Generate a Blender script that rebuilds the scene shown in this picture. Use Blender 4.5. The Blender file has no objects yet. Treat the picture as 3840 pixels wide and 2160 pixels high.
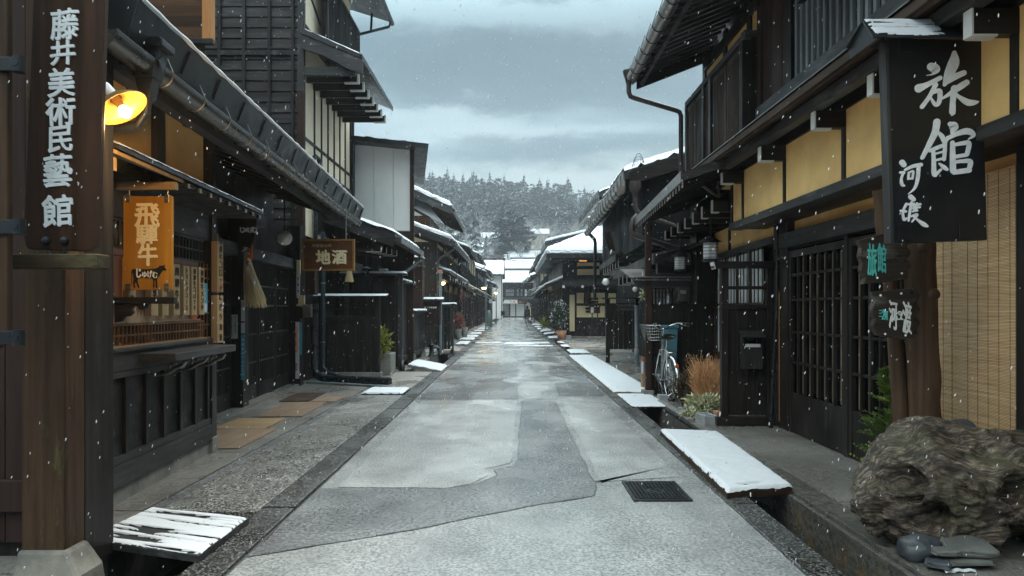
import bpy, math, random
from mathutils import Vector, Matrix, Euler, noise as MN
random.seed(7)
rnd=random.uniform
S=bpy.context.scene
COL=S.collection
F=2560.0; CH=1.4
def zv(v,Y): return CH-(v-1158)/F*Y
def xu(u,Y): return (u-1920)/F*Y
def yg(v): return F*CH/(v-1158)
KL=-0.06
def yL(u,x):            # depth at which a line parallel to the left facade passes
    return (x-KL*4.73)/((u-1920)/F-KL)
# ---------------------------------------------------------------- objects
def kids(o): return [c for c in bpy.data.objects if c.parent==o]
def wl(o):
    v=Vector((0,0,0))
    while o: v+=Vector(o.location); o=o.parent
    return v
def tag(o,label=None,cat=None,group=None,kind=None):
    if label: o['label']=label
    if cat: o['category']=cat
    if group: o['group']=group
    if kind: o['kind']=kind
    return o
def thing(name,label,cat,loc,group=None):
    o=bpy.data.objects.new(name,None); COL.objects.link(o); o.location=loc
    o.empty_display_size=.1
    return tag(o,label,cat,group)
def copy_tree(o,parent=None):
    c=o.copy(); COL.objects.link(c); c.parent=parent
    for ch in kids(o): copy_tree(ch,c)
    return c
class MB:
    def __init__(s,k=0,y0=0): s.v=[];s.f=[];s.k=k;s.y0=y0;s.sm=[]
    def add(s,vs,fs,smooth=False):
        n=len(s.v)
        for p in vs: s.v.append((p[0]+s.k*(p[1]-s.y0),p[1],p[2]))
        for f in fs: s.f.append([i+n for i in f]); s.sm.append(smooth)
        return s
    def box(s,x0,x1,y0,y1,z0,z1,j=True):
        if x0>x1:x0,x1=x1,x0
        if y0>y1:y0,y1=y1,y0
        if z0>z1:z0,z1=z1,z0
        if j:
            e=rnd(-.0009,.0009); x0-=e;x1+=e; e=rnd(-.0009,.0009); y0-=e;y1+=e; e=rnd(-.0009,.0009); z0-=e;z1+=e
        vs=[(x0,y0,z0),(x1,y0,z0),(x1,y1,z0),(x0,y1,z0),(x0,y0,z1),(x1,y0,z1),(x1,y1,z1),(x0,y1,z1)]
        return s.add(vs,[(0,3,2,1),(4,5,6,7),(0,1,5,4),(1,2,6,5),(2,3,7,6),(3,0,4,7)])
    def obox(s,c,size,rot=(0,0,0)):
        M=Euler(rot).to_matrix(); c=Vector(c); a,b,d=[q/2 for q in size]
        vs=[c+M@Vector((sx*a,sy*b,sz*d)) for sz in(-1,1) for sx,sy in((-1,-1),(1,-1),(1,1),(-1,1))]
        return s.add(vs,[(0,3,2,1),(4,5,6,7),(0,1,5,4),(1,2,6,5),(2,3,7,6),(3,0,4,7)])
    def beam(s,p,q,w,h,up=(0,0,1)):
        p=Vector(p);q=Vector(q);d=(q-p).normalized();up=Vector(up)
        sd=d.cross(up).normalized(); u2=sd.cross(d)
        vs=[]
        for e in(p,q):
            for a,b in((-1,-1),(1,-1),(1,1),(-1,1)): vs.append(e+sd*a*w/2+u2*b*h/2)
        return s.add(vs,[(0,3,2,1),(4,5,6,7),(0,1,5,4),(1,2,6,5),(2,3,7,6),(3,0,4,7)])
    def prism(s,poly,a,b,axis='y'):
        n=len(poly); vs=[]
        for t in(a,b):
            for p,q in poly:
                vs.append((p,t,q) if axis=='y' else (t,p,q) if axis=='x' else (p,q,t))
        fs=[list(range(n)),list(range(2*n-1,n-1,-1))]
        for i in range(n): j=(i+1)%n; fs.append((i,i+n,j+n,j))
        return s.add(vs,fs)
    def tube(s,pts,r,n=8,closed=False,smooth=True):
        pts=[Vector(p) for p in pts]; m=len(pts)
        rr=r if isinstance(r,(list,tuple)) else [r]*m
        vs=[];fs=[];pu=None
        for i,p in enumerate(pts):
            if closed: d=pts[(i+1)%m]-pts[i-1]
            else: d=pts[min(i+1,m-1)]-pts[max(i-1,0)]
            d.normalize()
            if pu is None:
                pu=Vector((0,0,1)) if abs(d.z)<.9 else Vector((1,0,0))
            a=d.cross(pu); 
            if a.length<1e-4: a=d.cross(Vector((1,0.1,0)))
            a.normalize(); b=a.cross(d).normalized(); pu=b
            for k in range(n):
                t=2*math.pi*k/n; vs.append(p+(a*math.cos(t)+b*math.sin(t))*rr[i])
        for i in range(m if closed else m-1):
            j=(i+1)%m
            for k in range(n): l=(k+1)%n; fs.append((i*n+k,i*n+l,j*n+l,j*n+k))
        s.add(vs,fs,smooth)
        if not closed:
            s.add(vs[:n],[list(range(n-1,-1,-1))]); s.add(vs[-n:],[list(range(n))])
        return s
    def lathe(s,prof,c,n=20,M=None,smooth=True):
        c=Vector(c); M=M or Matrix.Identity(3); vs=[];fs=[]
        for r,z in prof:
            for k in range(n): t=2*math.pi*k/n; vs.append(c+M@Vector((r*math.cos(t),r*math.sin(t),z)))
        for i in range(len(prof)-1):
            for k in range(n): l=(k+1)%n; fs.append((i*n+k,i*n+l,(i+1)*n+l,(i+1)*n+k))
        return s.add(vs,fs,smooth)
    def quad(s,a,b,c,d): return s.add([a,b,c,d],[(0,1,2,3)])
    def slab(s,a,b,c,d,t):
        a,b,c,d=map(Vector,(a,b,c,d)); n=(b-a).cross(d-a).normalized()*t
        vs=[a,b,c,d,a-n,b-n,c-n,d-n]
        return s.add(vs,[(0,1,2,3),(7,6,5,4),(0,4,5,1),(1,5,6,2),(2,6,7,3),(3,7,4,0)])
    def build(s,name,mat,parent=None,bevel=0,label=None,origin=None):
        if not s.v: return None
        o0=wl(parent) if parent else Vector(origin) if origin else None
        if o0 is None:
            xs=[p[0] for p in s.v];ys=[p[1] for p in s.v];zs=[p[2] for p in s.v]
            o0=Vector(((min(xs)+max(xs))/2,(min(ys)+max(ys))/2,min(zs)))
        me=bpy.data.meshes.new(name)
        me.from_pydata([(p[0]-o0.x,p[1]-o0.y,p[2]-o0.z) for p in s.v],[],s.f)
        me.polygons.foreach_set('use_smooth',s.sm)
        me.validate(); me.materials.append(mat)
        ob=bpy.data.objects.new(name,me); COL.objects.link(ob)
        if parent: ob.parent=parent
        else: ob.location=o0
        if bevel:
            b=ob.modifiers.new('bevel','BEVEL'); b.width=bevel; b.segments=2; b.limit_method='ANGLE'; b.angle_limit=.7
            b.harden_normals=False
        if label: ob['label']=label
        return ob
def part(name,mat,parent,fn,bevel=0,k=0,y0=0,label=None):
    m=MB(k,y0); fn(m); return m.build(name,mat,parent,bevel,label)
# ---------------------------------------------------------------- text
_fc=bpy.data.curves.new('_t','FONT'); _fo=bpy.data.objects.new('_t',_fc); COL.objects.link(_fo)
def glyph(ch,bold=0.0,ext=.0):
    _fc.body=ch; _fc.size=1; _fc.offset=bold; _fc.extrude=ext; _fc.resolution_u=3; _fc.align_x='LEFT'
    bpy.context.view_layer.update()
    dg=bpy.context.evaluated_depsgraph_get()
    me=bpy.data.meshes.new_from_object(_fo.evaluated_get(dg))
    vs=[v.co.copy() for v in me.vertices]; fs=[list(p.vertices) for p in me.polygons]
    bpy.data.meshes.remove(me)
    if not vs: return [],[],(0,1,0,1)
    xs=[v.x for v in vs];ys=[v.y for v in vs]
    return vs,fs,(min(xs),max(xs),min(ys),max(ys))
def put(mb,ch,c,w,h,R=(1,0,0),U=(0,0,1),bold=.02,t=.004,warp=.0,fit=True,skew=0.0):
    """one glyph centred on c, filling w x h, raised t off the board"""
    vs,fs,(x0,x1,y0,y1)=glyph(ch,0,.5)
    if not vs: return
    R=Vector(R).normalized();U=Vector(U).normalized();N=R.cross(U); c=Vector(c)
    sx=w/(x1-x0); sy=h/(y1-y0)
    if not fit: sx=sy=min(sx,sy)
    sd=sum(map(ord,ch)); g=max(w,h)
    dil=bold*g*.9; nn=0 if bold<=0 else (10 if g>.05 else 3)
    offs=[(0,0,0)]
    for i in range(nn):
        t_=6.2832*i/nn; ea,eb=(dil*1.45*math.cos(t_),dil*.42*math.sin(t_)) if warp else (dil*math.cos(t_),dil*.8*math.sin(t_))
        offs.append(((ea+eb)*.7071,(-ea+eb)*.7071,.00012*(i+1)) if warp else (ea,eb,.00012*(i+1)))
    for ox,oy,oz in offs:
      out=[]
      for v in vs:
        a=(v.x-(x0+x1)/2)*sx*(1-bold*1.6); b=(v.y-(y0+y1)/2)*sy*(1-bold*1.6)
        if warp:
            q=MN.noise_vector(Vector((a/w*2.2+sd,b/h*2.2,sd*.37)))
            q2=MN.noise_vector(Vector((a/w*7+sd,b/h*7,sd*.7)))
            a+=(q.x+.35*q2.x)*warp*w; b+=(q.y+.35*q2.y)*warp*h
        b+=skew*a
        out.append(c+R*(a+ox)+U*(b+oy)+N*(v.z*t+oz))
      mb.add(out,fs)
def putline(mb,txt,c,ch,gap=1.08,vertical=True,R=(1,0,0),U=(0,0,1),**kw):
    R=Vector(R).normalized();U=Vector(U).normalized(); c=Vector(c); n=len(txt)
    for i,g in enumerate(txt):
        o=(i-(n-1)/2)*ch*gap
        p=c-U*o if vertical else c+R*o
        hh=ch
        if g in 'ーノ一': 
            put(mb,'|' if vertical else g,p,ch*.12,ch*.8,R,U,**kw); continue
        if g in '・ッょゅ': hh=ch*.7
        put(mb,g,p,hh*.9,hh*.9,R,U,fit=False,**kw)
def brush(mb,strokes,mapf,scale,N_=(0,-1,0),t=.006):
    """brush strokes: each a list of (x,y,halfwidth) run through a spline; N_ = board normal"""
    Nn=Vector(N_)
    for si,st in enumerate(strokes):
        P=[Vector((a,b,c)) for a,b,c in st]
        if len(P)==1: P=[P[0],P[0]+Vector((.8,.8,0))]
        Q=[P[0]]+P+[P[-1]]; pts=[]
        for i in range(1,len(Q)-2):
            for k in range(7):
                t_=k/7; a,b,c,d=Q[i-1],Q[i],Q[i+1],Q[i+2]
                pts.append(.5*((2*b)+(c-a)*t_+(2*a-5*b+4*c-d)*t_*t_+(3*b-a-3*c+d)*t_**3))
        pts.append(P[-1]); L=[];Rr=[]
        for i,p in enumerate(pts):
            d=(pts[min(i+1,len(pts)-1)]-pts[max(i-1,0)]); d.z=0; d.normalize(); n=Vector((-d.y,d.x,0)); w=max(.6,p.z+.9*MN.noise(Vector((p.x*.05,p.y*.05,si))))
            L.append((p.x+n.x*w,p.y+n.y*w)); Rr.append((p.x-n.x*w,p.y-n.y*w))
        def cap(p,d,w): 
            a0=math.atan2(d.y,d.x); return [(p.x+w*math.cos(a0+math.pi/2-math.pi*j/6),p.y+w*math.sin(a0+math.pi/2-math.pi*j/6)) for j in range(1,6)]
        d1=(pts[-1]-pts[-2]); d0=(pts[0]-pts[1])
        loop=L+cap(pts[-1],d1,max(.6,pts[-1].z))+Rr[::-1]+cap(pts[0],d0,max(.6,pts[0].z))
        # triangulate as strip + fans to stay robust for bent strokes
        z0=Nn*(t+si*.00015); n=len(L); vs=[]
        for q in L+Rr: vs.append(mapf(*q)+z0)
        fs=[(i,i+1,n+i+1,n+i) for i in range(n-1)]; sm=len(vs)
        for p,d in((pts[-1],d1),(pts[0],d0)):
            k=len(vs); w=max(.6,p.z); vs.append(mapf(p.x,p.y)+z0)
            for q in [(p.x+w*math.cos(6.2832*j/14),p.y+w*math.sin(6.2832*j/14)) for j in range(14)]: vs.append(mapf(*q)+z0+Nn*.00005)
            fs+=[(k,k+1+j,k+1+(j+1)%14) for j in range(14)]
        n2=len(vs); vs2=vs+[v-Nn*(t*.9) for v in vs]; fs2=list(fs)+[tuple(i+n2 for i in f[::-1]) for f in fs]
        for i in range(n-1): fs2+=[(i,i+n2,i+1+n2,i+1),(n+i,n+i+1,n+i+1+n2,n+i+n2)]
        mb.add(vs2,fs2)
def halfpipe(m,x,z,rx,rz,y0,y1,t=.006,n=14):
    A=[math.pi*(1+i/n) for i in range(n+1)]
    for k,rr in((0,0),(1,t)):
        vs=[(x+(rx-rr)*math.cos(a),y,z+(rz-rr)*math.sin(a)) for y in(y0,y1) for a in A]
        m.add(vs,[(i,i+1,i+n+2,i+n+1) for i in range(n)],True)
    for s_ in(-1,1): m.box(x+s_*(rx-t*.5)-t*.6,x+s_*(rx-t*.5)+t*.6,y0,y1,z-.004,z+.004)
    for y in(y0,y1): m.add([(x+rx*math.cos(a),y,z+rz*math.sin(a)) for a in A],[list(range(n+1))])
# ---------------------------------------------------------------- materials
M={}
def base(name,rough=.6,spec=.5,metal=0):
    m=bpy.data.materials.new(name); m.use_nodes=True; nt=m.node_tree
    b=nt.nodes['Principled BSDF']; b.inputs['Roughness'].default_value=rough
    b.inputs['Specular IOR Level'].default_value=spec; b.inputs['Metallic'].default_value=metal
    M[name]=m; return m,nt,b
def N(nt,t,**kw):
    n=nt.nodes.new(t)
    for k,v in kw.items():
        if k in n.inputs: n.inputs[k].default_value=v
        else: setattr(n,k,v)
    return n
def co(nt,scale=(1,1,1),rot=(0,0,0),kind='Object'):
    tc=N(nt,'ShaderNodeTexCoord'); mp=N(nt,'ShaderNodeMapping')
    mp.inputs['Scale'].default_value=scale; mp.inputs['Rotation'].default_value=rot
    nt.links.new(tc.outputs[kind],mp.inputs['Vector']); return mp.outputs['Vector']
def ns(nt,vec,scale,detail=4,rough=.6,dist=0):
    n=N(nt,'ShaderNodeTexNoise'); n.inputs['Scale'].default_value=scale; n.inputs['Detail'].default_value=detail
    n.inputs['Roughness'].default_value=rough; n.inputs['Distortion'].default_value=dist
    nt.links.new(vec,n.inputs['Vector']); return n.outputs['Fac']
def ramp(nt,fac,stops):
    r=N(nt,'ShaderNodeValToRGB'); e=r.color_ramp.elements
    while len(e)<len(stops): e.new(.5)
    for i,(p,c) in enumerate(stops):
        e[i].position=p; e[i].color=(*c,1) if len(c)==3 else c
    nt.links.new(fac,r.inputs['Fac']); return r.outputs['Color']
def mapr(nt,fac,a,b,lo=.3,hi=.7):
    r=N(nt,'ShaderNodeMapRange'); r.inputs['From Min'].default_value=lo; r.inputs['From Max'].default_value=hi
    r.inputs['To Min'].default_value=a; r.inputs['To Max'].default_value=b
    nt.links.new(fac,r.inputs['Value']); return r.outputs['Result']
def mix(nt,f,a,b,mode='MIX'):
    m=N(nt,'ShaderNodeMix',data_type='RGBA',blend_type=mode)
    for s,v in((m.inputs['Factor'],f),(m.inputs['A'],a),(m.inputs['B'],b)):
        if hasattr(v,'links') or hasattr(v,'is_linked'): nt.links.new(v,s)
        elif isinstance(v,(int,float)): s.default_value=v
        else: s.default_value=(*v,1)
    return m.outputs['Result']
def bump(nt,b,h,st=.3,d=.01):
    n=N(nt,'ShaderNodeBump'); n.inputs['Strength'].default_value=st; n.inputs['Distance'].default_value=d
    nt.links.new(h,n.inputs['Height'])
    if b.inputs['Normal'].is_linked:
        nt.links.new(b.inputs['Normal'].links[0].from_socket,n.inputs['Normal'])
    nt.links.new(n.outputs['Normal'],b.inputs['Normal'])
def plain(name,c,rough=.5,metal=0,var=.25,sc=6,spec=.5,bs=.15):
    m,nt,b=base(name,rough,spec,metal)
    v=co(nt); f=ns(nt,v,sc,5)
    c2=tuple(x*(1-var) for x in c); c3=tuple(min(1,x*(1+var)) for x in c)
    nt.links.new(ramp(nt,f,[(.3,c2),(.7,c3)]),b.inputs['Base Color'])
    if bs: bump(nt,b,ns(nt,v,sc*12,3),bs,.003)
    nt.links.new(mapr(nt,ns(nt,v,sc*2.3,3),rough*.75,min(1,rough*1.3)),b.inputs['Roughness'])
    return m
def wood(name,c1,c2,axis='z',rough=.5,wear=None,bs=.4,dens=30):
    """stretched-noise grain along an axis, broad weathering patches"""
    m,nt,b=base(name,min(.8,rough+.1),.16)
    st={'x':(.04,1,1),'y':(1,.04,1),'z':(1,1,.04)}[axis]
    v=co(nt,st); v2=co(nt,tuple(.3+.7*q for q in st))
    g=ns(nt,v,dens,6,.65,.6); w=ns(nt,v2,2.2,4,.6)
    c=ramp(nt,g,[(.28,c1),(.72,c2)])
    c=mix(nt,mapr(nt,w,0,.65),c,tuple(x*.45 for x in c1))
    if wear:
        f=mapr(nt,ns(nt,co(nt,tuple(.25+.75*q for q in st)),5,6,.7),0,1,.56,.74)
        c=mix(nt,f,c,wear)
    nt.links.new(c,b.inputs['Base Color'])
    bump(nt,b,g,bs,.004)
    nt.links.new(mapr(nt,w,rough*.7,min(1,rough*1.35)),b.inputs['Roughness'])
    return m
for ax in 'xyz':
    wood('black_'+ax,(.003,.003,.003),(.009,.009,.009),ax,.6)  # blackened copy of the dark wood; eave shade is put into its colour
    wood('dark_'+ax,(.010,.009,.008),(.044,.037,.032),ax,.42,wear=(.05,.045,.04))
    wood('grey_'+ax,(.030,.029,.029),(.092,.088,.085),ax,.45,wear=(.13,.13,.135))
    wood('brown_'+ax,(.030,.017,.011),(.085,.050,.032),ax,.55,wear=(.11,.085,.06))
    wood('redbrown_'+ax,(.030,.016,.012),(.060,.033,.026),ax,.55)
wood('gate_z',(.026,.014,.008),(.12,.068,.038),'z',.6,wear=(.15,.135,.05),dens=18,bs=.8)
wood('gate_x',(.05,.032,.018),(.13,.09,.05),'x',.6,wear=(.16,.15,.07))
wood('signwood',(.020,.010,.006),(.11,.052,.030),'z',.5,bs=.9,dens=14)
wood('amberwood',(.36,.155,.02),(.56,.27,.045),'z',.4,dens=12)
wood('palewood',(.42,.27,.13),(.62,.43,.24),'z',.6)
wood('palewoodx',(.30,.19,.10),(.45,.31,.18),'x',.6)
wood('tanboard',(.22,.15,.10),(.34,.24,.17),'y',.5)
wood('charred',(.014,.012,.012),(.060,.056,.055),'x',.45,wear=(.10,.098,.095))
wood('charred_z',(.014,.012,.012),(.058,.053,.050),'z',.45,wear=(.10,.10,.105))
wood('log',(.045,.026,.016),(.15,.09,.055),'z',.7,wear=(.20,.15,.10),bs=1.0,dens=16)
wood('orangepost',(.42,.17,.05),(.60,.27,.09),'z',.5)
plain('ochre',(.88,.54,.21),.85,var=.2,sc=1.7,bs=.6)
plain('cream',(.72,.60,.44),.85,var=.06,sc=3)
plain('whitewall',(.76,.73,.70),.8,var=.05,sc=2)
plain('metal_roof',(.035,.036,.038),.38,.5,var=.3,sc=3)
plain('gutter',(.11,.10,.09),.30,.9,var=.18,sc=3,bs=.05)
plain('gutter_b',(.27,.25,.23),.34,.85,var=.2,sc=6,bs=.05)
plain('iron',(.035,.038,.042),.45,.6,var=.3)
plain('pipe_brown',(.055,.042,.036),.35,.1,var=.2)
plain('pipe_teal',(.02,.035,.042),.35,.1)
plain('pipe_grey',(.22,.26,.28),.4,.2)
plain('pipe_black',(.014,.015,.017),.3,.1)
plain('concrete',(.20,.19,.17),.7,var=.35,sc=4,bs=.5)
plain('oldstone',(.13,.12,.10),.7,var=.6,sc=5,bs=.9)
plain('block',(.30,.31,.32),.8,var=.2,sc=8,bs=.6)
plain('white_tip',(.62,.60,.57),.6,var=.1)
plain('paint_white',(.93,.93,.93),.5,var=.14,sc=20)
plain('paint_white2',(.80,.78,.74),.5,var=.06)
plain('paint_cream',(.85,.72,.45),.5,var=.05)
plain('paint_teal',(.10,.52,.47),.5,var=.2,sc=30)
plain('paint_black',(.012,.010,.010),.5,var=.1)
plain('paint_gold',(.35,.25,.12),.5)
plain('paint_red',(.5,.06,.03),.5)
plain('signblack',(.008,.0095,.011),.42,var=.3,sc=2,bs=.2)
plain('paper',(.55,.56,.58),.7,var=.05)
plain('blue',(.05,.30,.42),.5,var=.2)
plain('bluebin',(.09,.24,.29),.4,var=.08)
plain('orange',(.65,.13,.03),.5)
plain('chrome',(.75,.75,.75),.18,1,var=.1)
plain('bike_metal',(.50,.50,.50),.3,.9,var=.15)
plain('rubber',(.012,.012,.012),.6)
plain('seat',(.015,.011,.010),.35)
plain('glassdark',(.012,.014,.016),.08,var=.1,bs=0)
plain('glassgrey',(.22,.22,.23),.25,var=.6,sc=5,bs=0)
plain('curtain',(.75,.75,.76),.6,var=.2,sc=10)
plain('snow',(.66,.67,.69),.7,var=.03,sc=9,bs=.5)
plain('bulbglass',(.50,.47,.43),.3,var=.03)
plain('terracotta',(.45,.22,.13),.7)
plain('tarpgreen',(.13,.19,.15),.5)
plain('cloth_black',(.010,.011,.014),.8)
plain('skin',(.45,.28,.2),.6)
plain('trouser',(.10,.06,.04),.8)
plain('stone_dark',(.055,.062,.070),.45,var=.35,sc=6,bs=.5)
plain('stone_slate',(.12,.12,.11),.6,var=.3,sc=7,bs=.6)
plain('cream2',(.70,.57,.34),.85,var=.05)
def emis(name,c,s):
    m,nt,b=base(name); b.inputs['Base Color'].default_value=(*c,1)
    b.inputs['Emission Color'].default_value=(*c,1); b.inputs['Emission Strength'].default_value=s
emis('bulb',(1,.80,.45),9); emis('lampglow',(1,.55,.16),5); emis('litwindow',(1,.45,.12),.5)
m,nt,b=base('enamel',.35); b.inputs['Base Color'].default_value=(.20,.105,.018,1)
# board with horizontal lap joints (darker line every h metres)
def lapwood(name,c1,c2,h,wear=(.085,.085,.09)):
    m=wood(name,c1,c2,'x',.45,wear); nt=m.node_tree; b=nt.nodes['Principled BSDF']
    v=co(nt); s=N(nt,'ShaderNodeSeparateXYZ'); nt.links.new(v,s.inputs[0])
    d=N(nt,'ShaderNodeMath',operation='DIVIDE'); d.inputs[1].default_value=h; nt.links.new(s.outputs['Z'],d.inputs[0])
    fr=N(nt,'ShaderNodeMath',operation='FRACT'); nt.links.new(d.outputs[0],fr.inputs[0])
    bump(nt,b,fr.outputs[0],1.0,.012)
    fl=N(nt,'ShaderNodeMath',operation='FLOOR'); nt.links.new(d.outputs[0],fl.inputs[0])
    wn=N(nt,'ShaderNodeTexWhiteNoise',noise_dimensions='1D'); nt.links.new(fl.outputs[0],wn.inputs['W'])
    old=b.inputs['Base Color'].links[0].from_socket
    mr=N(nt,'ShaderNodeMapRange'); nt.links.new(wn.outputs['Value'],mr.inputs['Value']); mr.inputs['To Min'].default_value=.55; mr.inputs['To Max'].default_value=1.35
    cc=mix(nt,1.0,old,mr.outputs['Result'],'MULTIPLY'); nt.links.new(cc,b.inputs['Base Color'])
lapwood('lapcol',(.026,.023,.022),(.095,.088,.085),.2,(.12,.12,.125))
lapwood('lapdark',(.012,.012,.014),(.055,.055,.062),.2)
lapwood('lapbrown',(.045,.022,.010),(.12,.055,.025),.13,(.13,.07,.03))
# ground family
def ground(name,c1,c2,r1,r2,sc=60,bs=.5,pud=1.2,bd=.004,patch=None,vor=False):
    m,nt,b=base(name,.4,.6)
    v=co(nt); fine=ns(nt,v,sc*.55,3,.85); mid=ns(nt,v,1.7,5,.6); big=ns(nt,co(nt,(1,.55,1)),pud,4,.55,.4)
    c=ramp(nt,fine,[(.40,c1),(.60,c2)])
    c=mix(nt,mapr(nt,mid,0,.62),c,tuple(x*.6 for x in c1))
    if vor:
        vn=N(nt,'ShaderNodeTexVoronoi'); vn.inputs['Scale'].default_value=vor; nt.links.new(v,vn.inputs['Vector'])
        c=mix(nt,mapr(nt,vn.outputs['Distance'],0,1,.25,.6),c,tuple(x*.28 for x in c1)); bump(nt,b,vn.outputs['Distance'],-.8,.006)
    nt.links.new(c,b.inputs['Base Color'])
    bump(nt,b,fine,bs,bd)
    nt.links.new(mapr(nt,big,r1,r2,.38,.62),b.inputs['Roughness'])
    return m
ground('asphalt',(.21,.209,.203),(.56,.556,.54),.08,.38,90,.7)
ground('asphalt_light',(.29,.288,.279),(.66,.655,.635),.07,.34,90,.6)
ground('asphalt_dark',(.09,.09,.091),(.36,.358,.355),.09,.40,70,1.0)
ground('kerbstone',(.08,.078,.072),(.36,.35,.33),.15,.5,45,1.0,bd=.008,vor=60)
ground('pebble_slab',(.30,.285,.26),(.78,.755,.70),.15,.5,60,.9,bd=.006,vor=58)
ground('paving',(.12,.11,.098),(.28,.26,.235),.2,.55,80,.5)
ground('wetconcrete',(.26,.235,.21),(.46,.42,.38),.15,.5,50,.3)
ground('earth',(.06,.055,.05),(.14,.13,.12),.4,.7,20,.6)
ground('crackfill',(.03,.03,.03),(.07,.07,.07),.3,.5)
m=ground('channelwall',(.07,.066,.058),(.17,.155,.13),.25,.6,40,1.0,bd=.012)
nt=m.node_tree; b=nt.nodes['Principled BSDF']; old=b.inputs['Base Color'].links[0].from_socket
f=mapr(nt,ns(nt,co(nt,(1,1,.35)),5,6,.7),0,1,.52,.66)
mo=ramp(nt,ns(nt,co(nt,(1,1,.4)),14,4),[(.35,(.03,.028,.012)),(.5,(.30,.13,.02)),(.68,(.13,.15,.03))])
tc=N(nt,'ShaderNodeSeparateXYZ'); nt.links.new(co(nt),tc.inputs[0])
h=mapr(nt,tc.outputs['Z'],1,0,-.25,-.05); mm=N(nt,'ShaderNodeMath',operation='MULTIPLY'); nt.links.new(f,mm.inputs[0]); nt.links.new(h,mm.inputs[1])
nt.links.new(mix(nt,mm.outputs[0],old,mo),b.inputs['Base Color'])
# water
m,nt,b=base('ditchwater',.08); b.inputs['Base Color'].default_value=(.01,.012,.012,1); bump(nt,b,ns(nt,co(nt),12,3),.3,.01)
# stump
m,nt,b=base('stump',.27,.6)
v=co(nt); w=ns(nt,v,3.0,3,.5,1.5)
vv=N(nt,'ShaderNodeVectorMath',operation='ADD'); wn=N(nt,'ShaderNodeTexNoise'); wn.inputs['Scale'].default_value=2.6; nt.links.new(v,wn.inputs['Vector'])
sc_=N(nt,'ShaderNodeVectorMath',operation='SCALE'); sc_.inputs['Scale'].default_value=.38; nt.links.new(wn.outputs['Color'],sc_.inputs[0])
nt.links.new(v,vv.inputs[0]); nt.links.new(sc_.outputs[0],vv.inputs[1])
mp=N(nt,'ShaderNodeMapping'); mp.inputs['Scale'].default_value=(3.2,15,15); nt.links.new(vv.outputs[0],mp.inputs['Vector'])
g=ns(nt,mp.outputs['Vector'],2.2,7,.7)
c=ramp(nt,g,[(.36,(.018,.013,.009)),(.49,(.065,.046,.032)),(.59,(.19,.145,.10)),(.70,(.44,.37,.29))])
c=mix(nt,mapr(nt,ns(nt,v,4,5),0,.6,.5,.68),c,(.10,.10,.045))
nt.links.new(c,b.inputs['Base Color']); bump(nt,b,g,1.0,.03); bump(nt,b,ns(nt,v,28,6,.7),.6,.012)
# leaves
def leafm(name,c1,c2,rough=.5):
    m,nt,b=base(name,rough,.4)
    oi=N(nt,'ShaderNodeNewGeometry'); nt.links.new(ramp(nt,oi.outputs['Random Per Island'],[(0,c1),(1,c2)]),b.inputs['Base Color'])
leafm('leaf_cedar',(.08,.16,.03),(.30,.38,.08)); leafm('leaf_ivy',(.14,.17,.06),(.80,.76,.52)); leafm('leaf_brown',(.035,.025,.015),(.12,.085,.045))
leafm('straw',(.45,.33,.16),(.85,.68,.40)); leafm('kochia',(.45,.22,.09),(.85,.52,.27)); leafm('leaf_yel',(.10,.13,.02),(.45,.45,.08))
leafm('leaf_dark',(.015,.025,.012),(.07,.09,.05)); leafm('berry',(.22,.07,.06),(.50,.22,.18)); leafm('snowleaf',(.6,.62,.66),(.85,.86,.9))
def snowy(name,c1,c2,amt):
    m,nt,b=base(name,.8,.2); g=N(nt,'ShaderNodeNewGeometry')
    c=ramp(nt,g.outputs['Random Per Island'],[(0,c1),(1,c2)])
    s=N(nt,'ShaderNodeSeparateXYZ'); nt.links.new(g.outputs['True Normal'],s.inputs[0])
    q=ns(nt,co(nt),.35,3)
    a=N(nt,'ShaderNodeMath',operation='MULTIPLY'); nt.links.new(mapr(nt,s.outputs['Z'],0,1,.1,.9),a.inputs[0]); nt.links.new(mapr(nt,q,0,amt,.4,.6),a.inputs[1])
    nt.links.new(mix(nt,a.outputs[0],c,(.75,.78,.82)),b.inputs['Base Color'])
snowy('conifer',(.010,.017,.016),(.035,.050,.042),.34); snowy('bare',(.20,.18,.17),(.40,.37,.35),.5)
# bamboo blind
m,nt,b=base('blind',.5,.4)
v=co(nt); s=N(nt,'ShaderNodeSeparateXYZ'); nt.links.new(v,s.inputs[0])
d=N(nt,'ShaderNodeMath',operation='MULTIPLY'); d.inputs[1].default_value=110; nt.links.new(s.outputs['Z'],d.inputs[0])
fl=N(nt,'ShaderNodeMath',operation='FLOOR'); nt.links.new(d.outputs[0],fl.inputs[0]); fr=N(nt,'ShaderNodeMath',operation='FRACT'); nt.links.new(d.outputs[0],fr.inputs[0])
yy=N(nt,'ShaderNodeMath',operation='MULTIPLY'); yy.inputs[1].default_value=1.3; nt.links.new(s.outputs['Y'],yy.inputs[0])
cb=N(nt,'ShaderNodeCombineXYZ'); nt.links.new(fl.outputs[0],cb.inputs[0]); nt.links.new(yy.outputs[0],cb.inputs[1])
c=ramp(nt,ns(nt,cb.outputs[0],1.7,3),[(.3,(.58,.34,.16)),(.7,(.97,.66,.37))])
g=N(nt,'ShaderNodeMath',operation='LESS_THAN'); g.inputs[1].default_value=.22; nt.links.new(fr.outputs[0],g.inputs[0])
c=mix(nt,g.outputs[0],c,(.05,.028,.012)); nt.links.new(c,b.inputs['Base Color']); bump(nt,b,fr.outputs[0],.6,.004)
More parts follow.
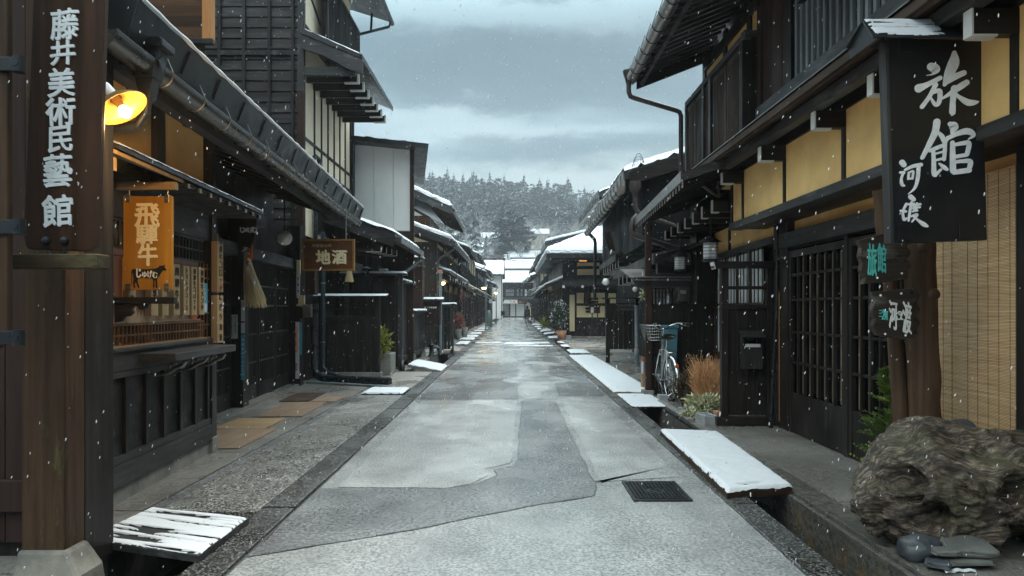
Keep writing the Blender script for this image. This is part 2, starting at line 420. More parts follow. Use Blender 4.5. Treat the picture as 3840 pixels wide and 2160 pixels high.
# ================================================================ SETTING: ground, road, gutters
def struct(m,name,mat,bevel=0,origin=(0,0,0)):
    o=m.build(name,mat,None,bevel,origin=origin); o['kind']='structure'; return o
def hillz(x,y):
    if y<125: return -.012
    t=(y-125)/205
    z=50*(t**1.25 if t<1 else 1+.12*(t-1))
    z+=MN.noise(Vector((x*.012,y*.012,3)))*7*min(1,t*2)+MN.noise(Vector((x*.04,y*.04,9)))*2*min(1,t*2)
    z-=(.085*x if -60<x<60 else 5.1*(1 if x>0 else -1))*min(1,t)
    return max(z,-.012)
def ground_sheet():
    m=MB(); prof=[(-60,-.012),(-2.42,-.012),(-2.42,-.5),(-1.74,-.5),(-1.74,-.012),(1.74,-.012),(1.74,-.5),(2.14,-.5),(2.14,-.012),(60,-.012)]
    ys=[-12]+[i for i in range(-10,126,4)]+[125]
    n=len(prof)
    vs=[(x,y,z) for y in ys for x,z in prof]; fs=[]
    for j in range(len(ys)-1):
        for i in range(n-1): a=j*n+i; fs.append((a,a+1,a+1+n,a+n))
    m.add(vs,fs); struct(m,'ground',M['earth'])
    t=MB(); nx,ny=60,60; vs=[];fs=[]
    for j in range(ny+1):
        y=125+ (j/ny)**1.2*525
        for i in range(nx+1):
            x=(i/nx-.5)*900; vs.append((x,y,hillz(x,y)))
    for j in range(ny):
        for i in range(nx): a=j*(nx+1)+i; fs.append((a,a+1,a+nx+2,a+nx+1))
    t.add(vs,fs,True)
    # flat land either side of the street and behind, same sheet
    for x0,x1 in((-450,-60),(60,450)): t.quad((x0,-12,-.012),(x1,-12,-.012),(x1,125,-.012),(x0,125,-.012))
    t.quad((-450,-300,-.012),(450,-300,-.012),(450,-12,-.012),(-450,-12,-.012))
    struct(t,'terrain',M['hillsnow'])
m,nt,b=base('hillsnow',.8,.2)
nt.links.new(ramp(nt,ns(nt,co(nt),.09,6,.7),[(.42,(.12,.11,.10)),(.55,(.72,.74,.78))]),b.inputs['Base Color'])
ground_sheet()
def sheet(name,mat,quads,z,k='structure'):
    m=MB()
    for q in quads: m.add([(x,y,z) for x,y in q],[list(range(len(q)))])
    return struct(m,name,mat)
def R(x0,x1,y0,y1): return [(x0,y0),(x1,y0),(x1,y1),(x0,y1)]
def jag(pts,amp=.02,step=.12):
    out=[];n=len(pts)
    for i in range(n):
        a=Vector(pts[i]);b_=Vector(pts[(i+1)%n]);L=(b_-a).length;k=max(1,int(L/step)); nn=Vector((-(b_-a).y,(b_-a).x)).normalized()
        for j in range(k):
            p=a+(b_-a)*(j/k); q=p+nn*(MN.noise(Vector((p.x*3,p.y*3,1)))*amp if j else 0); out.append((q.x,q.y))
    return out
sheet('road',M['asphalt'],[R(-1.5,1.55,-12,125)],-.004)
# ---- resurfaced areas of the road, each a thin sheet, with the tar-filled joint round it
patches=[('asphalt_dark',[(-1.5,3.85),(-.62,4.33),(.10,4.83),(.62,5.12),(.66,5.34),(.66,10.4),(.14,10.4),(.05,6.3),(.0,6.1),(-.16,5.95),(-.12,5.75),(-.28,5.45),(-.5,5.3),(-1.0,5.32),(-1.5,5.33)],0.0),
 ('asphalt_light',[(-1.36,5.36),(-.5,5.34),(-.32,5.48),(-.2,5.75),(-.24,5.98),(-.02,6.2),(0,6.4),(.08,10.4),(-1.36,10.4)],-.0005),
 ('asphalt_dark',[(-1.46,10.6),(.1,10.6),(.1,12.8),(-.35,13.3),(.1,14),(.12,17),(-1.46,17)],0.0),
 ('asphalt_dark',[(.75,11),(1.5,11),(1.5,17),(.9,17),(.8,14.5),(1.3,13.4),(.8,12.6)],0.0),
 ('asphalt_light',[(.2,10.6),(.7,10.6),(.74,12.6),(1.22,13.4),(.74,14.4),(.85,17),(.2,17),(.15,14.2),(-.25,13.3),(.15,12.6)],-.0005),
 ('asphalt_light',[(-1.4,17.6),(.05,17.6),(.1,23.2),(-1.4,23.2)],-.0005),
 ('asphalt_light',[(.62,5.5),(.72,5.5),(.74,10.2),(1.35,10.2),(1.4,5.7)],-.0005)]
cr=MB()
for mt,pts,z in patches:
    p=jag(pts); sheet('road_patch',M[mt],[p],z+.0006)
    for i in range(len(p) if mt=='asphalt_dark' else 0):
        if MN.noise(Vector((p[i][0]*1.7,p[i][1]*1.7,3)))>.22: continue
        a=Vector((*p[i],0));b_=Vector((*p[(i+1)%len(p)],0)); d=(b_-a)
        if d.length<1e-4: continue
        nn=Vector((-d.y,d.x,0)).normalized()*rnd(.0005,.0042); zz=Vector((0,0,z+.0035))
        cr.quad(a-nn+zz,b_-nn+zz,b_+nn+zz,a+nn+zz)
struct(cr,'road_joint',M['crackfill'])
# faint stop line dots and snow lying across the road
m=MB()
for i in range(40):
    x=-1.32+i*.072
    if -.1<x<.75 and i%3: continue
    m.add([(x,17.25,.004),(x+.03,17.25,.004),(x+.03,17.36,.004),(x,17.36,.004)],[(0,1,2,3)])
plain('yellowpaint',(.45,.36,.20),.6,var=.3); struct(m,'road_marking',M['yellowpaint'])
def blob(mb,cx,cy,rx,ry,z,n=26,seed=0,amp=.3):
    vs=[(cx,cy,z)]
    for i in range(n):
        t=2*math.pi*i/n; r=1+amp*MN.noise(Vector((math.cos(t)*1.6+seed,math.sin(t)*1.6,seed)))
        c,s_=math.cos(t),math.sin(t); e=.6
        vs.append((cx+rx*r*math.copysign(abs(c)**e,c),cy+ry*r*math.copysign(abs(s_)**e,s_),z-.003))
    mb.add(vs,[(0,i+1,(i+1)%n+1) for i in range(n)],True)
m=MB()
for cx,cy,rx,ry in((-.95,28.4,.55,.5),(-.75,26.8,.5,.18),(.25,27.9,.62,.9),(1.2,28.2,.42,.5),(.6,26.2,.5,.35),(1.25,25.9,.35,.3),(.95,31,.4,.3),(-.2,30.5,.5,.25)):
    blob(m,cx,cy,rx,ry,.006,seed=cx*7)
for cx,cy,rx,ry in((2.9,28.6,1.0,1.0),(3.6,25.6,1.2,.5),(2.25,26.0,.35,.9),(3.4,23.3,1.2,.35),(2.5,22.6,.5,.4),(4.6,27.5,.8,1.2)):
    blob(m,cx,cy,rx,ry,.006,seed=cx*5)
struct(m,'snow_patch',M['snow'])
m=MB()
for i in range(22):
    cx=rnd(-1.1,1.3);cy=12+i*2.4
    if 25<cy<32: continue
    blob(m,cx,cy,rnd(.2,.5),rnd(.1,.3),.0045,seed=i)
# kerbs: rough stones each side, butt jointed
for side,(xa,xb) in((-1,(-1.74,-1.52)),(1,(1.55,1.745))):
    m=MB(); y=-2.0
    while y<112:
        L=rnd(.55,1.0) if y<30 else 3
        a=rnd(-.006,.006)
        m.box(xa+a,xb+a,y+.008,y+L-.008,-.10,.012+rnd(-.003,.006)); y+=L
    struct(m,'kerb',M['kerbstone'],.006)
# channel walls (recess is in the ground sheet; these are the facing slabs) and water
m=MB(); m.box(2.10,2.139,-6,22,-.49,-.012); m.box(2.14,2.34,-6,5.9,-.012,.016)
struct(m,'channel_wall',M['channelwall'],.004)
m=MB(); m.box(2.10,2.139,22.1,60,-.49,-.012); m.box(-2.42,-2.37,-6,4.0,-.49,-.012); m.box(-2.42,-2.37,16,60,-.49,-.012)
struct(m,'channel_wall',M['concrete'])
m=MB(); m.quad((1.75,-8,-.42),(2.1,-8,-.42),(2.1,110,-.42),(1.75,110,-.42)); m.quad((-2.37,-8,-.42),(-1.75,-8,-.42),(-1.75,110,-.42),(-2.37,110,-.42))
struct(m,'channel_water',M['ditchwater'])
# pavements
def pave(name,mat,x0,x1,ys,z,joint=.006,bev=.003):
    m=MB()
    for a,b_ in zip(ys,ys[1:]): m.box(x0,x1,a+joint,b_-joint,z-.08,z+rnd(-.001,.001))
    return struct(m,name,mat,bev)
pave('pavement',M['paving'],2.345,3.6,[-4,-2,0,1.5,3.2,4.9,6.6,8.3],.014)
pave('pavement',M['paving'],2.145,2.34,[5.91,7.2,8.3,9.5,10.8,12.2,13.6,15,16.5,18,20,22],.012)
pave('pavement',M['paving'],2.345,5.5,[8.3,10,11.7,13.4,15.4,17.4,20,22],.010)
pave('pavement',M['wetconcrete'],2.145,5.5,[22,25,28,31,34,40,50,60,75,90,110],.008)
pave('pavement',M['paving'],-2.95,-2.43,[-4,-1,1,2.5,3.6],.0)
pave('pavement',M['paving'],-4.6,-2.55,[3.6,4.7,5.6,6.6,7.7,8.8,9.9,11,12.2,13.9],.010)
pave('pavement',M['asphalt_dark'],-2.54,-2.43,[3.62,5,7,9,11,13.9],.004)
pave('pavement',M['wetconcrete'],-4.2,-2.43,[13.9,15.5,17,19,22,25,29,34,40,50,60,75,90,110],.008)
pave('channel_slab',M['pebble_slab'],-2.425,-1.745,[4.66,6.35,7.05,7.35,8.1,9.0,10.2,10.95],.016,.008,.005)
pave('channel_slab',M['wetconcrete'],-2.425,-1.745,[11.8,14.9],.03,.01,.006)
pave('channel_slab',M['wetconcrete'],-2.425,-1.745,[22,23.2,25.5],.02,.01,.006)
# tan boards lying on the pavement
def board(x0,x1,y0,y1,z,mat,label,t=.012,g=None,rz=0):
    m=MB(); c=((x0+x1)/2,(y0+y1)/2,z+t/2); m.obox(c,(x1-x0,y1-y0,t),(0,0,rz)); o=m.build('floor_board',M[mat],None,.002)
    tag(o,label,'board',g); return o
board(-3.38,-2.70,6.75,7.85,.012,'tanboard','damp tan plywood board on the pavement right beside the shop bay')
board(-3.45,-2.85,7.87,8.6,.012,'palewoodx','darker brown board on the pavement between the two tan boards')
board(-3.30,-2.72,8.75,10.1,.012,'tanboard','large tan plywood sheet on the pavement before the lattice doors',rz=.04)
board(-2.98,-2.62,10.15,10.75,.012,'tanboard','small wet tan board nearest the drainage channel slabs',rz=-.05)
board(-3.5,-3.05,10.2,11.2,.012,'brown_y','dark brown board on the pavement far end of the entrance',rz=.04)
# ---------------------------------------------------------------- snow sheets
def snow_sheet(mb,P,n=(26,60),t=.03,rag=.12,streak=(0,0),seed=0,base_t=.002,M_=None):
    """bilinear patch P=[a,b,c,d]; raised snow with ragged rim, holes along streaks"""
    a,b_,c,d=map(Vector,P); nu,nv=n; hs={};vs=[];idx={}
    def pos(u,v): return (a*(1-u)+b_*u)*(1-v)+(d*(1-u)+c*u)*v
    for j in range(nv+1):
        for i in range(nu+1):
            u,v=i/nu,j/nv; p=pos(u,v)
            e=min(u,1-u)*(b_-a).length; e2=min(v,1-v)*(d-a).length
            q=MN.noise(Vector((p.x*9+seed,p.y*9,p.z*3)))*.5+MN.noise(Vector((p.x*28,p.y*28+seed,0)))*.3
            h=min(1,(min(e,e2)/rag))+q*.55
            if streak[0]:
                s_=MN.noise(Vector((u*1.3+seed,v*streak[0],5)))
                h-=max(0,(s_-streak[1]))*6
            hs[i,j]=h; idx[i,j]=len(vs)
            k=max(0,min(1,h))
            vs.append(p+Vector((0,0,base_t+t*(k**.5)+t*.15*q)))
    fs=[(idx[i,j],idx[i+1,j],idx[i+1,j+1],idx[i,j+1]) for j in range(nv) for i in range(nu) if (hs[i,j]+hs[i+1,j]+hs[i+1,j+1]+hs[i,j+1])/4>.08]
    mb.add(vs,fs,True)
def snow_plank(P,t,label,name='channel_plank',mat='grey_x',nb=1,st=.03,rag=.05,streak=(0,0),seed=0,z=None,group='snowy planks bridging the gutter',n=(30,60),snow=True):
    a,b_,c,d=[Vector(p) for p in P]
    cen=(a+b_+c+d)/4
    T=thing(name,label,'plank',(cen.x,cen.y,min(p.z for p in(a,b_,c,d))-t),group)
    m=MB()
    for i in range(nb):
        f0,f1=i/nb+(.004 if i else 0),(i+1)/nb-(.004 if i<nb-1 else 0)
        m.slab(a+(d-a)*f0,b_+(c-b_)*f0,b_+(c-b_)*f1,a+(d-a)*f1,t)
    m.build('board',M[mat],T,.003)
    if snow:
        m=MB(); snow_sheet(m,[a,b_,c,d],n,st,rag,streak,seed); m.build('snow_cover',M['snow'],T)
    return T
def q4(x0,x1,y0,y1,z,dz=0): return [(x0,y0,z),(x1,y0,z+dz),(x1,y1,z+dz),(x0,y1,z)]
snow_plank([(-2.50,4.0,.05),(-1.71,3.73,.05),(-1.70,4.42,.05),(-2.44,4.64,.05)],.04,'snow-streaked wooden plank over the gutter at the foot of the gate post',nb=2,st=.012,rag=.02,streak=(18,.10),seed=2,n=(60,170))
snow_plank([(1.57,4.98,.055),(2.15,5.22,.03),(2.27,7.5,.03),(1.63,7.5,.055)],.045,'long thickly snow-covered wooden plank bridging the right gutter in the foreground',st=.032,rag=.03,seed=5,mat='brown_x',n=(40,160),streak=(26,.42))
snow_plank(q4(1.68,2.22,9.55,11.0,.03),.012,'small dark metal plate with blue-grey snow dust beside the bicycle',name='channel_cover',mat='iron',st=.01,rag=.06,seed=8)
snow_plank(q4(1.66,2.36,11.15,19.9,.035),.045,'very long snowy plank row over the gutter beyond the bicycle',mat='palewoodx',st=.03,rag=.06,seed=9,n=(24,200))
snow_plank(q4(1.8,2.4,20.9,22.6,.035),.04,'short snowy plank over the gutter just past the long plank row',seed=1)
snow_plank(q4(-2.42,-1.76,10.97,11.72,.03),.03,'square white snow-covered slab at the end of the pebbled slabs',seed=3,rag=.03)
snow_plank([(-2.32,15.2,.16),(-1.55,15.0,.03),(-1.55,16.4,.03),(-2.32,16.6,.16)],.06,'tilted snow-covered slab by the hose box gutter',mat='concrete',seed=4)
snow_plank(q4(-3.0,-2.35,25.8,27.5,.03),.03,'broad snowy slab before the black railing on the left pavement',seed=6)
snow_plank(q4(-2.2,-1.72,26.3,28.6,.03),.03,'snowy slab on the left gutter opposite the snow patches on the road',seed=7)
for i,(a,b_) in enumerate([(30.2,31.8),(33,35),(37,39),(41.5,43.5),(46,49),(51.5,54),(57,60),(64,67)]):
    snow_plank(q4(-2.35,-1.7,a,b_,.03),.04,f'distant snowy gutter plank on the left side, {["nearest","second","third","fourth","fifth","sixth","seventh","farthest"][i]} of the row of eight',seed=10+i,n=(10,14),rag=.1,st=.05)
for i,(a,b_) in enumerate([(31.5,33),(36,37.6),(40.5,42.5),(45,47.5),(50,53),(57,61)]):
    snow_plank([(1.72,a,.04),(2.5,a+.3,.12 if i in(2,1) else .04),(2.5,b_+.3,.12 if i in(2,1) else .04),(1.72,b_,.04)],.04,f'distant snowy gutter plank on the right side, {["nearest","second","third","fourth","fifth","farthest"][i]} of the row of six',seed=30+i,n=(10,14),rag=.1,st=.05)
# manhole
T=thing('drain_cover','rectangular checkered iron cover set in the wet road','manhole cover',(1.1,5.23,0))
m=MB(); m.slab((.90,4.98,.004),(1.30,4.98,.004),(1.30,5.5,.004),(.90,5.5,.004),.003); m.build('plate',M['iron'],T)
m=MB(); 
for a,b_,c_,d in((.90,1.30,4.965,4.985),(.90,1.30,5.495,5.515),(.885,.905,4.965,5.515),(1.295,1.315,4.965,5.515)): m.box(a,b_,c_,d,-.01,.011)
m.build('rim',M['iron'],T,.002)
m=MB()
for i in range(13):
    for j in range(15):
        x=.925+i*.029; y=5.01+j*.0335+(i%2)*.012
        if (x-1.1)**2/.006+(y-5.24)**2/.0035<1: continue
        m.obox((x,y,.007),(.02,.02,.009),(0,0,.78))
m.lathe([(.045,.004),(.045,.011),(.03,.011),(.03,.004)],(1.1,5.24,0),16)
m.obox((1.1,5.24,.008),(.05,.012,.01),(0,0,.5)); m.build('tread',M['iron'],T)
# ================================================================ LEFT SIDE
K=KL; Y0=4.73
def P3(name,mat,parent,fn,bevel=0,label=None): return part(name,M[mat],parent,fn,bevel,K,Y0,label)
# ---- museum gate at the left edge of the picture
G=thing('timber_gate','weathered brown timber gate with iron straps at the left edge','gate',(-2.5,3.55,0))
def f(m):
    m.box(-2.515,-2.29,3.50,3.66,.16,1.9); m.box(-2.50,-2.30,3.505,3.655,1.9,3.6)
part('post',M['gate_z'],G,f,.006)
def f(m):
    x0,x1,y0,y1=-2.53,-2.17,3.42,3.66; X0,X1,Y0_,Y1=-2.53,-2.275,3.485,3.665
    vs=[(x0,y0,-.05),(x1,y0,-.05),(x1,y1,-.05),(x0,y1,-.05),(x0+.01,y0+.01,.05),(x1-.01,y0+.01,.05),(x1-.01,y1-.01,.05),(x0+.01,y1-.01,.05),(X0,Y0_,.165),(X1,Y0_,.165),(X1,Y1,.165),(X0,Y1,.165)]
    m.add(vs,[(0,3,2,1),(8,9,10,11)]+[(a,(a+1)%4+(a//4)*4,(a+1)%4+(a//4)*4+4,a+4) for a in range(8)])
part('stone_base',M['oldstone'],G,f,.02)
def f(m): m.box(-2.36,-1.925,3.17,3.27,1.588,1.655)
part('crossbar',M['gate_x'],G,f,.006)
def f(m): # near left jamb
    m.box(-2.75,-2.265,2.95,3.02,1.11,1.12)
    m.box(-2.43,-2.23-.0,2.96,3.1,1.28,3.4); m.box(-2.43,-2.24,2.96,3.1,1.62,1.63)
m=MB(); m.box(-2.60,-2.19,2.965,3.0,1.27,3.4); m.prism([(-2.60,1.27),(-2.19,1.27),(-2.21,1.245),(-2.25,1.22),(-2.60,1.14)],2.967,2.998); m.build('bracket_post',M['gate_z'],G,.006)
def f(m):
    for k in range(5): m.box(-3.05+k*.115,-2.94+k*.115,3.80,3.83,.1,3.4)
    m.box(-3.1,-2.5,3.76,3.80,.28,.45)
part('door_panel',M['redbrown_z'],G,f,.003)
def f(m): m.box(-3.6,-2.30,3.84,3.94,0,3.5); m.box(-2.47,-2.30,3.68,3.84,.0,3.4)
part('rear_frame',M['dark_z'],G,f)
def strap(z,x1):
    def f(m):
        m.box(-2.6,x1,2.95,2.975,z-.03,z+.03); m.tube([(x1,2.963,z-.034),(x1,2.963,z+.034)],.026,12)
        m.tube([(x1,2.935,z),(x1,2.955,z)],.014,10)
    part('iron_strap',M['iron'],G,f,.003)
strap(2.46,-2.14); strap(1.755,-2.14); strap(1.275,-2.14)
def f(m): m.box(-2.72,-2.63,3.775,3.80,1.18,1.28)
part('iron_plate',M['iron'],G,f,.003)
def f(m): m.tube([(-2.9,3.95,2.63),(-2.45,3.95,2.63)],.03,10); m.tube([(-2.9,4.0,2.58),(-2.5,4.0,2.58)],.035,10)
part('gutter',M['gutter'],G,f)
# snow on things glimpsed in the gap
m=MB(); snow_sheet(m,[(-3.4,4.2,2.95),(-3.0,4.2,2.9),(-3.05,4.35,3.2),(-3.4,4.35,3.2)],(16,16),.04,.05); snow_sheet(m,[(-3.4,4.2,1.93),(-3.0,4.2,1.9),(-3.02,4.3,2.02),(-3.4,4.3,2.02)],(16,16),.04,.05)
m.build('snow_cover',M['snow'],G)
# ---- museum signboard
SG=thing('hanging_sign','tall dark brown wooden signboard with white brush lettering at the left','sign',(-2.26,3.28,1.70))
def f(m):
    y=3.27; t=.035
    # slightly askew outline
    pts=[(-2.333,1.70),(-2.318,1.685),(-2.03,1.675),(-1.992,1.70),(-1.985,1.76),(-1.945,3.12),(-2.285,3.12),(-2.345,1.76)]
    m.prism(pts,y,y+t)
part('board',M['signwood'],SG,f,.005)
m=MB()
for ch,u,v,w,h in(('藤',245,92,112,118),('井',238,198,98,96),('美',232,310,108,110),('術',228,418,115,112),('民',228,522,96,100),('藝',218,640,112,128),('館',216,790,122,124)):
    Y=3.27; put(m,ch,(xu(u,Y),Y-.002,zv(v,Y)),w/F*Y*.95,h/F*Y*.97,bold=.022,t=.006,warp=.035,skew=.10)
m.build('lettering',M['paint_white'],SG)
for u in(175,244):
    m=MB(); m.lathe([(0,.022),(.012,.02),(.019,.008),(.021,0)],(xu(u,3.27),3.268,zv(903,3.27)),14,Matrix.Rotation(math.pi/2,3,'X')); m.build('iron_stud',M['iron'],SG)
m=MB(); m.tube([(xu(210,3.24)+.04*math.cos(a),3.245,1.69+.032*math.sin(a)-.012) for a in [math.pi*(1+i/10) for i in range(11)]],.008,8); m.build('iron_hook',M['iron'],SG)
# ---- enamel street lamp
LP=thing('wall_lamp','glowing yellow enamel lamp on a white curved arm beside the museum signboard','lamp',(-2.03,3.62,2.45))
c=Vector((xu(455,3.6),3.6,zv(400,3.6))); ax=Vector((.59,-.02,-.80)).normalized()
q=Vector((0,0,1)).rotation_difference(ax).to_matrix()
m=MB(); m.lathe([(.028,-.060),(.05,-.056),(.085,-.042),(.112,-.018),(.130,.004),(.133,.009),(.131,.012),(.110,-.012),(.083,-.036),(.03,-.053)],c,36,q); m.build('lamp_shade',M['enamel'],LP)
m=MB(); m.lathe([(.028,-.07),(.030,-.05),(.024,-.045),(.024,-.02),(.020,-.012),(.020,.005)],c,16,q); m.build('socket',M['gutter'],LP)
m=MB(); m.lathe([(.0001,.066),(.018,.062),(.029,.047),(.032,.033),(.026,.014),(.018,.004)],c,18,q); m.build('bulb',M['bulb'],LP)
m=MB(); e=c-ax*.075; m.tube([e,e-ax*.05+Vector((-.01,0,.01)),e-ax*.08+Vector((-.05,.01,.015)),(-2.26,3.66,e.z+.07),(-2.31,3.60,e.z+.04)],[.026,.022,.012,.011,.011],10); m.build('arm',M['paint_white'],LP)
ld=bpy.data.lights.new('lamp_light','POINT'); ld.energy=20; ld.color=(1,.60,.22); ld.shadow_soft_size=.035
lo=bpy.data.objects.new('lamp_light',ld); COL.objects.link(lo); lo.parent=LP; lo.location=c+ax*.12-Vector(LP.location)
# ---- near shop building
B=thing('timber_shop','dark timber shop with lattice bay and long metal gutter on the near left','building',(-3.6,7.5,0))
xb=-2.79
P3('foundation','concrete',B,lambda m:(m.box(-2.95,-2.80,4.74,6.60,-.02,.135),m.box(-2.935,-2.775,4.60,4.745,-.02,.17),m.box(-2.90,-2.765,6.56,6.70,-.02,.16)),.006)
P3('corner_post','dark_z',B,lambda m:(m.box(-2.92,-2.79,4.61,4.735,.17,1.30),m.box(-2.98,-2.795,4.60,4.73,1.30,2.9),m.box(-3.6,-2.93,4.66,4.70,.0,2.9)),.004)
P3('corner_post','charred_z',B,lambda m:m.box(-2.88,-2.775,6.57,6.69,.16,2.9),.004)
def f(m): # boarded dado
    m.box(-2.90,-2.775,4.74,6.57,.135,.29); m.box(-2.90,-2.785,4.74,6.57,.292,.35)
    m.box(-2.90,-2.785,4.74,6.57,.905,.95)
part('sill_beam',M['grey_y'],B,f,.004,K,Y0)
def f(m):
    for i in range(4): z=.35+i*.139; m.prism([(-2.83,z),(-2.812,z),(-2.822,z+.137),(-2.83,z+.137)],4.74,6.57)
P3('panel','charred',B,f)
def f(m):
    for u in(471,547,614,676,731,778): y=yL(u,-2.80); m.box(-2.815,-2.787,y-.022,y+.022,.351,.904)
P3('panel_batten','dark_z',B,f,.002)
P3('sill_beam','grey_y',B,lambda m:(m.box(-2.90,-2.782,4.74,6.57,.952,1.09),m.box(-2.92,-2.76,4.735,6.57,1.092,1.115)),.004)
P3('sill_beam','palewoodx',B,lambda m:m.box(-2.90,-2.79,4.74,6.57,1.117,1.132),.002)
def lattice(m,y0,y1,z0,z1,x,nv,zs,w=.010,d=.014,edge=.02):
    if nv:
        for i in range(nv): y=y0+(y1-y0)*(i+.5)/nv; m.box(x-d,x+.001,y-w/2,y+w/2,z0,z1)
    for z in zs: m.box(x-d*.9,x-.003,y0,y1,z-w*.7,z+w*.7)
    if edge:
        m.box(x-d,x+.004,y0,y1,z1,z1+edge); m.box(x-d,x+.004,y0,y1,z0-edge,z0)
P3('lattice','redwood',B,lambda m:lattice(m,4.74,6.40,1.15,1.295,-2.80,30,[1.23]),.0) if 'redwood' in M else None
wood('lattwood',(.13,.06,.03),(.27,.14,.075),'z',.5)
P3('lattice','lattwood',B,lambda m:lattice(m,4.74,6.42,1.14,1.275,-2.80,30,[1.205],.011),0)
P3('menu_panel','redbrown2',B,lambda m:0) if 'redbrown2' in M else None
m_,nt,b=base('menupanel',.5)
v=co(nt); s_=N(nt,'ShaderNodeSeparateXYZ'); nt.links.new(v,s_.inputs[0])
zz=N(nt,'ShaderNodeMath',operation='ADD'); nt.links.new(s_.outputs['Z'],zz.inputs[0]); nt.links.new(mapr(nt,ns(nt,co(nt,(1,1,.15)),30,4),-.05,.05,.3,.7),zz.inputs[1])
c1=ramp(nt,ns(nt,co(nt,(1,1,.05)),30,4),[(.3,(.14,.058,.036)),(.7,(.20,.09,.055))]); c2=ramp(nt,ns(nt,co(nt,(1,1,.05)),30,4),[(.3,(.30,.18,.10)),(.7,(.46,.30,.18))])
nt.links.new(mix(nt,mapr(nt,zz.outputs[0],1,0,1.36,1.37),c1,c2),b.inputs['Base Color'])
P3('menu_panel','menupanel',B,lambda m:(m.box(-2.84,-2.812,4.74,6.30,1.30,1.80),m.box(-2.815,-2.80,4.74,6.30,1.785,1.83),m.box(-2.815,-2.80,4.74,6.36,1.295,1.31)))
P3('lattice','grey_z',B,lambda m:lattice(m,4.74,6.42,1.845,2.03,-2.80,24,[1.94],.010,.014,.014))
P3('lattice','lattwood',B,lambda m:lattice(m,6.31,6.56,1.14,1.83,-2.80,3,[1.25,1.36,1.47,1.58,1.69,1.78],.012,.014,0))
P3('lattice','lattwood',B,lambda m:lattice(m,4.735,4.80,1.3,2.03,-2.798,1,[1.4,1.5,1.6,1.7,1.8,1.9],.012,.014,0))
P3('window_back','glassdark',B,lambda m:m.box(-2.95,-2.93,4.72,6.6,1.1,2.06))
P3('interior_board','lattwood',B,lambda m:m.box(-2.925,-2.90,4.75,5.6,1.12,2.04))
P3('header_board','grey_y',B,lambda m:(m.box(-2.90,-2.80,4.735,6.57,2.055,2.30),m.box(-2.90,-2.785,4.735,6.57,2.30,2.37)),.004)
# plaster band with posts, above the small roof
P3('plaster_wall','ochre',B,lambda m:(m.box(-2.92,-2.86,4.62,6.57,2.37,3.05)))
def f(m):
    y=yL(u_,-2.80); m.box(-2.87,-2.80,y-w_/2,y+w_/2,2.37,3.05)
for u_,w_ in((398,.08),(608,.13),(800,.10)): P3('wall_post','grey_z',B,f,.003)
# small pent roof (hisashi)
P3('pent_roof','palewood',B,lambda m:m.prism([(-2.80,2.50),(-2.37,2.335),(-2.37,2.31),(-2.80,2.475)],4.02,4.95),.002,label='lamp-lit near end of the small pent roof')
P3('pent_roof','metal_roof',B,lambda m:(m.prism([(-2.80,2.53),(-2.345,2.36),(-2.345,2.335),(-2.80,2.502)],4.0,6.80),m.box(-2.80,-2.38,4.96,6.78,2.30,2.312)) and m.prism([(-2.80,2.5),(-2.38,2.335),(-2.38,2.318),(-2.80,2.48)],4.96,6.78))
def f(m):
    for i in range(9): y=5.0+i*.21; m.prism([(-2.80,2.475),(-2.36,2.315),(-2.36,2.285),(-2.80,2.44)],y,y+.028)
P3('rafter_row','dark_y',B,f)
def f(m):
    for i in range(9): y=5.0+i*.21; m.box(-2.362,-2.352,y-.001,y+.03,2.283,2.318)
P3('rafter_tip','gutter_b',B,f)
P3('bargeboard','palewood',B,lambda m:(m.prism([(-2.80,2.44),(-2.40,2.30),(-2.40,2.22),(-2.80,2.33)],4.05,4.08)),.002)
def f(m): snow_sheet(m,[(-2.79,4.05,2.53),(-2.34,4.05,2.362),(-2.34,6.78,2.362),(-2.79,6.78,2.53)],(10,80),.012,.01)
P3('snow_cover','snow',B,f)
# sign arms
P3('sign_arm','palewoodx',B,lambda m:m.box(-2.80,-2.375,4.83,4.88,2.245,2.30),.004)
P3('sign_arm','dark_x',B,lambda m:m.box(-2.80,-2.372,4.80,4.86,1.435,1.482),.004)
def f(m):
    pts=[(-2.80,1.435),(-2.56,1.435),(-2.57,1.41),(-2.60,1.39),(-2.63,1.395),(-2.64,1.415),(-2.66,1.42),(-2.675,1.40),(-2.665,1.375),(-2.69,1.35),(-2.73,1.345),(-2.75,1.31),(-2.80,1.30)]
    m.prism(pts,4.815,4.845)
P3('carved_bracket','dark_x',B,f,.002)
def f(m): m.prism([(-2.865,1.30),(-2.76,1.30),(-2.775,1.26),(-2.80,1.19),(-2.83,1.15),(-2.86,1.19)],4.59,4.61)
P3('metal_cap','gutter_b',B,f,.003)
# counter shelf with scrolled brackets
SH=P3('counter_shelf','grey_y',B,lambda m:m.box(-2.775,-2.495,5.12,6.42,1.005,1.065),.006)
for y in(5.35,5.78,6.2):
    m=MB(K,Y0)
    pts=[(-2.77+.25*math.sin(t*1.35)*(1) ,y,.985-.10*(1-math.cos(t*1.35))) for t in [i/8 for i in range(9)]]
    ctr=(-2.62,.93); sp=[(ctr[0]+(.045-.004*i)*math.cos(i*.6+1),y,ctr[1]+(.045-.004*i)*math.sin(i*.6+1)) for i in range(9)]
    m.tube([(-2.52,y,.99),(-2.54,y,.955),(-2.60,y,.935),(-2.65,y,.90),(-2.70,y,.885),(-2.77,y,.87)],[.016,.016,.018,.016,.012,.008],6); m.tube(sp,.010,6); m.build('scroll_bracket',M['gutter_b'],SH)
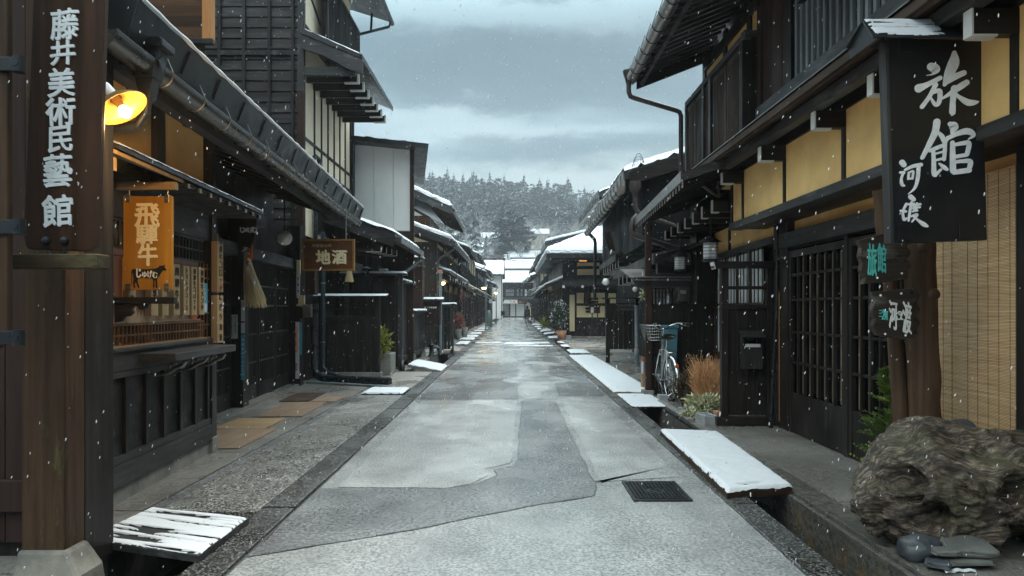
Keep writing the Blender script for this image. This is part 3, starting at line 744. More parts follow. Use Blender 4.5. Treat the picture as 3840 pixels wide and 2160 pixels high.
# recessed entrance front
xr=-3.55
def f(m):
    m.box(-3.75,-3.62,6.7,12.9,0,2.9)
    m.box(-3.6,-2.9,6.60,6.66,0,2.9)
P3('wall','dark_z',B,f)
P3('threshold','paving',B,lambda m:m.box(-3.60,-3.38,6.7,12.9,.005,.05),.004)
for i,(a,b_) in enumerate([(6.75,7.6),(7.64,9.3),(9.62,10.45),(10.50,11.35),(11.40,12.25)]):
    def f(m):
        m.box(xr-.03,xr+.0,a,a+.05,.05,2.1); m.box(xr-.03,xr,b_-.05,b_,.05,2.1)
        m.box(xr-.03,xr-.006,a+.05,b_-.05,.05,.27); 
        n=int((b_-a-.1)/.042)
        for j in range(n): y=a+.05+(b_-a-.1)*(j+.5)/n; m.box(xr-.025,xr-.004,y-.008,y+.008,.27,2.1)
    d=P3('lattice_door','dark_z',B,f)
    def f(m):
        for z in(.60,1.02,1.45,1.75): m.box(xr-.018,xr-.002,a+.05,b_-.05,z-.012,z+.012)
    P3('door_rail','grey_y',d,f)
P3('door_post','dark_z',B,lambda m:(m.box(-3.60,-3.40,9.33,9.58,.0,2.9)),.005)
P3('door_post','dark_z',B,lambda m:(m.box(-3.60,-3.36,12.28,12.55,.0,2.9)),.005)
P3('lintel','grey_y',B,lambda m:m.box(-3.60,-3.47,6.7,12.5,2.12,2.30),.006)
# main eave: roof, fascia, soffit, gutter
xg=-2.26
def f(m):
    pr=[(-2.20,3.17),(-6.4,4.55),(-10.6,3.17),(-10.6,3.07),(-6.4,4.43),(-2.30,3.08)]
    m.prism(pr,3.93,12.0)
P3('roof','metal_roof',B,f)
def f(m):
    m.prism([(-2.20,3.172),(-2.17,3.172),(-2.235,2.955),(-2.265,2.955)],3.9,12.02)
    m.prism([(-2.20,3.172),(-2.17,3.172),(-2.25,2.90),(-2.30,2.90),(-2.6,3.0),(-2.6,3.10)],3.875,3.895)
F_f=f
def f(m):
    F_f(m)
    for i in range(14): y=4.6+i*.56; m.beam((-2.174,y,3.13),(-2.225,y-.02,2.975),.012,.012,up=(0,1,0))
P3('fascia','metal_roof',B,f)
def f(m):
    halfpipe(m,xg,2.90,.078,.088,3.66,11.85)
GU=P3('gutter','gutter',B,f)
for o in (GU,): 
    o.data.shade_smooth() if 0 else None
def f(m):
    for i in range(15):
        y=4.35+i*.52; m.tube([(xg+.079*math.cos(a),y,2.90+.089*math.sin(a)) for a in [math.pi*(.98+1.04*j/12) for j in range(13)]],.006,5)
        m.beam((xg+.078,y,2.90),(xg+.035,y+.01,3.0),.006,.012,up=(0,1,0))
P3('gutter_ring','gutter_b',GU,f)
def f(m):
    y=4.17
    m.prism([(xg-.06,2.80),(xg+.06,2.80),(xg+.10,2.98),(xg-.10,2.98)],y-.07,y+.07)
    m.box(xg-.12,xg+.13,y-.09,y+.09,2.98,3.02); m.box(xg-.10,xg+.11,y-.075,y+.075,3.02,3.035)
    m.prism([(xg-.03,2.68),(xg+.03,2.68),(xg+.055,2.80),(xg-.055,2.80)],y-.05,y+.05)
    m.tube([(xg,y,2.70),(xg-.01,y,2.60),(xg-.06,y,2.52),(-2.5,y,2.5)],.028,10)
    m.obox((xg+.088,y,2.9),(.008,.07,.07),(.785,0,0))
P3('rainwater_head','iron',GU,f,.004)
def f(m):
    m.box(-2.50,-2.40,4.0,12.0,2.82,2.90); m.box(-2.365,-2.34,4.0,12.0,2.87,2.93)
P3('eave_beam','grey_y',B,f,.003)
P3('soffit','dark_y',B,lambda m:m.prism([(-2.35,2.97),(-3.7,3.45),(-3.7,3.40),(-2.35,2.93)],4.0,12.0))
def f(m):
    for i in range(16): y=4.1+i*.5; m.prism([(-2.36,2.93),(-3.6,3.38),(-3.6,3.30),(-2.36,2.86)],y,y+.06)
P3('rafter_row','dark_z',B,f)
P3('wall','dark_z',B,lambda m:m.prism([(-3.76,0),(-10.4,0),(-10.4,3.1),(-6.4,4.40),(-3.76,3.53)],4.75,12.0))
def f(m): snow_sheet(m,[(-2.45,4.0,3.26),(-2.165,3.95,3.168),(-2.165,12.0,3.168),(-2.45,12.0,3.26)],(8,220),.03,.012,seed=2); m.tube([(-2.172+.004*MN.noise(Vector((0,y*6,0))),y,3.178+.006*MN.noise(Vector((3,y*5,0)))) for y in [3.92+.05*i for i in range(162)]],[.015+.007*MN.noise(Vector((y_*.35,7,0))) for y_ in range(162)],7)
P3('snow_cover','snow',B,f)
# upper floor with glazed amber timber
U=thing('upper_storey','brown boarded upper storey with orange corner post above the near left roof','building',(-5.5,9.5,4.2))
part('wall',M['lapbrown'],U,lambda m:m.prism([(-9,8.05),(-3.62,8.05),(-3.75,8.3),(-5.6,11.6),(-9,11.6)],3.6,6.6,'z'))
part('corner_post',M['orangepost'],U,lambda m:m.box(-3.63,-3.53,7.99,8.12,4.56,6.6),.004)
part('corner_post',M['orangepost'],U,lambda m:m.box(-4.80,-4.72,7.98,8.05,4.2,6.6),.004)
part('sill',M['dark_x'],U,lambda m:m.box(-9,-3.5,7.97,8.04,4.50,4.56),.004)
part('roof',M['metal_roof'],U,lambda m:m.prism([(-3.0,6.5),(-6.3,7.6),(-9.6,6.5),(-9.6,6.6),(-6.3,7.72),(-3.0,6.6)],7.6,9.0))
# ---- beef sign
BS=thing('hanging_sign','amber wooden signboard with cream characters and a painted cow silhouette','sign',(-2.585,4.85,1.53))
a,b_=xu(463,4.85),xu(646,4.85); zt,zb=zv(736,4.85),zv(1087,4.85)
part('board',M['amberwood'],BS,lambda m:m.box(a,b_,4.845,4.875,zb,zt),.003)
m=MB()
for ch,u,v,w,h in(('飛',553,808,84,82),('驒',552,880,72,66),('牛',556,955,66,76)):
    put(m,ch,(xu(u,4.85),4.843,zv(v,4.85)),w*1.12/F*4.85,h*1.1/F*4.85,bold=.028,t=.003,warp=.02,skew=.03)
m.build('lettering',M['paint_cream'],BS)
cow=[(0,.72),(.02,.80),(.06,.84),(.25,.83),(.5,.83),(.68,.86),(.76,.90),(.80,.96),(.79,1.0),(.84,.97),(.90,.99),(.96,1.0),(.95,.95),(.93,.93),(.97,.86),(1.0,.80),(.97,.77),(.90,.79),(.86,.72),(.82,.62),(.78,.52),(.74,.47),(.73,.30),(.745,.08),(.72,.05),(.69,.08),(.69,.28),(.67,.42),(.655,.30),(.66,.08),(.63,.06),(.615,.10),(.625,.32),(.60,.46),(.45,.45),(.30,.48),(.22,.46),(.18,.38),(.19,.26),(.235,.10),(.22,.05),(.19,.06),(.15,.25),(.13,.30),(.10,.20),(.12,.07),(.10,.05),(.07,.08),(.05,.24),(.07,.42),(.055,.55),(.045,.70),(.03,.66),(.025,.35),(.01,.20),(0,.22),(.01,.5)]
m=MB(); u0,v0,w,h=494,1080,133,90
pts=[(xu(u0+w*p,4.85),zv(v0-h*(q-.05),4.85)) for p,q in cow]
m.prism(pts,4.8415,4.8435); m.build('cow_silhouette',M['paint_black'],BS)
m=MB()
for i,ch in enumerate('じゅげむ'): put(m,ch,(xu([524,545,565,584][i],4.85),4.839,zv([1024,1030,1028,1031][i],4.85)),[18,17,17,20][i]/F*4.85,[36,24,28,24][i]/F*4.85,bold=.03,t=.002,warp=.03)
m.build('lettering',M['paint_white2'],BS)
for u in(482,627):
    for v,dz in((745,1),(1078,-1)):
        m=MB(); x=xu(u,4.85); z=zv(v,4.85); m.box(x-.017,x+.017,4.838,4.88,z-.028,z+.028); m.tube([(x,4.86,z),(x,4.86,z+dz*.075)],.006,6); m.lathe([(0,.006),(.006,.004),(.007,0)],(x,4.838,z),8,Matrix.Rotation(math.pi/2,3,'X')); m.build('hanger',M['gutter_b'],BS,.002)
# ---- menu plaques (each a thing)
def plaque(y,wd,z0,z1,txt,label,k=0):
    X=-2.775+K*(y-Y0)
    T=thing('menu_plaque',label,'plaque',(X,y,z0),'pale wooden menu plaques on the shop front')
    part('board',M['palewood'],T,lambda m:m.box(X-.03,X+.018,y-wd/2,y+wd/2,z0,z1),.003)
    m=MB(); n=len(txt); ch=min((z1-z0)*.86/n,wd*.78)
    putline(m,txt,(X+.0205,y,(z0+z1)/2+.01),ch,gap=min(1.25,(z1-z0)*.88/n/ch),R=(0,1,0),bold=.025,t=.002); m.build('lettering',M['paint_black'],T)
    return T
pl=[(487,'ビール','menu plaque farthest left, half hidden behind the amber sign'),(572,'牛乳','menu plaque under the amber sign reading milk'),(613,'ビール','menu plaque reading beer below the right edge of the amber sign'),(655,'飛騨牛串','menu plaque just right of the amber sign edge'),(692,'トマトジュース','menu plaque with the longest katakana, second right of the amber sign'),(722,'飛騨牛コロッケ','menu plaque second from the blue notice'),(750,'飛騨牛メンチ','menu plaque next to the orange disc and blue notice')]
for u,t,l in pl: plaque(yL(u,-2.775),.105,1.345,1.775,t,l)
def bigpl(z0,z1,t,l):
    y=6.63; X=-2.745+K*(y-Y0)
    T=thing('shop_plaque',l,'plaque',(X,y,z0),'two large pale plaques on the corner post')
    part('board',M['palewood'],T,lambda m:m.box(X-.03,X+.03,y-.075,y+.06,z0,z1),.006)
    m=MB(); putline(m,t,(X+.0325,y-.005,(z0+z1)/2+.02),.075,gap=1.02 if len(t)>6 else 1.3,R=(0,1,0),bold=.03,t=.002); m.build('lettering',M['paint_black'],T)
    m=MB(); m.box(X+.03,X+.0325,y-.01,y+.03,z0+.03,z0+.08); m.build('red_seal',M['paint_red'],T)
    m=MB(); m.tube([(X+.0,y,z1),(X,y,z1+.08)],.006,6); m.build('cord',M['palewood'],T)
bigpl(1.56,2.05,'飛騨牛コロッケ','upper large wooden plaque on the bay corner post'); bigpl(1.07,1.53,'にぎり和酒','lower large wooden plaque on the bay corner post')
X=-2.79+K*(6.25-Y0); T=thing('notice','small blue and white notice hanging beside the menu plaques','notice',(X,6.32,1.34)); part('sheet',M['blue'],T,lambda m:m.box(X+.001,X+.004,6.32,6.45,1.36,1.64)); 
m=MB(); m.box(X+.0045,X+.006,6.335,6.435,1.37,1.45); putline(m,'公認店',(X+.006,6.385,1.54),.04,R=(0,1,0),bold=.03,t=.001); m.build('print',M['paper'],T)
X=-2.79+K*(6.2-Y0); T=thing('disc_sign','orange-red disc on the menu panel behind the last plaque','sign',(X,6.2,1.30))
m=MB(); m.lathe([(.0001,0),(.09,0),(.092,-.004)],(X-.005,6.2,1.385),20,Matrix.Rotation(math.pi/2,3,'Y')); m.build('disc',M['orange'],T)
# ---- things on the entrance front
def W(x,y): return x+K*(y-Y0)
X=W(-3.395,9.4)
T=thing('notice','white notice with two columns of vertical text on the entrance post','notice',(X,9.32,1.0)); y=9.325
part('sheet',M['paper'],T,lambda m:m.box(W(-3.59,y),W(-3.46,y)-.01,y-.004,y-.001,zv(1270,y),zv(1180,y)))
m=MB(); cx=(W(-3.59,y)+W(-3.46,y)-.01)/2; putline(m,'すべりますので',(cx+.028,y-.006,zv(1217,y)),.034,gap=1.0,bold=.03,t=.001); putline(m,'足元にご注意ください',(cx-.022,y-.006,zv(1225,y)),.027,gap=1.0,bold=.03,t=.001); m.build('print',M['paint_black'],T)
def strip(x,y,w,z0,z1,mat,label,txt=None,txm='paper',name='banner',R_=(1,0,0)):
    T=thing(name,label,name.replace('_',' '),(x,y,z0))
    part('sheet',M[mat],T,lambda m:m.box(x-w/2,x+w/2,y-.003,y,z0,z1))
    if txt:
        m=MB(); ch=min(w*.8,(z1-z0)*.8/len(txt)); putline(m,txt,(x,y-.0045,(z0+z1)/2),ch,gap=max(1,(z1-z0)*.85/len(txt)/ch),bold=.03,t=.001); m.build('print',M[txm],T)
    return T
for z0,z1,mt,l,t in((zv(1425,9.3),zv(1255,9.3),'blue','long blue vertical banner low on the entrance post','飛騨高山へようこそ'),(zv(1250,9.3),zv(1210,9.3),'paper','short pale blue strip above the long blue banner',None),(zv(1110,9.3),zv(1060,9.3),'pipe_teal','dark teal sticker behind the straw ornament',None),(zv(1205,9.3),zv(1125,9.3),'paper','white rod strip on the entrance post below the straw ornament',None)):
    strip(W(-3.395,9.3),9.31,.05,z0,z1,mt,l,t)
# straw ornament
SM=thing('straw_ornament','New Year straw tassel with white zigzag paper hanging by the door','ornament',(-3.55,9.25,1.45))
cx,cy,cz=xu(925,9.2),9.2,zv(935,9.2)
m=MB()
for i in range(240):
    a=rnd(0,6.28); r=rnd(0,1)**.6; L=rnd(.62,.74)
    p0=Vector((cx+.0+.025*r*math.cos(a),cy+.025*r*math.sin(a),cz-.06)); p1=Vector((cx+.13+.16*r*math.cos(a),cy+.10*r*math.sin(a),cz-.06-L*(1-.0*r)))
    mid=(p0+p1)/2+Vector((-.02,0,.02)); m.tube([p0,mid,p1],[.003,.0035,.002],3,smooth=False)
m.build('tassel',M['straw'],SM)
m=MB()
for k in range(3):
    m.tube([(cx+.02+.02*math.sin(j*.8+k*2.1),cy-.02+.02*math.cos(j*.8+k*2.1),cz-.02-.012*j-.03) for j in range(14)],.016,6)
for i in range(60):
    a=rnd(-2.6,.2); m.tube([(cx-.01,cy,cz+.0),(cx-.01+.07*math.cos(a)*rnd(.4,1),cy-.03,cz+.02+.05*math.sin(a+1.2))],.003,3)
m.build('knot',M['straw'],SM)
m=MB()
for j in range(5): m.obox((cx+.06+.028*j,cy-.11,cz-.26-.055*j),(.04,.003,.07),(0,.35,0))
m.build('paper_streamer',M['paper'],SM)
m=MB(); m.obox((cx+.085,cy-.06,cz-.03),(.03,.02,.22),(0,.05,0)); m.obox((cx+.055,cy-.07,cz-.10),(.05,.02,.04)); m.build('red_ribbon',M['orange'],SM)
m=MB(); m.lathe([(0,.03),(.02,.025),(.03,0),(.02,-.025),(0,-.03)],(cx+.05,cy-.08,cz-.19),10); m.build('gold_bell',M['gutter_b'],SM)
# carved name board above
NB=thing('name_board','tapered carved name board with pale script above the straw ornament','sign',(-3.6,9.1,2.25)); Y=9.05
part('board',M['redbrown_z'],NB,lambda m:m.prism([(xu(u,Y),zv(v,Y)) for u,v in((897,822),(962,818),(952,895),(938,930),(905,922))],Y,Y+.04),.004)
m=MB(); putline(m,'じゅげむ',(xu(932,Y),Y-.004,zv(862,Y)),.085,gap=.62,vertical=False,bold=.05,t=.01,warp=.04); m.build('lettering',M['paint_white'],NB)
GL=thing('globe_lamp','unlit round white globe lamp under the near left eave','lamp',(xu(1067,9.6),9.6,zv(920,9.6)))
m=MB(); m.lathe([(.0001,.105)]+[(.105*math.sin(a),.105*math.cos(a)) for a in [math.pi*i/12 for i in range(1,12)]]+[(.0001,-.105)],(xu(1067,9.6),9.6,zv(893,9.6)),24); m.build('globe',M['bulbglass'],GL)
m=MB(); m.tube([(xu(1067,9.6),9.6,zv(893,9.6)+.1),(xu(1067,9.6),9.6,2.95)],.012,8); m.build('stem',M['iron'],GL)
# sake sign
Y=10.4; SK=thing('hanging_sign','horizontal framed brown sign with large cream characters under the eave','sign',(xu(1230,Y),Y,2.0))
a,b_=xu(1140,Y),xu(1322,Y); zt,zb=zv(904,Y),zv(1008,Y)
part('board',M['signwood2'] if 'signwood2' in M else wood('signwood2',(.10,.04,.018),(.19,.08,.03),'x',.4),SK,lambda m:m.box(a,b_,Y,Y+.03,zb,zt))
def f(m):
    m.box(a,b_,Y-.015,Y+.04,zb-.03,zb); m.box(a,b_,Y-.015,Y+.04,zt,zt+.03); m.box(b_,b_+.03,Y-.015,Y+.04,zb-.03,zt+.03); m.box(a-.03,a,Y-.015,Y+.04,zb-.03,zt+.03)
wood('framewood',(.25,.12,.03),(.38,.20,.06),'x',.45); part('frame',M['framewood'],SK,f,.003)
m=MB()
for ch,u in(('地',1212),('酒',1273)): put(m,ch,(xu(u,Y),Y-.003,zv(964,Y)),56/F*Y,54/F*Y,bold=.04,t=.006,warp=.03)
m.build('lettering',M['paint_cream'],SK)
m=MB(); putline(m,'飛騨高山の',(xu(1207,Y),Y-.003,zv(921,Y)),.058,gap=1.05,vertical=False,bold=.03,t=.004); m.build('lettering',M['paint_gold'],SK)
m=MB(); m.tube([(xu(1297,Y),Y+.01,zt+.02),(xu(1297,Y),Y+.01,2.95)],.008,6); m.tube([(xu(1170,Y),Y+.01,zt+.02),(xu(1170,Y),Y+.01,2.95)],.008,6); m.build('hanger',M['pipe_grey'],SK)
# second little straw broom
T=thing('straw_broom','small dark straw broom hanging just right of the framed sign','ornament',(xu(1313,11.3),11.3,zv(1058,11.3))); m=MB()
for i in range(110):
    a=rnd(0,6.28); r=rnd(0,1)**.5; x,y=xu(1310,11.3),11.3; m.tube([(x+.02*r*math.cos(a),y+.02*r*math.sin(a),zv(1000,11.3)),(x+.075*r*math.cos(a),y+.07*r*math.sin(a),zv(1058,11.3)+rnd(0,.02))],.004,3)
m.build('tassel',M['straw'],T); m=MB(); m.tube([(xu(1310,11.3),11.3,zv(1003,11.3)),(xu(1310,11.3),11.3,2.9)],.006,5); m.build('cord',M['iron'],T)
# fittings round the far post of the entrance
Y=12.2
def fx(name,label,cat,u0,u1,v0,v1,Y,mat,d=.03,txt=None):
    T=thing(name,label,cat,(xu((u0+u1)/2,Y),Y,zv(v1,Y)))
    part('panel',M[mat],T,lambda m:m.box(xu(u0,Y),xu(u1,Y),Y,Y+d,zv(v1,Y),zv(v0,Y)),.003 if d>.01 else 0)
    if txt:
        m=MB(); h=(zv(v0,Y)-zv(v1,Y)); w=xu(u1,Y)-xu(u0,Y); ch=min(w*.75,h*.85/len(txt)); putline(m,txt,((xu((u0+u1)/2,Y)),Y-.002,(zv(v0,Y)+zv(v1,Y))/2),ch,gap=max(1,h*.88/len(txt)/ch),bold=.03,t=.001); m.build('print',M['paint_black'],T)
    return T
fx('wall_panel','upper cream plaster strip beside the entrance far post','panel',1112,1125,975,1028,Y,'cream2')
fx('notice','grey and white framed notice beside the entrance far post','notice',1111,1124,1028,1108,Y-.02,'paper',.015,'営業中')
fx('wall_panel','lower cream plaster block beside the entrance far post','panel',1112,1142,1108,1148,Y,'cream2')
fx('letter_box','small grey metal letter box on the far entrance wall','box',1135,1165,1143,1190,Y-.12,'gutter_b',.12)
fx('wall_panel','dark wood shelf panel below the letter box','panel',1110,1135,1155,1192,Y-.02,'redbrown_x')
fx('cabinet','black cabinet with a brown side on the wall left of the framed sign','cabinet',1145,1180,1015,1105,Y+.2,'redbrown_z',.2)
fx('intercom','round black intercom by the entrance','intercom',1108,1117,1118,1140,Y-.05,'pipe_black',.03)
T=fx('poster','long white poster with a red twisted emblem at the entrance','poster',1108,1122,1207,1420,Y-.05,'paper',.004,None)
m=MB(); x=xu(1115,Y); 
for s_ in(-1,1): m.tube([(x+s_*.02*math.sin(t*3.14*3/10),Y-.056,zv(1225+9.5*t,Y)) for t in range(11)],.006,5)
m.build('emblem',M['orange'],T)
m=MB(); putline(m,'祭の森',(x,Y-.056,zv(1375,Y)),.04,bold=.03,t=.001); m.build('print',M['paint_black'],T)
fx('poster','blue and green poster behind the white poster','poster',1121,1131,1210,1330,Y,'blue',.004)
# black wing screen closing the entrance
Y=13.8
SC=thing('wing_screen','black board screen with a slatted top standing across the left pavement','screen',(-3.3,Y,0))
x0,x1=xu(1195,Y),xu(1425,Y)
def f(m):
    zt=zv(1185,Y)
    n=7
    for i in range(n): m.box(x0+(x1-x0)*i/n+.004,x0+(x1-x0)*(i+1)/n-.004,Y,Y+.03,.12,zt)
part('board',M['dark_z'],SC,f,.002)
part('frame',M['dark_z'],SC,lambda m:(m.box(x1-.08,x1,Y-.03,Y+.05,.1,1.66),m.box(x0,x0+.08,Y-.03,Y+.05,.1,1.66),m.box(x0,x1,Y-.02,Y+.04,zv(1205,Y),zv(1187,Y)),m.box(x0,x1,Y-.01,Y+.03,1.50,1.53),m.box(x0,x1,Y-.01,Y+.03,1.38,1.41)),.003)
part('cap',M['metal_roof'],SC,lambda m:m.slab((x0-.1,Y-.16,1.66),(x1+.16,Y-.16,1.66),(x1+.16,Y+.1,1.70),(x0-.1,Y+.1,1.70),.025))
m=MB(); snow_sheet(m,[(x0-.1,Y-.16,1.66),(x1+.16,Y-.16,1.66),(x1+.16,Y+.1,1.70),(x0-.1,Y+.1,1.70)],(50,8),.012,.03); m.build('snow_cover',M['snow'],SC)
part('plinth',M['concrete'],SC,lambda m:m.box(x0,x1+.03,Y-.06,Y+.1,-.02,.12),.006)
# pipes
PP=thing('drain_pipe','dark teal downpipe running down the screen and out along the ground','pipe',(-3.8,13.2,0))
m=MB(); m.tube([(xu(1211,13.3),13.3,2.9),(xu(1211,13.3),13.3,.35),(xu(1212,13.3),13.28,.25),(xu(1228,13.2),13.2,.17),(xu(1300,12.9),12.9,.06)],.045,12); m.build('pipe',M['pipe_teal'],PP)
m=MB(); 
for z in(.75,1.9): m.lathe([(.05,-.01),(.05,.01)],(xu(1211,13.3),13.3,z),14)
m.build('clamp',M['pipe_grey'],PP)
PP=thing('drain_pipe','fat black frosted pipe lying on the ground before the screen','pipe',(-3.4,12.6,0))
m=MB(); m.tube([(xu(1180,13),13,1.5),(xu(1180,13),13,.25),(xu(1190,12.95),12.95,.13),(xu(1215,12.8),12.8,.085),(xu(1465,12.4),12.35,.085)],.075,14); m.build('pipe',M['pipe_black'],PP)
PP=thing('drain_pipe','thin grey pipe on the ground nearest the shop entrance','pipe',(-3.4,12.2,0))
m=MB(); m.tube([(xu(1148,12.7),12.7,.04),(xu(1455,12.1),12.0,.035),(xu(1475,12),11.9,.02)],.022,8); m.build('pipe',M['pipe_grey'],PP)
# eave lantern
def lantern(x,y,z,s,label,glass='curtain',mat='iron',top=None):
    T=thing('eave_lantern',label,'lantern',(x,y,z-s*.5),'metal lanterns hanging under the eaves')
    m=MB(); n=6
    m.lathe([(.02*s*3,.62*s),(.10*s,.60*s),(.30*s,.50*s),(.52*s,.40*s),(.52*s,.385*s),(.30*s,.40*s)],(x,y,z),6); m.build('cap',M[mat],T)
    m=MB()
    for i in range(6):
        a=i*math.pi/3; px,py=x+.36*s*math.cos(a),y+.36*s*math.sin(a); m.beam((px,py,z-.40*s),(px,py,z+.40*s),.05*s,.05*s)
        a2=a+math.pi/3; qx,qy=x+.36*s*math.cos(a2),y+.36*s*math.sin(a2)
        for zz in(-.40,.36): m.beam((px,py,z+zz*s),(qx,qy,z+zz*s),.06*s,.06*s)
        A=Vector((px,py,z));Q=Vector((qx,qy,z))
        for k in range(1,4):
            t0=A.lerp(Q,k/4)
            m.beam(t0+Vector((0,0,-.38*s)),t0+Vector((0,0,.34*s)),.022*s,.02*s)
        for k in range(5): zz=(-.30+.14*k)*s; m.beam(A+Vector((0,0,zz)),Q+Vector((0,0,zz)),.022*s,.02*s)
    m.build('cage',M[mat],T)
    m=MB(); m.lathe([(.31*s,-.37*s),(.31*s,.35*s)],(x,y,z),6,smooth=False); m.build('glass',M[glass],T)
    m=MB(); m.lathe([(.30*s,-.50*s),(.40*s,-.42*s),(.40*s,-.40*s)],(x,y,z),6); m.tube([(x,y,z+.6*s),(x,y,z+.6*s+(top or .25))],.008,6); m.build('bracket',M[mat],T)
    return T
lantern(xu(1373,13.6),13.6,zv(1020,13.6),.19,'black square-roofed lantern left of the brown siding wall','glassdark')
# nandina
def leafy(name,label,cat,c,rx,ry,rz_,n,size,mat,parent=None,seed=0,long=2.2,up=.2,shell=.35,stem=None,group=None):
    T=thing(name,label,cat,(c[0],c[1],max(0,c[2]-rz_)),group); m=MB(); rs=random.Random(seed)
    for i in range(n):
        a=rs.uniform(0,6.28); b2=math.acos(rs.uniform(-1,1)); r=(shell+(1-shell)*rs.random())*(1+.25*math.sin(a*3+seed)*math.sin(b2*2))
        p=Vector((c[0]+rx*r*math.sin(b2)*math.cos(a),c[1]+ry*r*math.sin(b2)*math.sin(a),c[2]+rz_*r*math.cos(b2)))
        if p.z<.02: continue
        d=(p-Vector(c)); d.z+=up*rz_; d=d.normalized()+Vector((rs.uniform(-.6,.6),rs.uniform(-.6,.6),rs.uniform(-.6,.6))); d.normalize()
        s_=d.cross(Vector((rs.uniform(-1,1),rs.uniform(-1,1),rs.uniform(-1,1)))).normalized()
        l=size*rs.uniform(.6,1.3)*long/2; w=size*.5*rs.uniform(.6,1.2)
        nn=d.cross(s_)*w*.3
        m.add([p-d*l,p+s_*w*.5+nn,p+d*l,p-s_*w*.5+nn],[(0,1,2),(0,2,3)])
    m.build('foliage',M[mat],T)
    if stem:
        m=MB()
        for k in range(stem[0]):
            a=rs.uniform(0,6.28); e=Vector(c)+Vector((rx*.6*math.cos(a),ry*.6*math.sin(a),rz_*rs.uniform(0,.6))); g=Vector((c[0]+rs.uniform(-.04,.04),c[1],.01))
            m.tube([g,(g+e)/2+Vector((rs.uniform(-.03,.03),0,.02)),e],[stem[1],stem[1]*.8,stem[1]*.4],5)
        m.build('stem',M['log'],T)
    return T
leafy('nandina_shrub','green and yellow nandina leaves poking out behind the black screen','shrub',(xu(1432,14.4),14.4,.70),.22,.2,.34,260,.10,'leaf_yel',seed=3,stem=(5,.012))
T=thing('planter_kerb','rough pale stone kerb at the foot of the nandina','kerb',(-2.7,14.3,0)); part('stone',M['concrete'],T,lambda m:m.box(xu(1425,14.5),xu(1472,14.5),14.3,14.9,0,zv(1325,14.4)),.02)
# ================================================================ FURTHER LEFT HOUSES
# ---- tall black-boarded three storey house
D=thing('tall_townhouse','tall three-storey black boarded townhouse with pent roof and cream strips','building',(-6,14.5,0))
xc=-3.92; y0,y1=12.8,16.6
part('wall',M['dark_z'],D,lambda m:m.box(-12,xc-.06,y0+.10,y1,0,8.9))
def f(m):
    z=2.5;i=0
    while z<8.9:
        xs=[-8.5,-6.2,-5.35,-4.5,xc-.08]
        m.prism([(y0+.10,z),(y0+.045,z),(y0+.07,z+.194),(y0+.10,z+.194)],-9,xc-.07,'x'); z+=.2; i+=1
part('lapped_board',M['lapcol'],D,f)
def f(m):
    for u in(820,912,1008,1095): x=xu(u,y0); m.box(x-.03,x+.03,y0+.0,y0+.05,2.5,8.8)
    m.box(-9,xc-.1,y0+.005,y0+.05,zv(205,y0),zv(188,y0))
part('wall_batten',M['charred_z'],D,f,.003)
part('corner_post',M['grey_z'],D,lambda m:m.box(xc-.10,xc+.02,y0-.02,y0+.1,zv(345,y0),8.85),.004)
part('corner_post',M['redbrown_z'],D,lambda m:m.box(xc-.10,xc+.02,y0-.02,y0+.1,2.6,zv(346,y0)),.004)
# street side: cream plaster and dark strips
part('plaster_wall',M['cream'],D,lambda m:m.box(xc-.06,xc-.01,y0+.1,y1,2.8,8.8))
def f(m):
    for k in range(7): y=y0+.75+k*.5; m.box(xc-.01,xc+.012,y-.03,y+.03,4.2,5.95)
    m.box(xc-.01,xc+.015,y0+.1,y1,4.6,4.66); m.box(xc-.01,xc+.02,y1-.06,y1,2.8,8.2); m.box(xc-.01,xc+.015,y0+.1,y1,6.75,6.8)
    m.beam((xc,y0+.2,7.6),(xc,y0+1.2,7.2),.02,.06)
part('timber_strip',M['dark_z'],D,f,.002)
def win(par,name,y0,y1,z0,z1,x,n,mat='dark_z',gl='glassdark',fr=.05,d=.05,sgn=1,slat=.022):
    m=MB(); m.box(x,x+sgn*d,y0,y0+fr,z0,z1);m.box(x,x+sgn*d,y1-fr,y1,z0,z1);m.box(x,x+sgn*d*.98,y0+fr,y1-fr,z0,z0+fr);m.box(x,x+sgn*d*.98,y0+fr,y1-fr,z1-fr,z1)
    for i in range(n): y=y0+fr+(y1-y0-2*fr)*(i+.5)/n; m.box(x+sgn*.01,x+sgn*d*.8,y-slat/2,y+slat/2,z0+fr,z1-fr)
    o=m.build(name,M[mat],par)
    m=MB(); m.box(x+sgn*.002,x+sgn*.006,y0+fr,y1-fr,z0+fr,z1-fr); m.build('pane',M[gl],o); return o
win(D,'lattice_window',13.55,16.5,2.9,4.25,xc,34,'charred_z')
win(D,'lattice_window',13.6,16.5,6.3,8.1,xc+.2,30,'charred_z')
def f(m):
    z1,z0=6.62,6.12
    m.prism([(xc,z1),(xc+1.12,z0),(xc+1.12,z0-.06),(xc,z1-.1)],y0-.12,y1-.6)
    m.beam((xc+1.12,y0-.12,z0-.04),(xc+1.12,y1-.6,z0-.04),.03,.09)
PR=part('pent_roof',M['metal_roof'],D,f)
part('bargeboard',M['grey_x'],D,lambda m:(m.prism([(xc,6.58),(xc+1.14,6.08),(xc+1.14,5.78),(xc+.9,5.85),(xc+.4,6.12),(xc,6.25)],y0-.10,y0-.05),m.box(xc,xc+.98,y0+.0,y0+.07,5.78,5.95)),.003)
for k in range(7):
    y=y0+.25+k*.46
    m=MB(); m.box(xc,xc+.98,y-.03,y+.03,5.72,5.86); o=m.build('bracket',M['dark_x'],D)
    m=MB(); m.box(xc+.965,xc+1.0,y-.034,y+.034,5.70,5.88); m.box(xc+.72,xc+.965,y-.034,y+.034,5.70,5.725); m.build('white_tip',M['white_tip'],o)
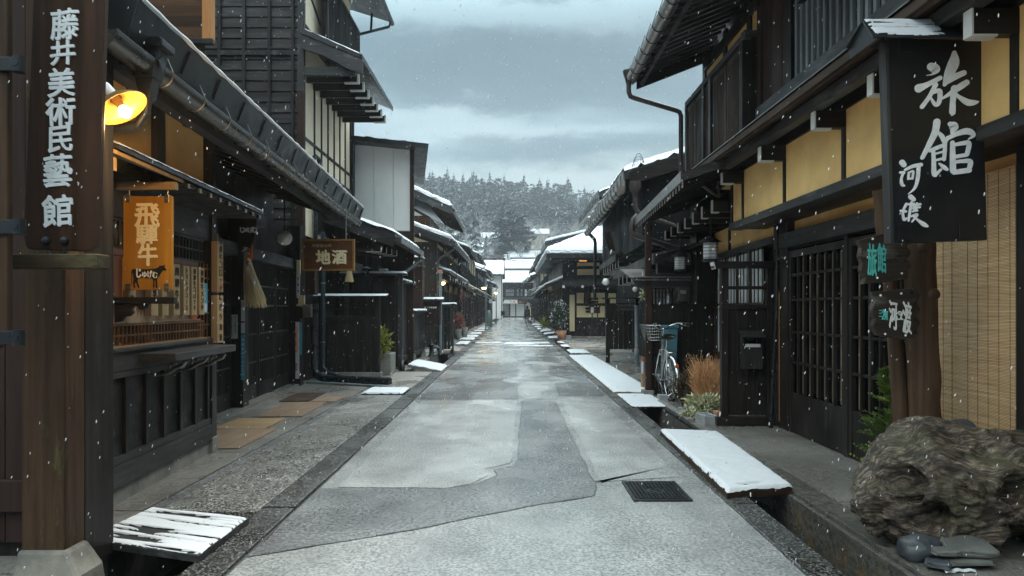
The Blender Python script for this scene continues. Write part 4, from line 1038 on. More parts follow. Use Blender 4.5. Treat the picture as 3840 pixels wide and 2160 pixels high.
m=MB(); snow_sheet(m,[(xc+.05,y0-.12,6.60),(xc+1.14,y0-.12,6.12),(xc+1.14,y1-.6,6.12),(xc+.05,y1-.6,6.60)],(12,60),.03,.04); m.build('snow_cover',M['snow'],PR)
def f(m):
    m.prism([(xc-4,10.3),(xc+.85,8.75),(xc+.85,8.62),(xc-4,10.15)],y0-.6,y1+.6)
    m.prism([(xc-4,10.3),(xc-8.8,8.75),(xc-8.8,8.62),(xc-4,10.15)],y0-.6,y1+.6)
part('roof',M['metal_roof'],D,f)
def f(m):
    m.tube([(xc+.90,y0-.6,8.62),(xc+.90,y1+.6,8.58)],.06,10)
    m.tube([(xc+.90,y1+.4,8.55),(xc+.86,y1+.4,8.42),(xc+.05,y1+.1,8.08),(xc+.04,y1+.05,7.9),(xc+.04,y1+.05,3.2)],.035,8); m.tube([(xc+.45,y1+.2,8.25),(xc+.45,y1+.3,8.7)],.03,8)
part('gutter',M['iron'],D,f)
part('downpipe',M['pipe_black'],D,lambda m:m.tube([(xc+.03,13.25,4.25),(xc+.09,13.3,4.38),(xc+.12,13.45,4.35),(xc+.10,13.5,4.2),(xc+.09,13.45,4.05),(xc+.09,13.3,3.6),(xc+.09,13.3,2.6)],.045,10))
T=thing('air_conditioner','grey outdoor air conditioner unit on the roof below the lattice window','air conditioner',(xc+.35,14.5,3.2))
part('casing',M['metal_roof'],T,lambda m:m.box(xc+.1,xc+.42,13.9,15.6,3.25,3.68),.01)
def f(m):
    for i in range(14): m.box(xc+.09+i*.024,xc+.10+i*.024,13.88,13.9,3.5,3.66)
part('grille',M['paper'],T,f)
m=MB(); snow_sheet(m,[(xc+.1,13.9,3.68),(xc+.42,13.9,3.68),(xc+.42,15.6,3.68),(xc+.1,15.6,3.68)],(10,24),.05,.03); m.build('snow_cover',M['snow'],T)
# ---- grey-white panelled building
Wb=thing('panelled_building','plain off-white panelled building with brown posts and a thin snowy roof','building',(-6,19,0))
Y=17.0
def f(m):
    x=-9
    for a in(-9,xu(1292,Y)+.0): pass
    xs=[-9,xu(1330,Y),xu(1402,Y),xu(1475,Y),xu(1548,Y)]
    for p,q in zip(xs,xs[1:]): m.box(p+.006,q-.006,Y,Y+.1,zv(865,Y),zv(545,Y))
    m.prism([(-9,Y+.03),(xu(1548,Y)-.01,Y+.03),(-3.15,21),(-9,21)],0,zv(530,Y),'z')
part('wall',M['whitewall'],Wb,f)
part('lower_wall',M['redbrown_z'],Wb,lambda m:m.box(-9,xu(1550,Y),Y-.02,Y+.02,0,zv(868,Y)))
for u0,u1,v1 in((1310,1330,865),(1538,1553,1060)): part('post',M['redbrown_z'],Wb,lambda m:m.box(xu(u0,Y),xu(u1,Y),Y-.05,Y+.06,zv(v1,Y),zv(540,Y)),.004)
part('roof',M['metal_roof'],Wb,lambda m:m.slab((-9.5,Y-.4,6.2),(xu(1615,Y),Y-.4,zv(553,Y)),(-2.75,21.4,zv(553,Y)),(-9.5,21.4,6.2),.12))
m=MB(); snow_sheet(m,[(-9.5,Y-.4,6.2),(xu(1612,Y),Y-.4,zv(553,Y)),(-2.77,21.4,zv(553,Y)),(-9.5,21.4,6.2)],(80,20),.05,.05); m.build('snow_cover',M['snow'],Wb)
# ---- low entrance roof over the fence gate
Eb=thing('gate_house','low tiled gate roof with snow and a black downpipe beyond the screen','building',(-3.4,16,0))
def f(m):
    m.prism([(-2.40,2.95),(-4.6,3.75),(-4.6,3.60),(-2.40,2.82)],14.0,17.6)
part('roof',M['metal_roof'],Eb,f)
part('bargeboard',M['charred'],Eb,lambda m:m.prism([(-2.42,2.86),(-4.6,3.66),(-4.6,3.44),(-2.42,2.66)],13.95,13.99))
m=MB(); snow_sheet(m,[(-4.5,13.95,3.72),(-2.38,13.95,2.95),(-2.38,17.6,2.95),(-4.5,17.6,3.72)],(30,40),.07,.05); m.build('snow_cover',M['snow'],Eb)
def f(m):
    for i in range(16): y=14.0+i*.225; m.box(-2.43,-2.27,y+.008,y+.217,2.75,2.87)
part('gutter',M['gutter'],Eb,f)
part('downpipe',M['pipe_black'],Eb,lambda m:m.tube([(-2.32,17.5,2.85),(-2.36,17.4,2.62),(-2.42,17.2,2.52),(xu(1495,15.9),15.9,2.16),(xu(1483,15.6),15.6,2.02),(xu(1483,15.6),15.6,.35),(xu(1486,15.5),15.5,.27),(xu(1508,15.4),15.3,.22),(xu(1512,15.3),15.2,.12),(xu(1512,15.3),15.2,.0)],.05,10))
part('wall',M['dark_z'],Eb,lambda m:(m.box(-4.7,-3.2,15.6,17.8,0,3.4)))
for k in range(4):
    m=MB(); y=14.15+k*.35; x1=-2.72+.05*k; m.box(-3.9,x1,y-.02,y+.02,2.58,2.64); o=m.build('bracket',M['dark_x'],Eb)
    m=MB(); m.box(x1-.3,x1+.004,y-.022,y+.022,2.574,2.582); m.box(x1,x1+.01,y-.022,y+.022,2.574,2.70); m.build('white_tip',M['white_tip'],o)
part('light_beam',M['grey_x'],Eb,lambda m:m.beam((-3.75,13.9,2.42),(-3.05,13.9,2.22),.04,.16))
# black fence wall with snow cap, lamp cap
def fence(name,label,x0,x1,ya,yb,h,mat,cap=True,posts=1,slats=6,rail=True):
    T=thing(name,label,'fence',((x0+x1)/2,(ya+yb)/2,0)); along=abs(yb-ya)>abs(x1-x0)
    m=MB()
    if along:
        n=slats
        for i in range(n): m.box(x0-.02,x0+.02,ya+(yb-ya)*i/n+.006,ya+(yb-ya)*(i+1)/n-.006,.22,h-.1)
    else:
        n=slats
        for i in range(n): m.box(x0+(x1-x0)*i/n+.006,x0+(x1-x0)*(i+1)/n-.006,ya-.02,ya+.02,.1,h-.1)
    m.build('board',M[mat],T,.002)
    m=MB()
    if along:
        for y in(ya+.05,yb-.05): m.box(x0-.06,x0+.07,y-.05,y+.05,.15,h)
        m.box(x0-.04,x0+.04,ya+.1,yb-.1,.15,.28); m.box(x0-.05,x0+.05,ya,yb,h-.1,h)
    else:
        for x in(x0+.05,x1-.05): m.box(x-.05,x+.05,ya-.05,ya+.06,0,h)
    m.build('frame',M['grey_z'],T,.003)
    if along:
        m=MB()
        for y in(ya+.05,yb-.05): m.lathe([(.13,0),(.11,.2),(.09,.24)],(x0,y,0),4,smooth=False)
        m.build('post_foot',M['concrete'],T)
    if cap:
        m=MB(); P=[(x0-.14,ya-.1,h+.0),(x0+.16,ya-.1,h+.0),(x0+.16,yb+.1,h+.0),(x0-.14,yb+.1,h+.0)] if along else [(x0-.1,ya-.14,h),(x1+.1,ya-.14,h),(x1+.1,ya+.14,h),(x0-.1,ya+.14,h)]
        m.slab(*P,.04); m.build('cap',M['metal_roof'],T)
        m=MB(); snow_sheet(m,P,(12,30) if along else (40,10),.05,.03,seed=h); m.build('snow_cover',M['snow'],T)
    return T
fence('board_fence','plain black board fence with a white snowy top edge behind the screen',-3.75,-2.45,15.3,15.3,zv(1026,15.3),'dark_z',slats=8)
fence('board_fence','dark vertical board gate with layered snowy cap by the black downpipe',-2.62,-2.62,15.8,17.4,2.05,'charred_z',slats=4)
fence('board_fence','lower black fence with snow cap between the gate and the hose cabinet',-2.60,-2.60,17.6,19.7,1.35,'charred_z',slats=9)
T=thing('bamboo_pole','pale upright bamboo pole against the fence','pole',(xu(1540,17.5),17.5,1.3)); part('pole',M['palewood'],T,lambda m:m.tube([(xu(1539,17.5),17.5,zv(1160,17.5)),(xu(1541,17.5),17.5,zv(1052,17.5))],.02,8))
T=thing('post_cap_lamp','small snow-capped metal box above the black fence','lamp',(xu(1437,15.4),15.3,2.3)); part('box',M['metal_roof'],T,lambda m:m.box(xu(1426,15.3),xu(1448,15.3),15.25,15.5,zv(1026,15.3),zv(1016,15.3))); 
m=MB(); snow_sheet(m,[(xu(1422,15.3),15.2,zv(1016,15.3)),(xu(1452,15.3),15.2,zv(1016,15.3)),(xu(1452,15.3),15.5,zv(1012,15.3)),(xu(1422,15.3),15.5,zv(1012,15.3))],(12,8),.04,.03); m.build('snow_cover',M['snow'],T)
# brown sided wall tower behind
BW=thing('brown_wall','tall narrow brown siding wall with a snowy cap beside the hose cabinet','wall',(-2.75,20.2,0)); Y=19.9
part('wall',M['redbrown_z'],BW,lambda m:m.box(-5,xu(1583,Y),Y,Y+.5,0,zv(965,Y)))
part('cap',M['metal_roof'],BW,lambda m:m.box(-5.05,xu(1586,Y),Y-.06,Y+.56,zv(998,Y),zv(994,Y)))
m=MB(); snow_sheet(m,[(-5.05,Y-.05,zv(965,Y)),(xu(1586,Y),Y-.05,zv(965,Y)),(xu(1586,Y),Y+.55,zv(965,Y)),(-5.05,Y+.55,zv(965,Y))],(40,8),.06,.03); m.build('snow_cover',M['snow'],BW)
# hose cabinet
HC=thing('hose_cabinet','brown wooden fire hose cabinet with white lettering and snowy lid','cabinet',(-2.4,20.5,.9)); Y=20.3
part('body',M['redbrown_z'],HC,lambda m:m.box(xu(1585,Y),xu(1648,Y),Y,Y+.4,zv(1218,Y),zv(1128,Y)),.008)
part('roof',M['metal_roof'],HC,lambda m:m.box(xu(1580,Y),xu(1660,Y),Y-.1,Y+.5,zv(1128,Y),zv(1122,Y)))
m=MB(); snow_sheet(m,[(xu(1580,Y),Y-.1,zv(1122,Y)),(xu(1660,Y),Y-.1,zv(1122,Y)),(xu(1660,Y),Y+.5,zv(1118,Y)),(xu(1580,Y),Y+.5,zv(1118,Y))],(20,10),.04,.04); m.build('snow_cover',M['snow'],HC)
m=MB(); putline(m,'ホース格納箱',(xu(1614,Y),Y-.008,zv(1153,Y)),.062,gap=1.0,vertical=False,bold=.05,t=.002); m.build('lettering',M['paint_white2'],HC)
m=MB(); 
for u in(1611,1615.5): m.lathe([(0,.02),(.012,.015),(.012,0)],(xu(u,Y),Y-.01,zv(1174,Y)),8,Matrix.Rotation(math.pi/2,3,'X'))
m.build('knob',M['paint_white2'],HC)
part('leg',M['brown_z'],HC,lambda m:m.box(xu(1587,Y),xu(1592,Y),Y+.05,Y+.1,0,zv(1218,Y))); part('leg',M['brown_z'],HC,lambda m:m.box(xu(1642,Y),xu(1647,Y),Y+.05,Y+.1,0,zv(1218,Y)))
FH=thing('fire_hydrant','old dark iron fire hydrant with a domed top by the gutter','hydrant',(xu(1618,20),20.0,0))
m=MB(); h=FH.location; m.lathe([(.11,0),(.11,.04),(.07,.06),(.065,.32),(.085,.34),(.085,.37),(.06,.40),(.055,.44),(.02,.47),(.02,.51),(0.001,.515)],(h.x,h.y,0),16); m.build('barrel',M['iron'],FH)
m=MB(); m.tube([(h.x,h.y,.28),(h.x+.17,h.y-.02,.28),(h.x+.19,h.y-.02,.24)],[.05,.045,.05],10); m.build('outlet',M['stone_dark'],FH)
m=MB(); m.lathe([(.066,.33),(.09,.345),(.09,.36),(.066,.37)],(h.x,h.y,0),14); m.build('collar',M['gutter_b'],FH)
T=thing('steel_pole','grey steel pipe pole right of the hose cabinet','pole',(xu(1652,20.8),20.8,0)); part('pole',M['pipe_grey'],T,lambda m:m.tube([(xu(1652,20.8),20.8,0),(xu(1652,20.8),20.8,2.5)],.045,10)); part('box',M['terracotta'],T,lambda m:m.box(xu(1641,20.8),xu(1658,20.8),20.7,20.9,zv(1025,20.8),zv(1012,20.8)),.004)
T=fence('board_fence','black screen fence behind the railing, with a thin snowy roof',-2.3,-1.88,22,22,1.55,'dark_z',slats=4)
T=thing('railing','black iron railing on the concrete gutter wall','railing',(-2.15,22.3,0)); m=MB()
for i in range(9): m.tube([(-2.3,21+.3*i,.1),(-2.3,21+.3*i,.85)],.018,6)
m.beam((-2.3,20.9,.85),(-2.3,23.5,.85),.04,.04); m.beam((-2.3,20.9,.3),(-2.3,23.5,.3),.03,.03); m.build('bars',M['iron'],T)
# ---- generic townhouse
def house(label,sd,y0,y1,xw,xe,ze,slope=.36,hx=None,hz=2.55,wallm='dark_z',plaster=None,zw=None,lit=False,depth=6,snow=.09,front=None,k=0,up=None,winz=None):
    """sd -1 left / +1 right; xw facade, xe eave edge (absolute)"""
    X=lambda x:sd*x
    T=thing('townhouse',label,'house',(X((xw+xe)/2+1),(y0+y1)/2,0),'dark timber townhouses lining the street')
    zr=ze+slope*(xw-xe+depth/2); xr_=xw+depth/2; xb_=xw+depth+(xw-xe)
    zwall=ze+slope*(xw-xe)-.12
    part('wall',M[wallm],T,lambda m:m.prism([(X(xw),0),(X(xw+depth),0),(X(xw+depth),zwall),(X(xr_),zr-.12),(X(xw),zwall)],y0+.15,y1-.15))
    if plaster:
        part('plaster_wall',M[plaster],T,lambda m:(m.box(X(xw-.012),X(xw),y0+.3,y1-.3,2.85,zwall-.08),))
        part('plaster_wall',M[plaster],T,lambda m:m.prism([(X(xw+.25),zwall-.05),(X(xr_),zr-.3),(X(xw+depth-.3),zwall-.05)],y0+.135,y0+.15))
    def f(m):
        m.prism([(X(xe),ze),(X(xr_),zr),(X(xb_),ze),(X(xb_),ze+.1),(X(xr_),zr+.12),(X(xe),ze+.1)],y0-.35,y1+.1)
    Rf=part('roof',M['metal_roof'],T,f)
    if snow:
        m=MB(); z_=.11
        P=[(X(xe-.02),y0-.36,ze+z_),(X(xr_),y0-.36,zr+z_),(X(xr_),y1+.1,zr+z_),(X(xe-.02),y1+.1,ze+z_)]
        if sd<0: P=[P[1],P[0],P[3],P[2]]
        snow_sheet(m,P,(26,int(12+(y1-y0)*3)),snow,.12,seed=y0)
        # solid rim so that the snow reads as a thick layer from the side and below
        m.prism([(X(xe-.015),ze+.09),(X(xr_),zr+.11),(X(xr_),zr+.11+snow*.8),(X(xe+.05),ze+.10+snow*.8)],y0-.33,y1+.07)
        m.build('snow_cover',M['snow'],Rf)
    def f(m):
        m.tube([(X(xe-.05),y0-.3,ze+.0),(X(xe-.05),y1+.1,ze-.03)],.065,10)
        for i in range(int((y1-y0)/.8)): y=y0+.2+.8*i; m.tube([(X(xe-.05)+.07*math.cos(a),y,ze-.01+.07*math.sin(a)) for a in [math.pi+math.pi*j/6 for j in range(7)]],.012,4)
    part('gutter',M['gutter'],T,f)
    part('fascia',M['gutter'],T,lambda m:m.prism([(X(xe-.01),ze+.11),(X(xe+.03),ze+.11),(X(xe+.05),ze-.07),(X(xe+.02),ze-.07)],y0-.34,y1+.09))
    yd=y1-.2 if int(y0)%2 else y0
    part('downpipe',M['pipe_brown'],T,lambda m:m.tube([(X(xe-.03),yd,ze-.05),(X(xe),yd,ze-.22),(X(xw-.15),yd+.05,ze-.55),(X(xw-.08),yd+.05,ze-.7),(X(xw-.08),yd+.05,.1)],.04,8))
    part('bargeboard',M['charred'],T,lambda m:m.prism([(X(xe),ze+.02),(X(xr_),zr+.02),(X(xr_),zr-.2),(X(xe),ze-.16)],y0-.36,y0-.33))
    def f(m):
        for i in range(int((y1-y0)/.45)): y=y0+.1+i*.45; m.prism([(X(xe+.05),ze-.01),(X(xw),ze+slope*(xw-xe-.05)-.01),(X(xw),ze+slope*(xw-xe)-.1),(X(xe+.05),ze-.09)],y,y+.06)
    part('rafter_row',M['dark_y'],T,f)
    if hx:
        def f(m): m.prism([(X(hx),hz),(X(xw),hz+.3*(xw-hx)),(X(xw),hz+.3*(xw-hx)-.06),(X(hx),hz-.06)],y0+.1,y1-.1)
        H=part('pent_roof',M['metal_roof'],T,f)
        part('pent_fascia',M['grey_y'],H,lambda m:m.box(X(hx-.02),X(hx+.01),y0+.1,y1-.1,hz-.12,hz+.005))
        m=MB(); P=[(X(hx-.02),y0+.1,hz+.005),(X(xw),y0+.1,hz+.3*(xw-hx)+.005),(X(xw),y1-.1,hz+.3*(xw-hx)+.005),(X(hx-.02),y1-.1,hz+.005)]
        if sd<0: P=[P[1],P[0],P[3],P[2]]
        snow_sheet(m,P,(8,30),.07,.06,seed=y0+3); m.prism([(X(hx-.01),hz+.003),(X(hx+.3),hz+.093),(X(hx+.3),hz+.15),(X(hx+.03),hz+.06)],y0+.12,y1-.12); m.build('snow_cover',M['snow'],H)
        nb=int((y1-y0)/1.2)
        for i in range(nb):
            y=y0+.5+i*1.2; o=part('bracket',M['dark_x'],T,lambda m:m.box(X(hx+.06),X(xw),y-.04,y+.04,hz-.30,hz-.16)); part('white_tip',M['white_tip'],o,lambda m:m.box(X(hx+.05),X(hx+.065),y-.042,y+.042,hz-.31,hz-.15))
    # ground floor lattice and posts
    n=max(1,int((y1-y0)/2.4)); w=(y1-y0-.4)/n
    for i in range(n):
        a=y0+.2+i*w
        part('post',M['dark_z'],T,lambda m:m.box(X(xw-.05),X(xw+.06),a-.06,a+.06,0,zwall-.1))
        win(T,'lattice_window',a+.1,a+w-.1,.55 if i%2 else .12,2.15,X(xw-.001),int(w*7),'charred_z' if i%2 else 'brown_z',['glassdark','curtain','glassdark'][i%3],.06,.05,-sd)
        if ze>3.5: win(T,'lattice_window',a+.2,a+w-.2,3.0,min(3.9,zwall-.25),X(xw-.02),int(w*6),'dark_z','curtain' if (i+int(y0))%3==0 else 'glassdark',.06,.05,-sd)
    return T
house('snow-roofed two-storey townhouse with a yellow gable lamp beyond the hose cabinet',-1,24.5,34.5,2.75,2.1,3.75,.36,2.2,2.75,plaster='cream2',snow=.16)
UB=thing('timber_annex','brown log-boarded upper house with a snowy roof behind the left row','building',(-5.2,30,3)); Y=27.5
part('wall',M['lapbrown'],UB,lambda m:m.prism([(-8.5,0),(-3.3,0),(-3.3,5.1),(-5.9,6.6),(-8.5,5.1)],Y,Y+7))
win(UB,'window',Y,Y+.01,0,0,0,0) if 0 else part('window_frame',M['orangepost'],UB,lambda m:(m.box(-4.2,-4.12,Y-.04,Y,3.8,4.75),m.box(-3.62,-3.55,Y-.04,Y,3.8,4.75),m.box(-4.12,-3.62,Y-.04,Y,4.67,4.75),m.box(-4.12,-3.62,Y-.04,Y,3.8,3.88)))
part('window_pane',M['glassgrey'],UB,lambda m:m.box(-4.12,-3.62,Y-.02,Y-.01,3.88,4.67))
part('plaster_gable',M['whitewall'],UB,lambda m:m.prism([(-8.2,5.15),(-3.6,5.15),(-5.9,6.45)],Y-.02,Y))
RF=part('roof',M['metal_roof'],UB,lambda m:m.prism([(-2.35,5.25),(-5.9,6.85),(-9.4,5.25),(-9.4,5.38),(-5.9,7.0),(-2.35,5.38)],Y-.9,Y+7.5))
m=MB(); snow_sheet(m,[(-5.9,Y-.9,7.0),(-2.33,Y-.9,5.38),(-2.33,Y+7.5,5.38),(-5.9,Y+7.5,7.0)],(30,40),.2,.15); m.prism([(-2.36,5.37),(-5.9,6.98),(-5.9,7.15),(-2.5,5.55)],Y-.86,Y+7.4); m.build('snow_cover',M['snow'],RF)
part('bargeboard',M['grey_x'],UB,lambda m:m.prism([(-2.35,5.3),(-5.9,6.9),(-5.9,6.65),(-2.35,5.08)],Y-.94,Y-.9))
part('gutter',M['gutter'],UB,lambda m:m.tube([(-2.3,Y-.85,5.25),(-2.3,Y+7.5,5.22)],.08,8))
def f(m):
    for i in range(12): y=Y-.6+i*.6; m.prism([(-2.4,5.24),(-3.3,5.64),(-3.3,5.5),(-2.4,5.12)],y,y+.08)
part('rafter_row',M['brown_y'],UB,f)
left=[(36,44,2.75,2.2,4.5,'black timber townhouse with a snowy roof edge, next after the yellow-lamp house'),(45,54,2.9,2.15,4.9,'high-eaved black townhouse at the middle of the left row'),(55,66,2.8,2.1,4.3,'dark lower townhouse with snow-rimmed pent roof, left row past the middle'),(67,79,2.9,2.1,5.0,'small distant townhouse with raised gutter end on the left row'),(80,92,2.7,1.9,4.2,'farthest dark townhouse on the left row')]
for i,(a,b_,xw,xe,ze,l) in enumerate(left): house(l,-1,a,b_,xw,xe,ze,.36,xe+.15,2.7,plaster=[None,'cream2','whitewall',None,'cream2'][i],snow=.11)
# white storehouse
KH=thing('storehouse','white-walled storehouse with a broad snow-covered roof at the far left','building',(-4,100,0))
part('wall',M['whitewall'],KH,lambda m:m.box(-9,-1.5,98,108,0,6.3))
rf=part('roof',M['metal_roof'],KH,lambda m:m.prism([(97,6.1),(103,8.4),(109,6.1),(109,6.3),(103,8.6),(97,6.3)],-9.5,-1.1,'x'))
m=MB(); snow_sheet(m,[(-9.5,97,6.32),(-1.2,97,6.32),(-1.2,103,8.62),(-9.5,103,8.62)],(30,20),.25,.3); m.build('snow_cover',M['snow'],rf)
part('ridge',M['metal_roof'],KH,lambda m:m.beam((-9.7,103,8.85),(-1.0,103,8.85),.4,.35)); part('post',M['dark_z'],KH,lambda m:m.box(-1.52,-1.42,97.9,98.1,0,6.2))
# lamps on the left row
def glow(label,u,v,Y,r=.10,e=.6):
    x,z=xu(u,Y),zv(v,Y); T=thing('street_lamp',label,'lamp',(x,Y,z-.15),'lit yellow street lamps down the left row')
    m=MB(); m.lathe([(.04,.10),(.10,.07),(r*1.9,.0),(r*1.8,-.01),(.04,.04)],(x,Y,z),16); m.build('lamp_shade',M['enamel'],T)
    m=MB(); m.lathe([(.001,-.10),(r*.6,-.08),(r*.8,-.03),(r*.5,.02)],(x,Y,z),12); m.build('bulb',M['lampglow2'],T)
    m=MB(); m.tube([(x,Y,z+.09),(x-.05,Y,z+.2),(x-.45,Y,z+.22)],.018,6); m.build('arm',M['iron'],T)
    l=bpy.data.lights.new('lamp_light','POINT'); l.energy=e*2.5; l.color=(1,.6,.2); l.shadow_soft_size=.08; o=bpy.data.objects.new('lamp_light',l); COL.objects.link(o); o.parent=T; o.location=(0.02,-.05,-.02)
emis('lampglow2',(1,.62,.18),12)
glow('lit yellow lamp low beside the grey steel pole',1660,1058,24,.11); glow('lit yellow lamp high under the snow-roofed house eave',1684,988,30,.10)
glow('lit yellow lamp standing out in the middle of the left row',1815,1079,44,.2,.8); glow('lit yellow lamp farthest down the left row',1859,1097,60,.2,.8)
# plants & pots on the left
def pot(label,x,y,r,h,mat='concrete'):
    T=thing('flower_pot',label,'pot',(x,y,0)); m=MB(); m.lathe([(0.001,0),(r*.7,0),(r,h),(r*.88,h),(r*.85,h*.85),(0.001,h*.85)],(x,y,0),18); m.build('pot',M[mat],T)
    return T
x=xu(1716,31); pot('pale tall pot under the red winter plant',x,31,.2,.5); leafy('red_plant','coral-red leafy winter plant in a pale pot on the left pavement','plant',(x,31,.85),.33,.33,.38,420,.10,'berry',seed=4,stem=(4,.015))
x=xu(1742,31.6); pot('second pale pot just right of the red plant',x,31.6,.16,.55)
leafy('maple_branch','hanging red-brown leaf branch above the red plant','plant',(xu(1730,30),30,2.0),.10,.10,.45,50,.06,'berry',seed=8)
T=thing('tarp_cover','green tarpaulin-covered bundle by the left row','bundle',(xu(1832,50),50,0)); m=MB(); m.lathe([(.25,0),(.28,.5),(.24,.95),(.12,1.25),(0.01,1.3)],(xu(1832,52),52,0),10); m.build('tarpaulin',M['tarpgreen'],T)
for u,Y,l in((1822,46,'thin dark pole carrying the middle yellow lamp'),(1845,56,'thin grey pole beyond the green tarpaulin'),(1861,60,'thin pole under the farthest yellow lamp')):
    T=thing('lamp_post',l,'pole',(xu(u,Y),Y,0)); part('pole',M['pipe_grey'],T,lambda m:m.tube([(xu(u,Y),Y,0),(xu(u,Y),Y,3.4)],.045,8))
for u,v,Y,w,h,mt,l in((1840,1130,52,12,14,'paper','small pink and white shop sign hanging on the left row'),(1853,1112,56,6,22,'terracotta','narrow orange banner sign on the left row'),(1779,1103,36,8,8,'paper','small white square sign under a left pent roof'),(1711,1050,26,10,8,'paper','small lit paper sign under the arched pent roof')):
    T=thing('shop_sign',l,'sign',(xu(u,Y),Y,zv(v,Y))); part('panel',M[mt],T,lambda m:m.box(xu(u-w/2,Y),xu(u+w/2,Y),Y,Y+.05,zv(v+h/2,Y),zv(v-h/2,Y)),.01)
    part('hanger',M['iron'],T,lambda m:m.tube([(xu(u,Y),Y+.02,zv(v-h/2,Y)),(xu(u,Y),Y+.02,zv(v-h/2,Y)+.3),(xu(u,Y)-.8,Y+.02,zv(v-h/2,Y)+.32)],.015,5))
T=thing('signboard_stand','dark signboard standing at the far left kerb','sign',(xu(1887,92),92,0)); part('panel',M['cloth_black'],T,lambda m:m.box(xu(1878,92),xu(1893,92),92,92.1,.5,zv(1166,92))); part('leg',M['iron'],T,lambda m:(m.box(xu(1880,92),xu(1881,92),92,92.05,0,.5),m.box(xu(1890,92),xu(1891,92),92,92.05,0,.5)))
# ---- building closing the street
EB=thing('corner_shop','two-storey timber shop with snowy gabled roof closing the end of the street','building',(1,114,0)); Y=112
X=lambda u:xu(u,Y); Z=lambda v:zv(v,Y)
part('wall',M['brown_z'],EB,lambda m:m.box(X(1860),X(2090),Y,Y+8,0,Z(1062)))
part('wall_panel',M['dark_x'],EB,lambda m:m.box(X(1882),X(2010),Y-.03,Y,Z(1082),Z(1070)))
for i,(a,b_) in enumerate(((1894,1930),(1935,1948),(1950,1962),(1965,1978),(1980,1995))):
    o=part('window',M['dark_z'],EB,lambda m:(m.box(X(a),X(a)+.12,Y-.12,Y,Z(1113),Z(1083)),m.box(X(b_)-.12,X(b_),Y-.12,Y,Z(1113),Z(1083)),m.box(X(a),X(b_),Y-.1,Y,Z(1099),Z(1097)),m.box(X(a),X(b_),Y-.11,Y,Z(1113),Z(1110)),m.box(X(a),X(b_),Y-.11,Y,Z(1085),Z(1083))))
    part('pane',M['curtain' if i>2 else 'glassgrey'],o,lambda m:m.box(X(a)+.1,X(b_)-.1,Y-.06,Y-.03,Z(1112),Z(1084)))
part('pent_roof',M['grey_x'],EB,lambda m:m.slab((X(1875),Y-1.6,Z(1121)),(X(2085),Y-1.6,Z(1121)),(X(2085),Y,Z(1113)),(X(1875),Y,Z(1113)),.12))
o=part('shop_sign',M['whitewall'],EB,lambda m:m.prism([(X(1886),Z(1138)),(X(1940),Z(1139)),(X(1940),Z(1124)),(X(1892),Z(1124))],Y-1.5,Y-1.4))
part('emblem',M['orange'],o,lambda m:(m.beam((X(1926),Y-1.52,Z(1136)),(X(1932),Y-1.52,Z(1127)),.05,.25,up=(0,1,0)),m.beam((X(1924),Y-1.52,Z(1131)),(X(1931),Y-1.52,Z(1130)),.05,.2,up=(0,1,0)),m.beam((X(1928),Y-1.52,Z(1131)),(X(1932),Y-1.52,Z(1137)),.05,.2,up=(0,1,0))))
m=MB(); m.beam((X(1913),Y-1.52,Z(1125)),(X(1916),Y-1.52,Z(1137)),.04,.14,up=(0,1,0)); m.build('lettering',M['paint_black'],o)
o=part('shop_sign',M['redbrown_x'],EB,lambda m:m.box(X(1942),X(1975),Y-1.5,Y-1.42,Z(1140),Z(1126)))
part('lettering',M['terracotta'],o,lambda m:[m.box(X(1945+i*3),X(1947+i*3),Y-1.54,Y-1.5,Z(1135),Z(1131)) for i in range(4)])
for a,b_,mt in((1914,1932,'whitewall'),(1936,1966,'whitewall'),(1884,1908,'glassgrey'),(1970,1995,'cream')): part('shutter',M[mt],EB,lambda m:[m.box(X(a),X(b_),Y-.1,Y-.02,.2+i*.25,.2+i*.25+.235) for i in range(9)])
rf=part('roof',M['metal_roof'],EB,lambda m:m.prism([(Y-1.4,Z(1064)),(Y+4,Z(1030)),(Y+10,Z(1064)),(Y+10,Z(1061)),(Y+4,Z(1027)),(Y-1.4,Z(1061))],X(1876),X(2100),'x'))
m=MB(); snow_sheet(m,[(X(1875),Y-1.5,Z(1061)),(X(2100),Y-1.5,Z(1061)),(X(2100),Y+4,Z(1027)),(X(1875),Y+4,Z(1027))],(40,24),.35,.3); m.box(X(1877),X(2098),Y-1.42,Y-1.2,Z(1061),Z(1057.5)); m.build('snow_cover',M['snow'],rf)
dg=part('gable',M['dark_x'],EB,lambda m:m.prism([(X(1955),Z(1058)),(X(2003),Z(1058)),(X(1979),Z(1040))],Y-1.7,Y+1)); 
part('gable_panel',M['whitewall'],dg,lambda m:m.prism([(X(1972),Z(1055)),(X(1987),Z(1055)),(X(1979),Z(1047))],Y-1.75,Y-1.7))
m=MB(); m.slab((X(1953),Y-1.9,Z(1060)),(X(1979),Y-1.9,Z(1038.5)),(X(1979),Y+1,Z(1038.5)),(X(1953),Y+1,Z(1060)),.2); m.slab((X(1979),Y-1.9,Z(1038.5)),(X(2005),Y-1.9,Z(1060)),(X(2005),Y+1,Z(1060)),(X(1979),Y+1,Z(1038.5)),.2); m.build('snow_cover',M['snow'],dg)
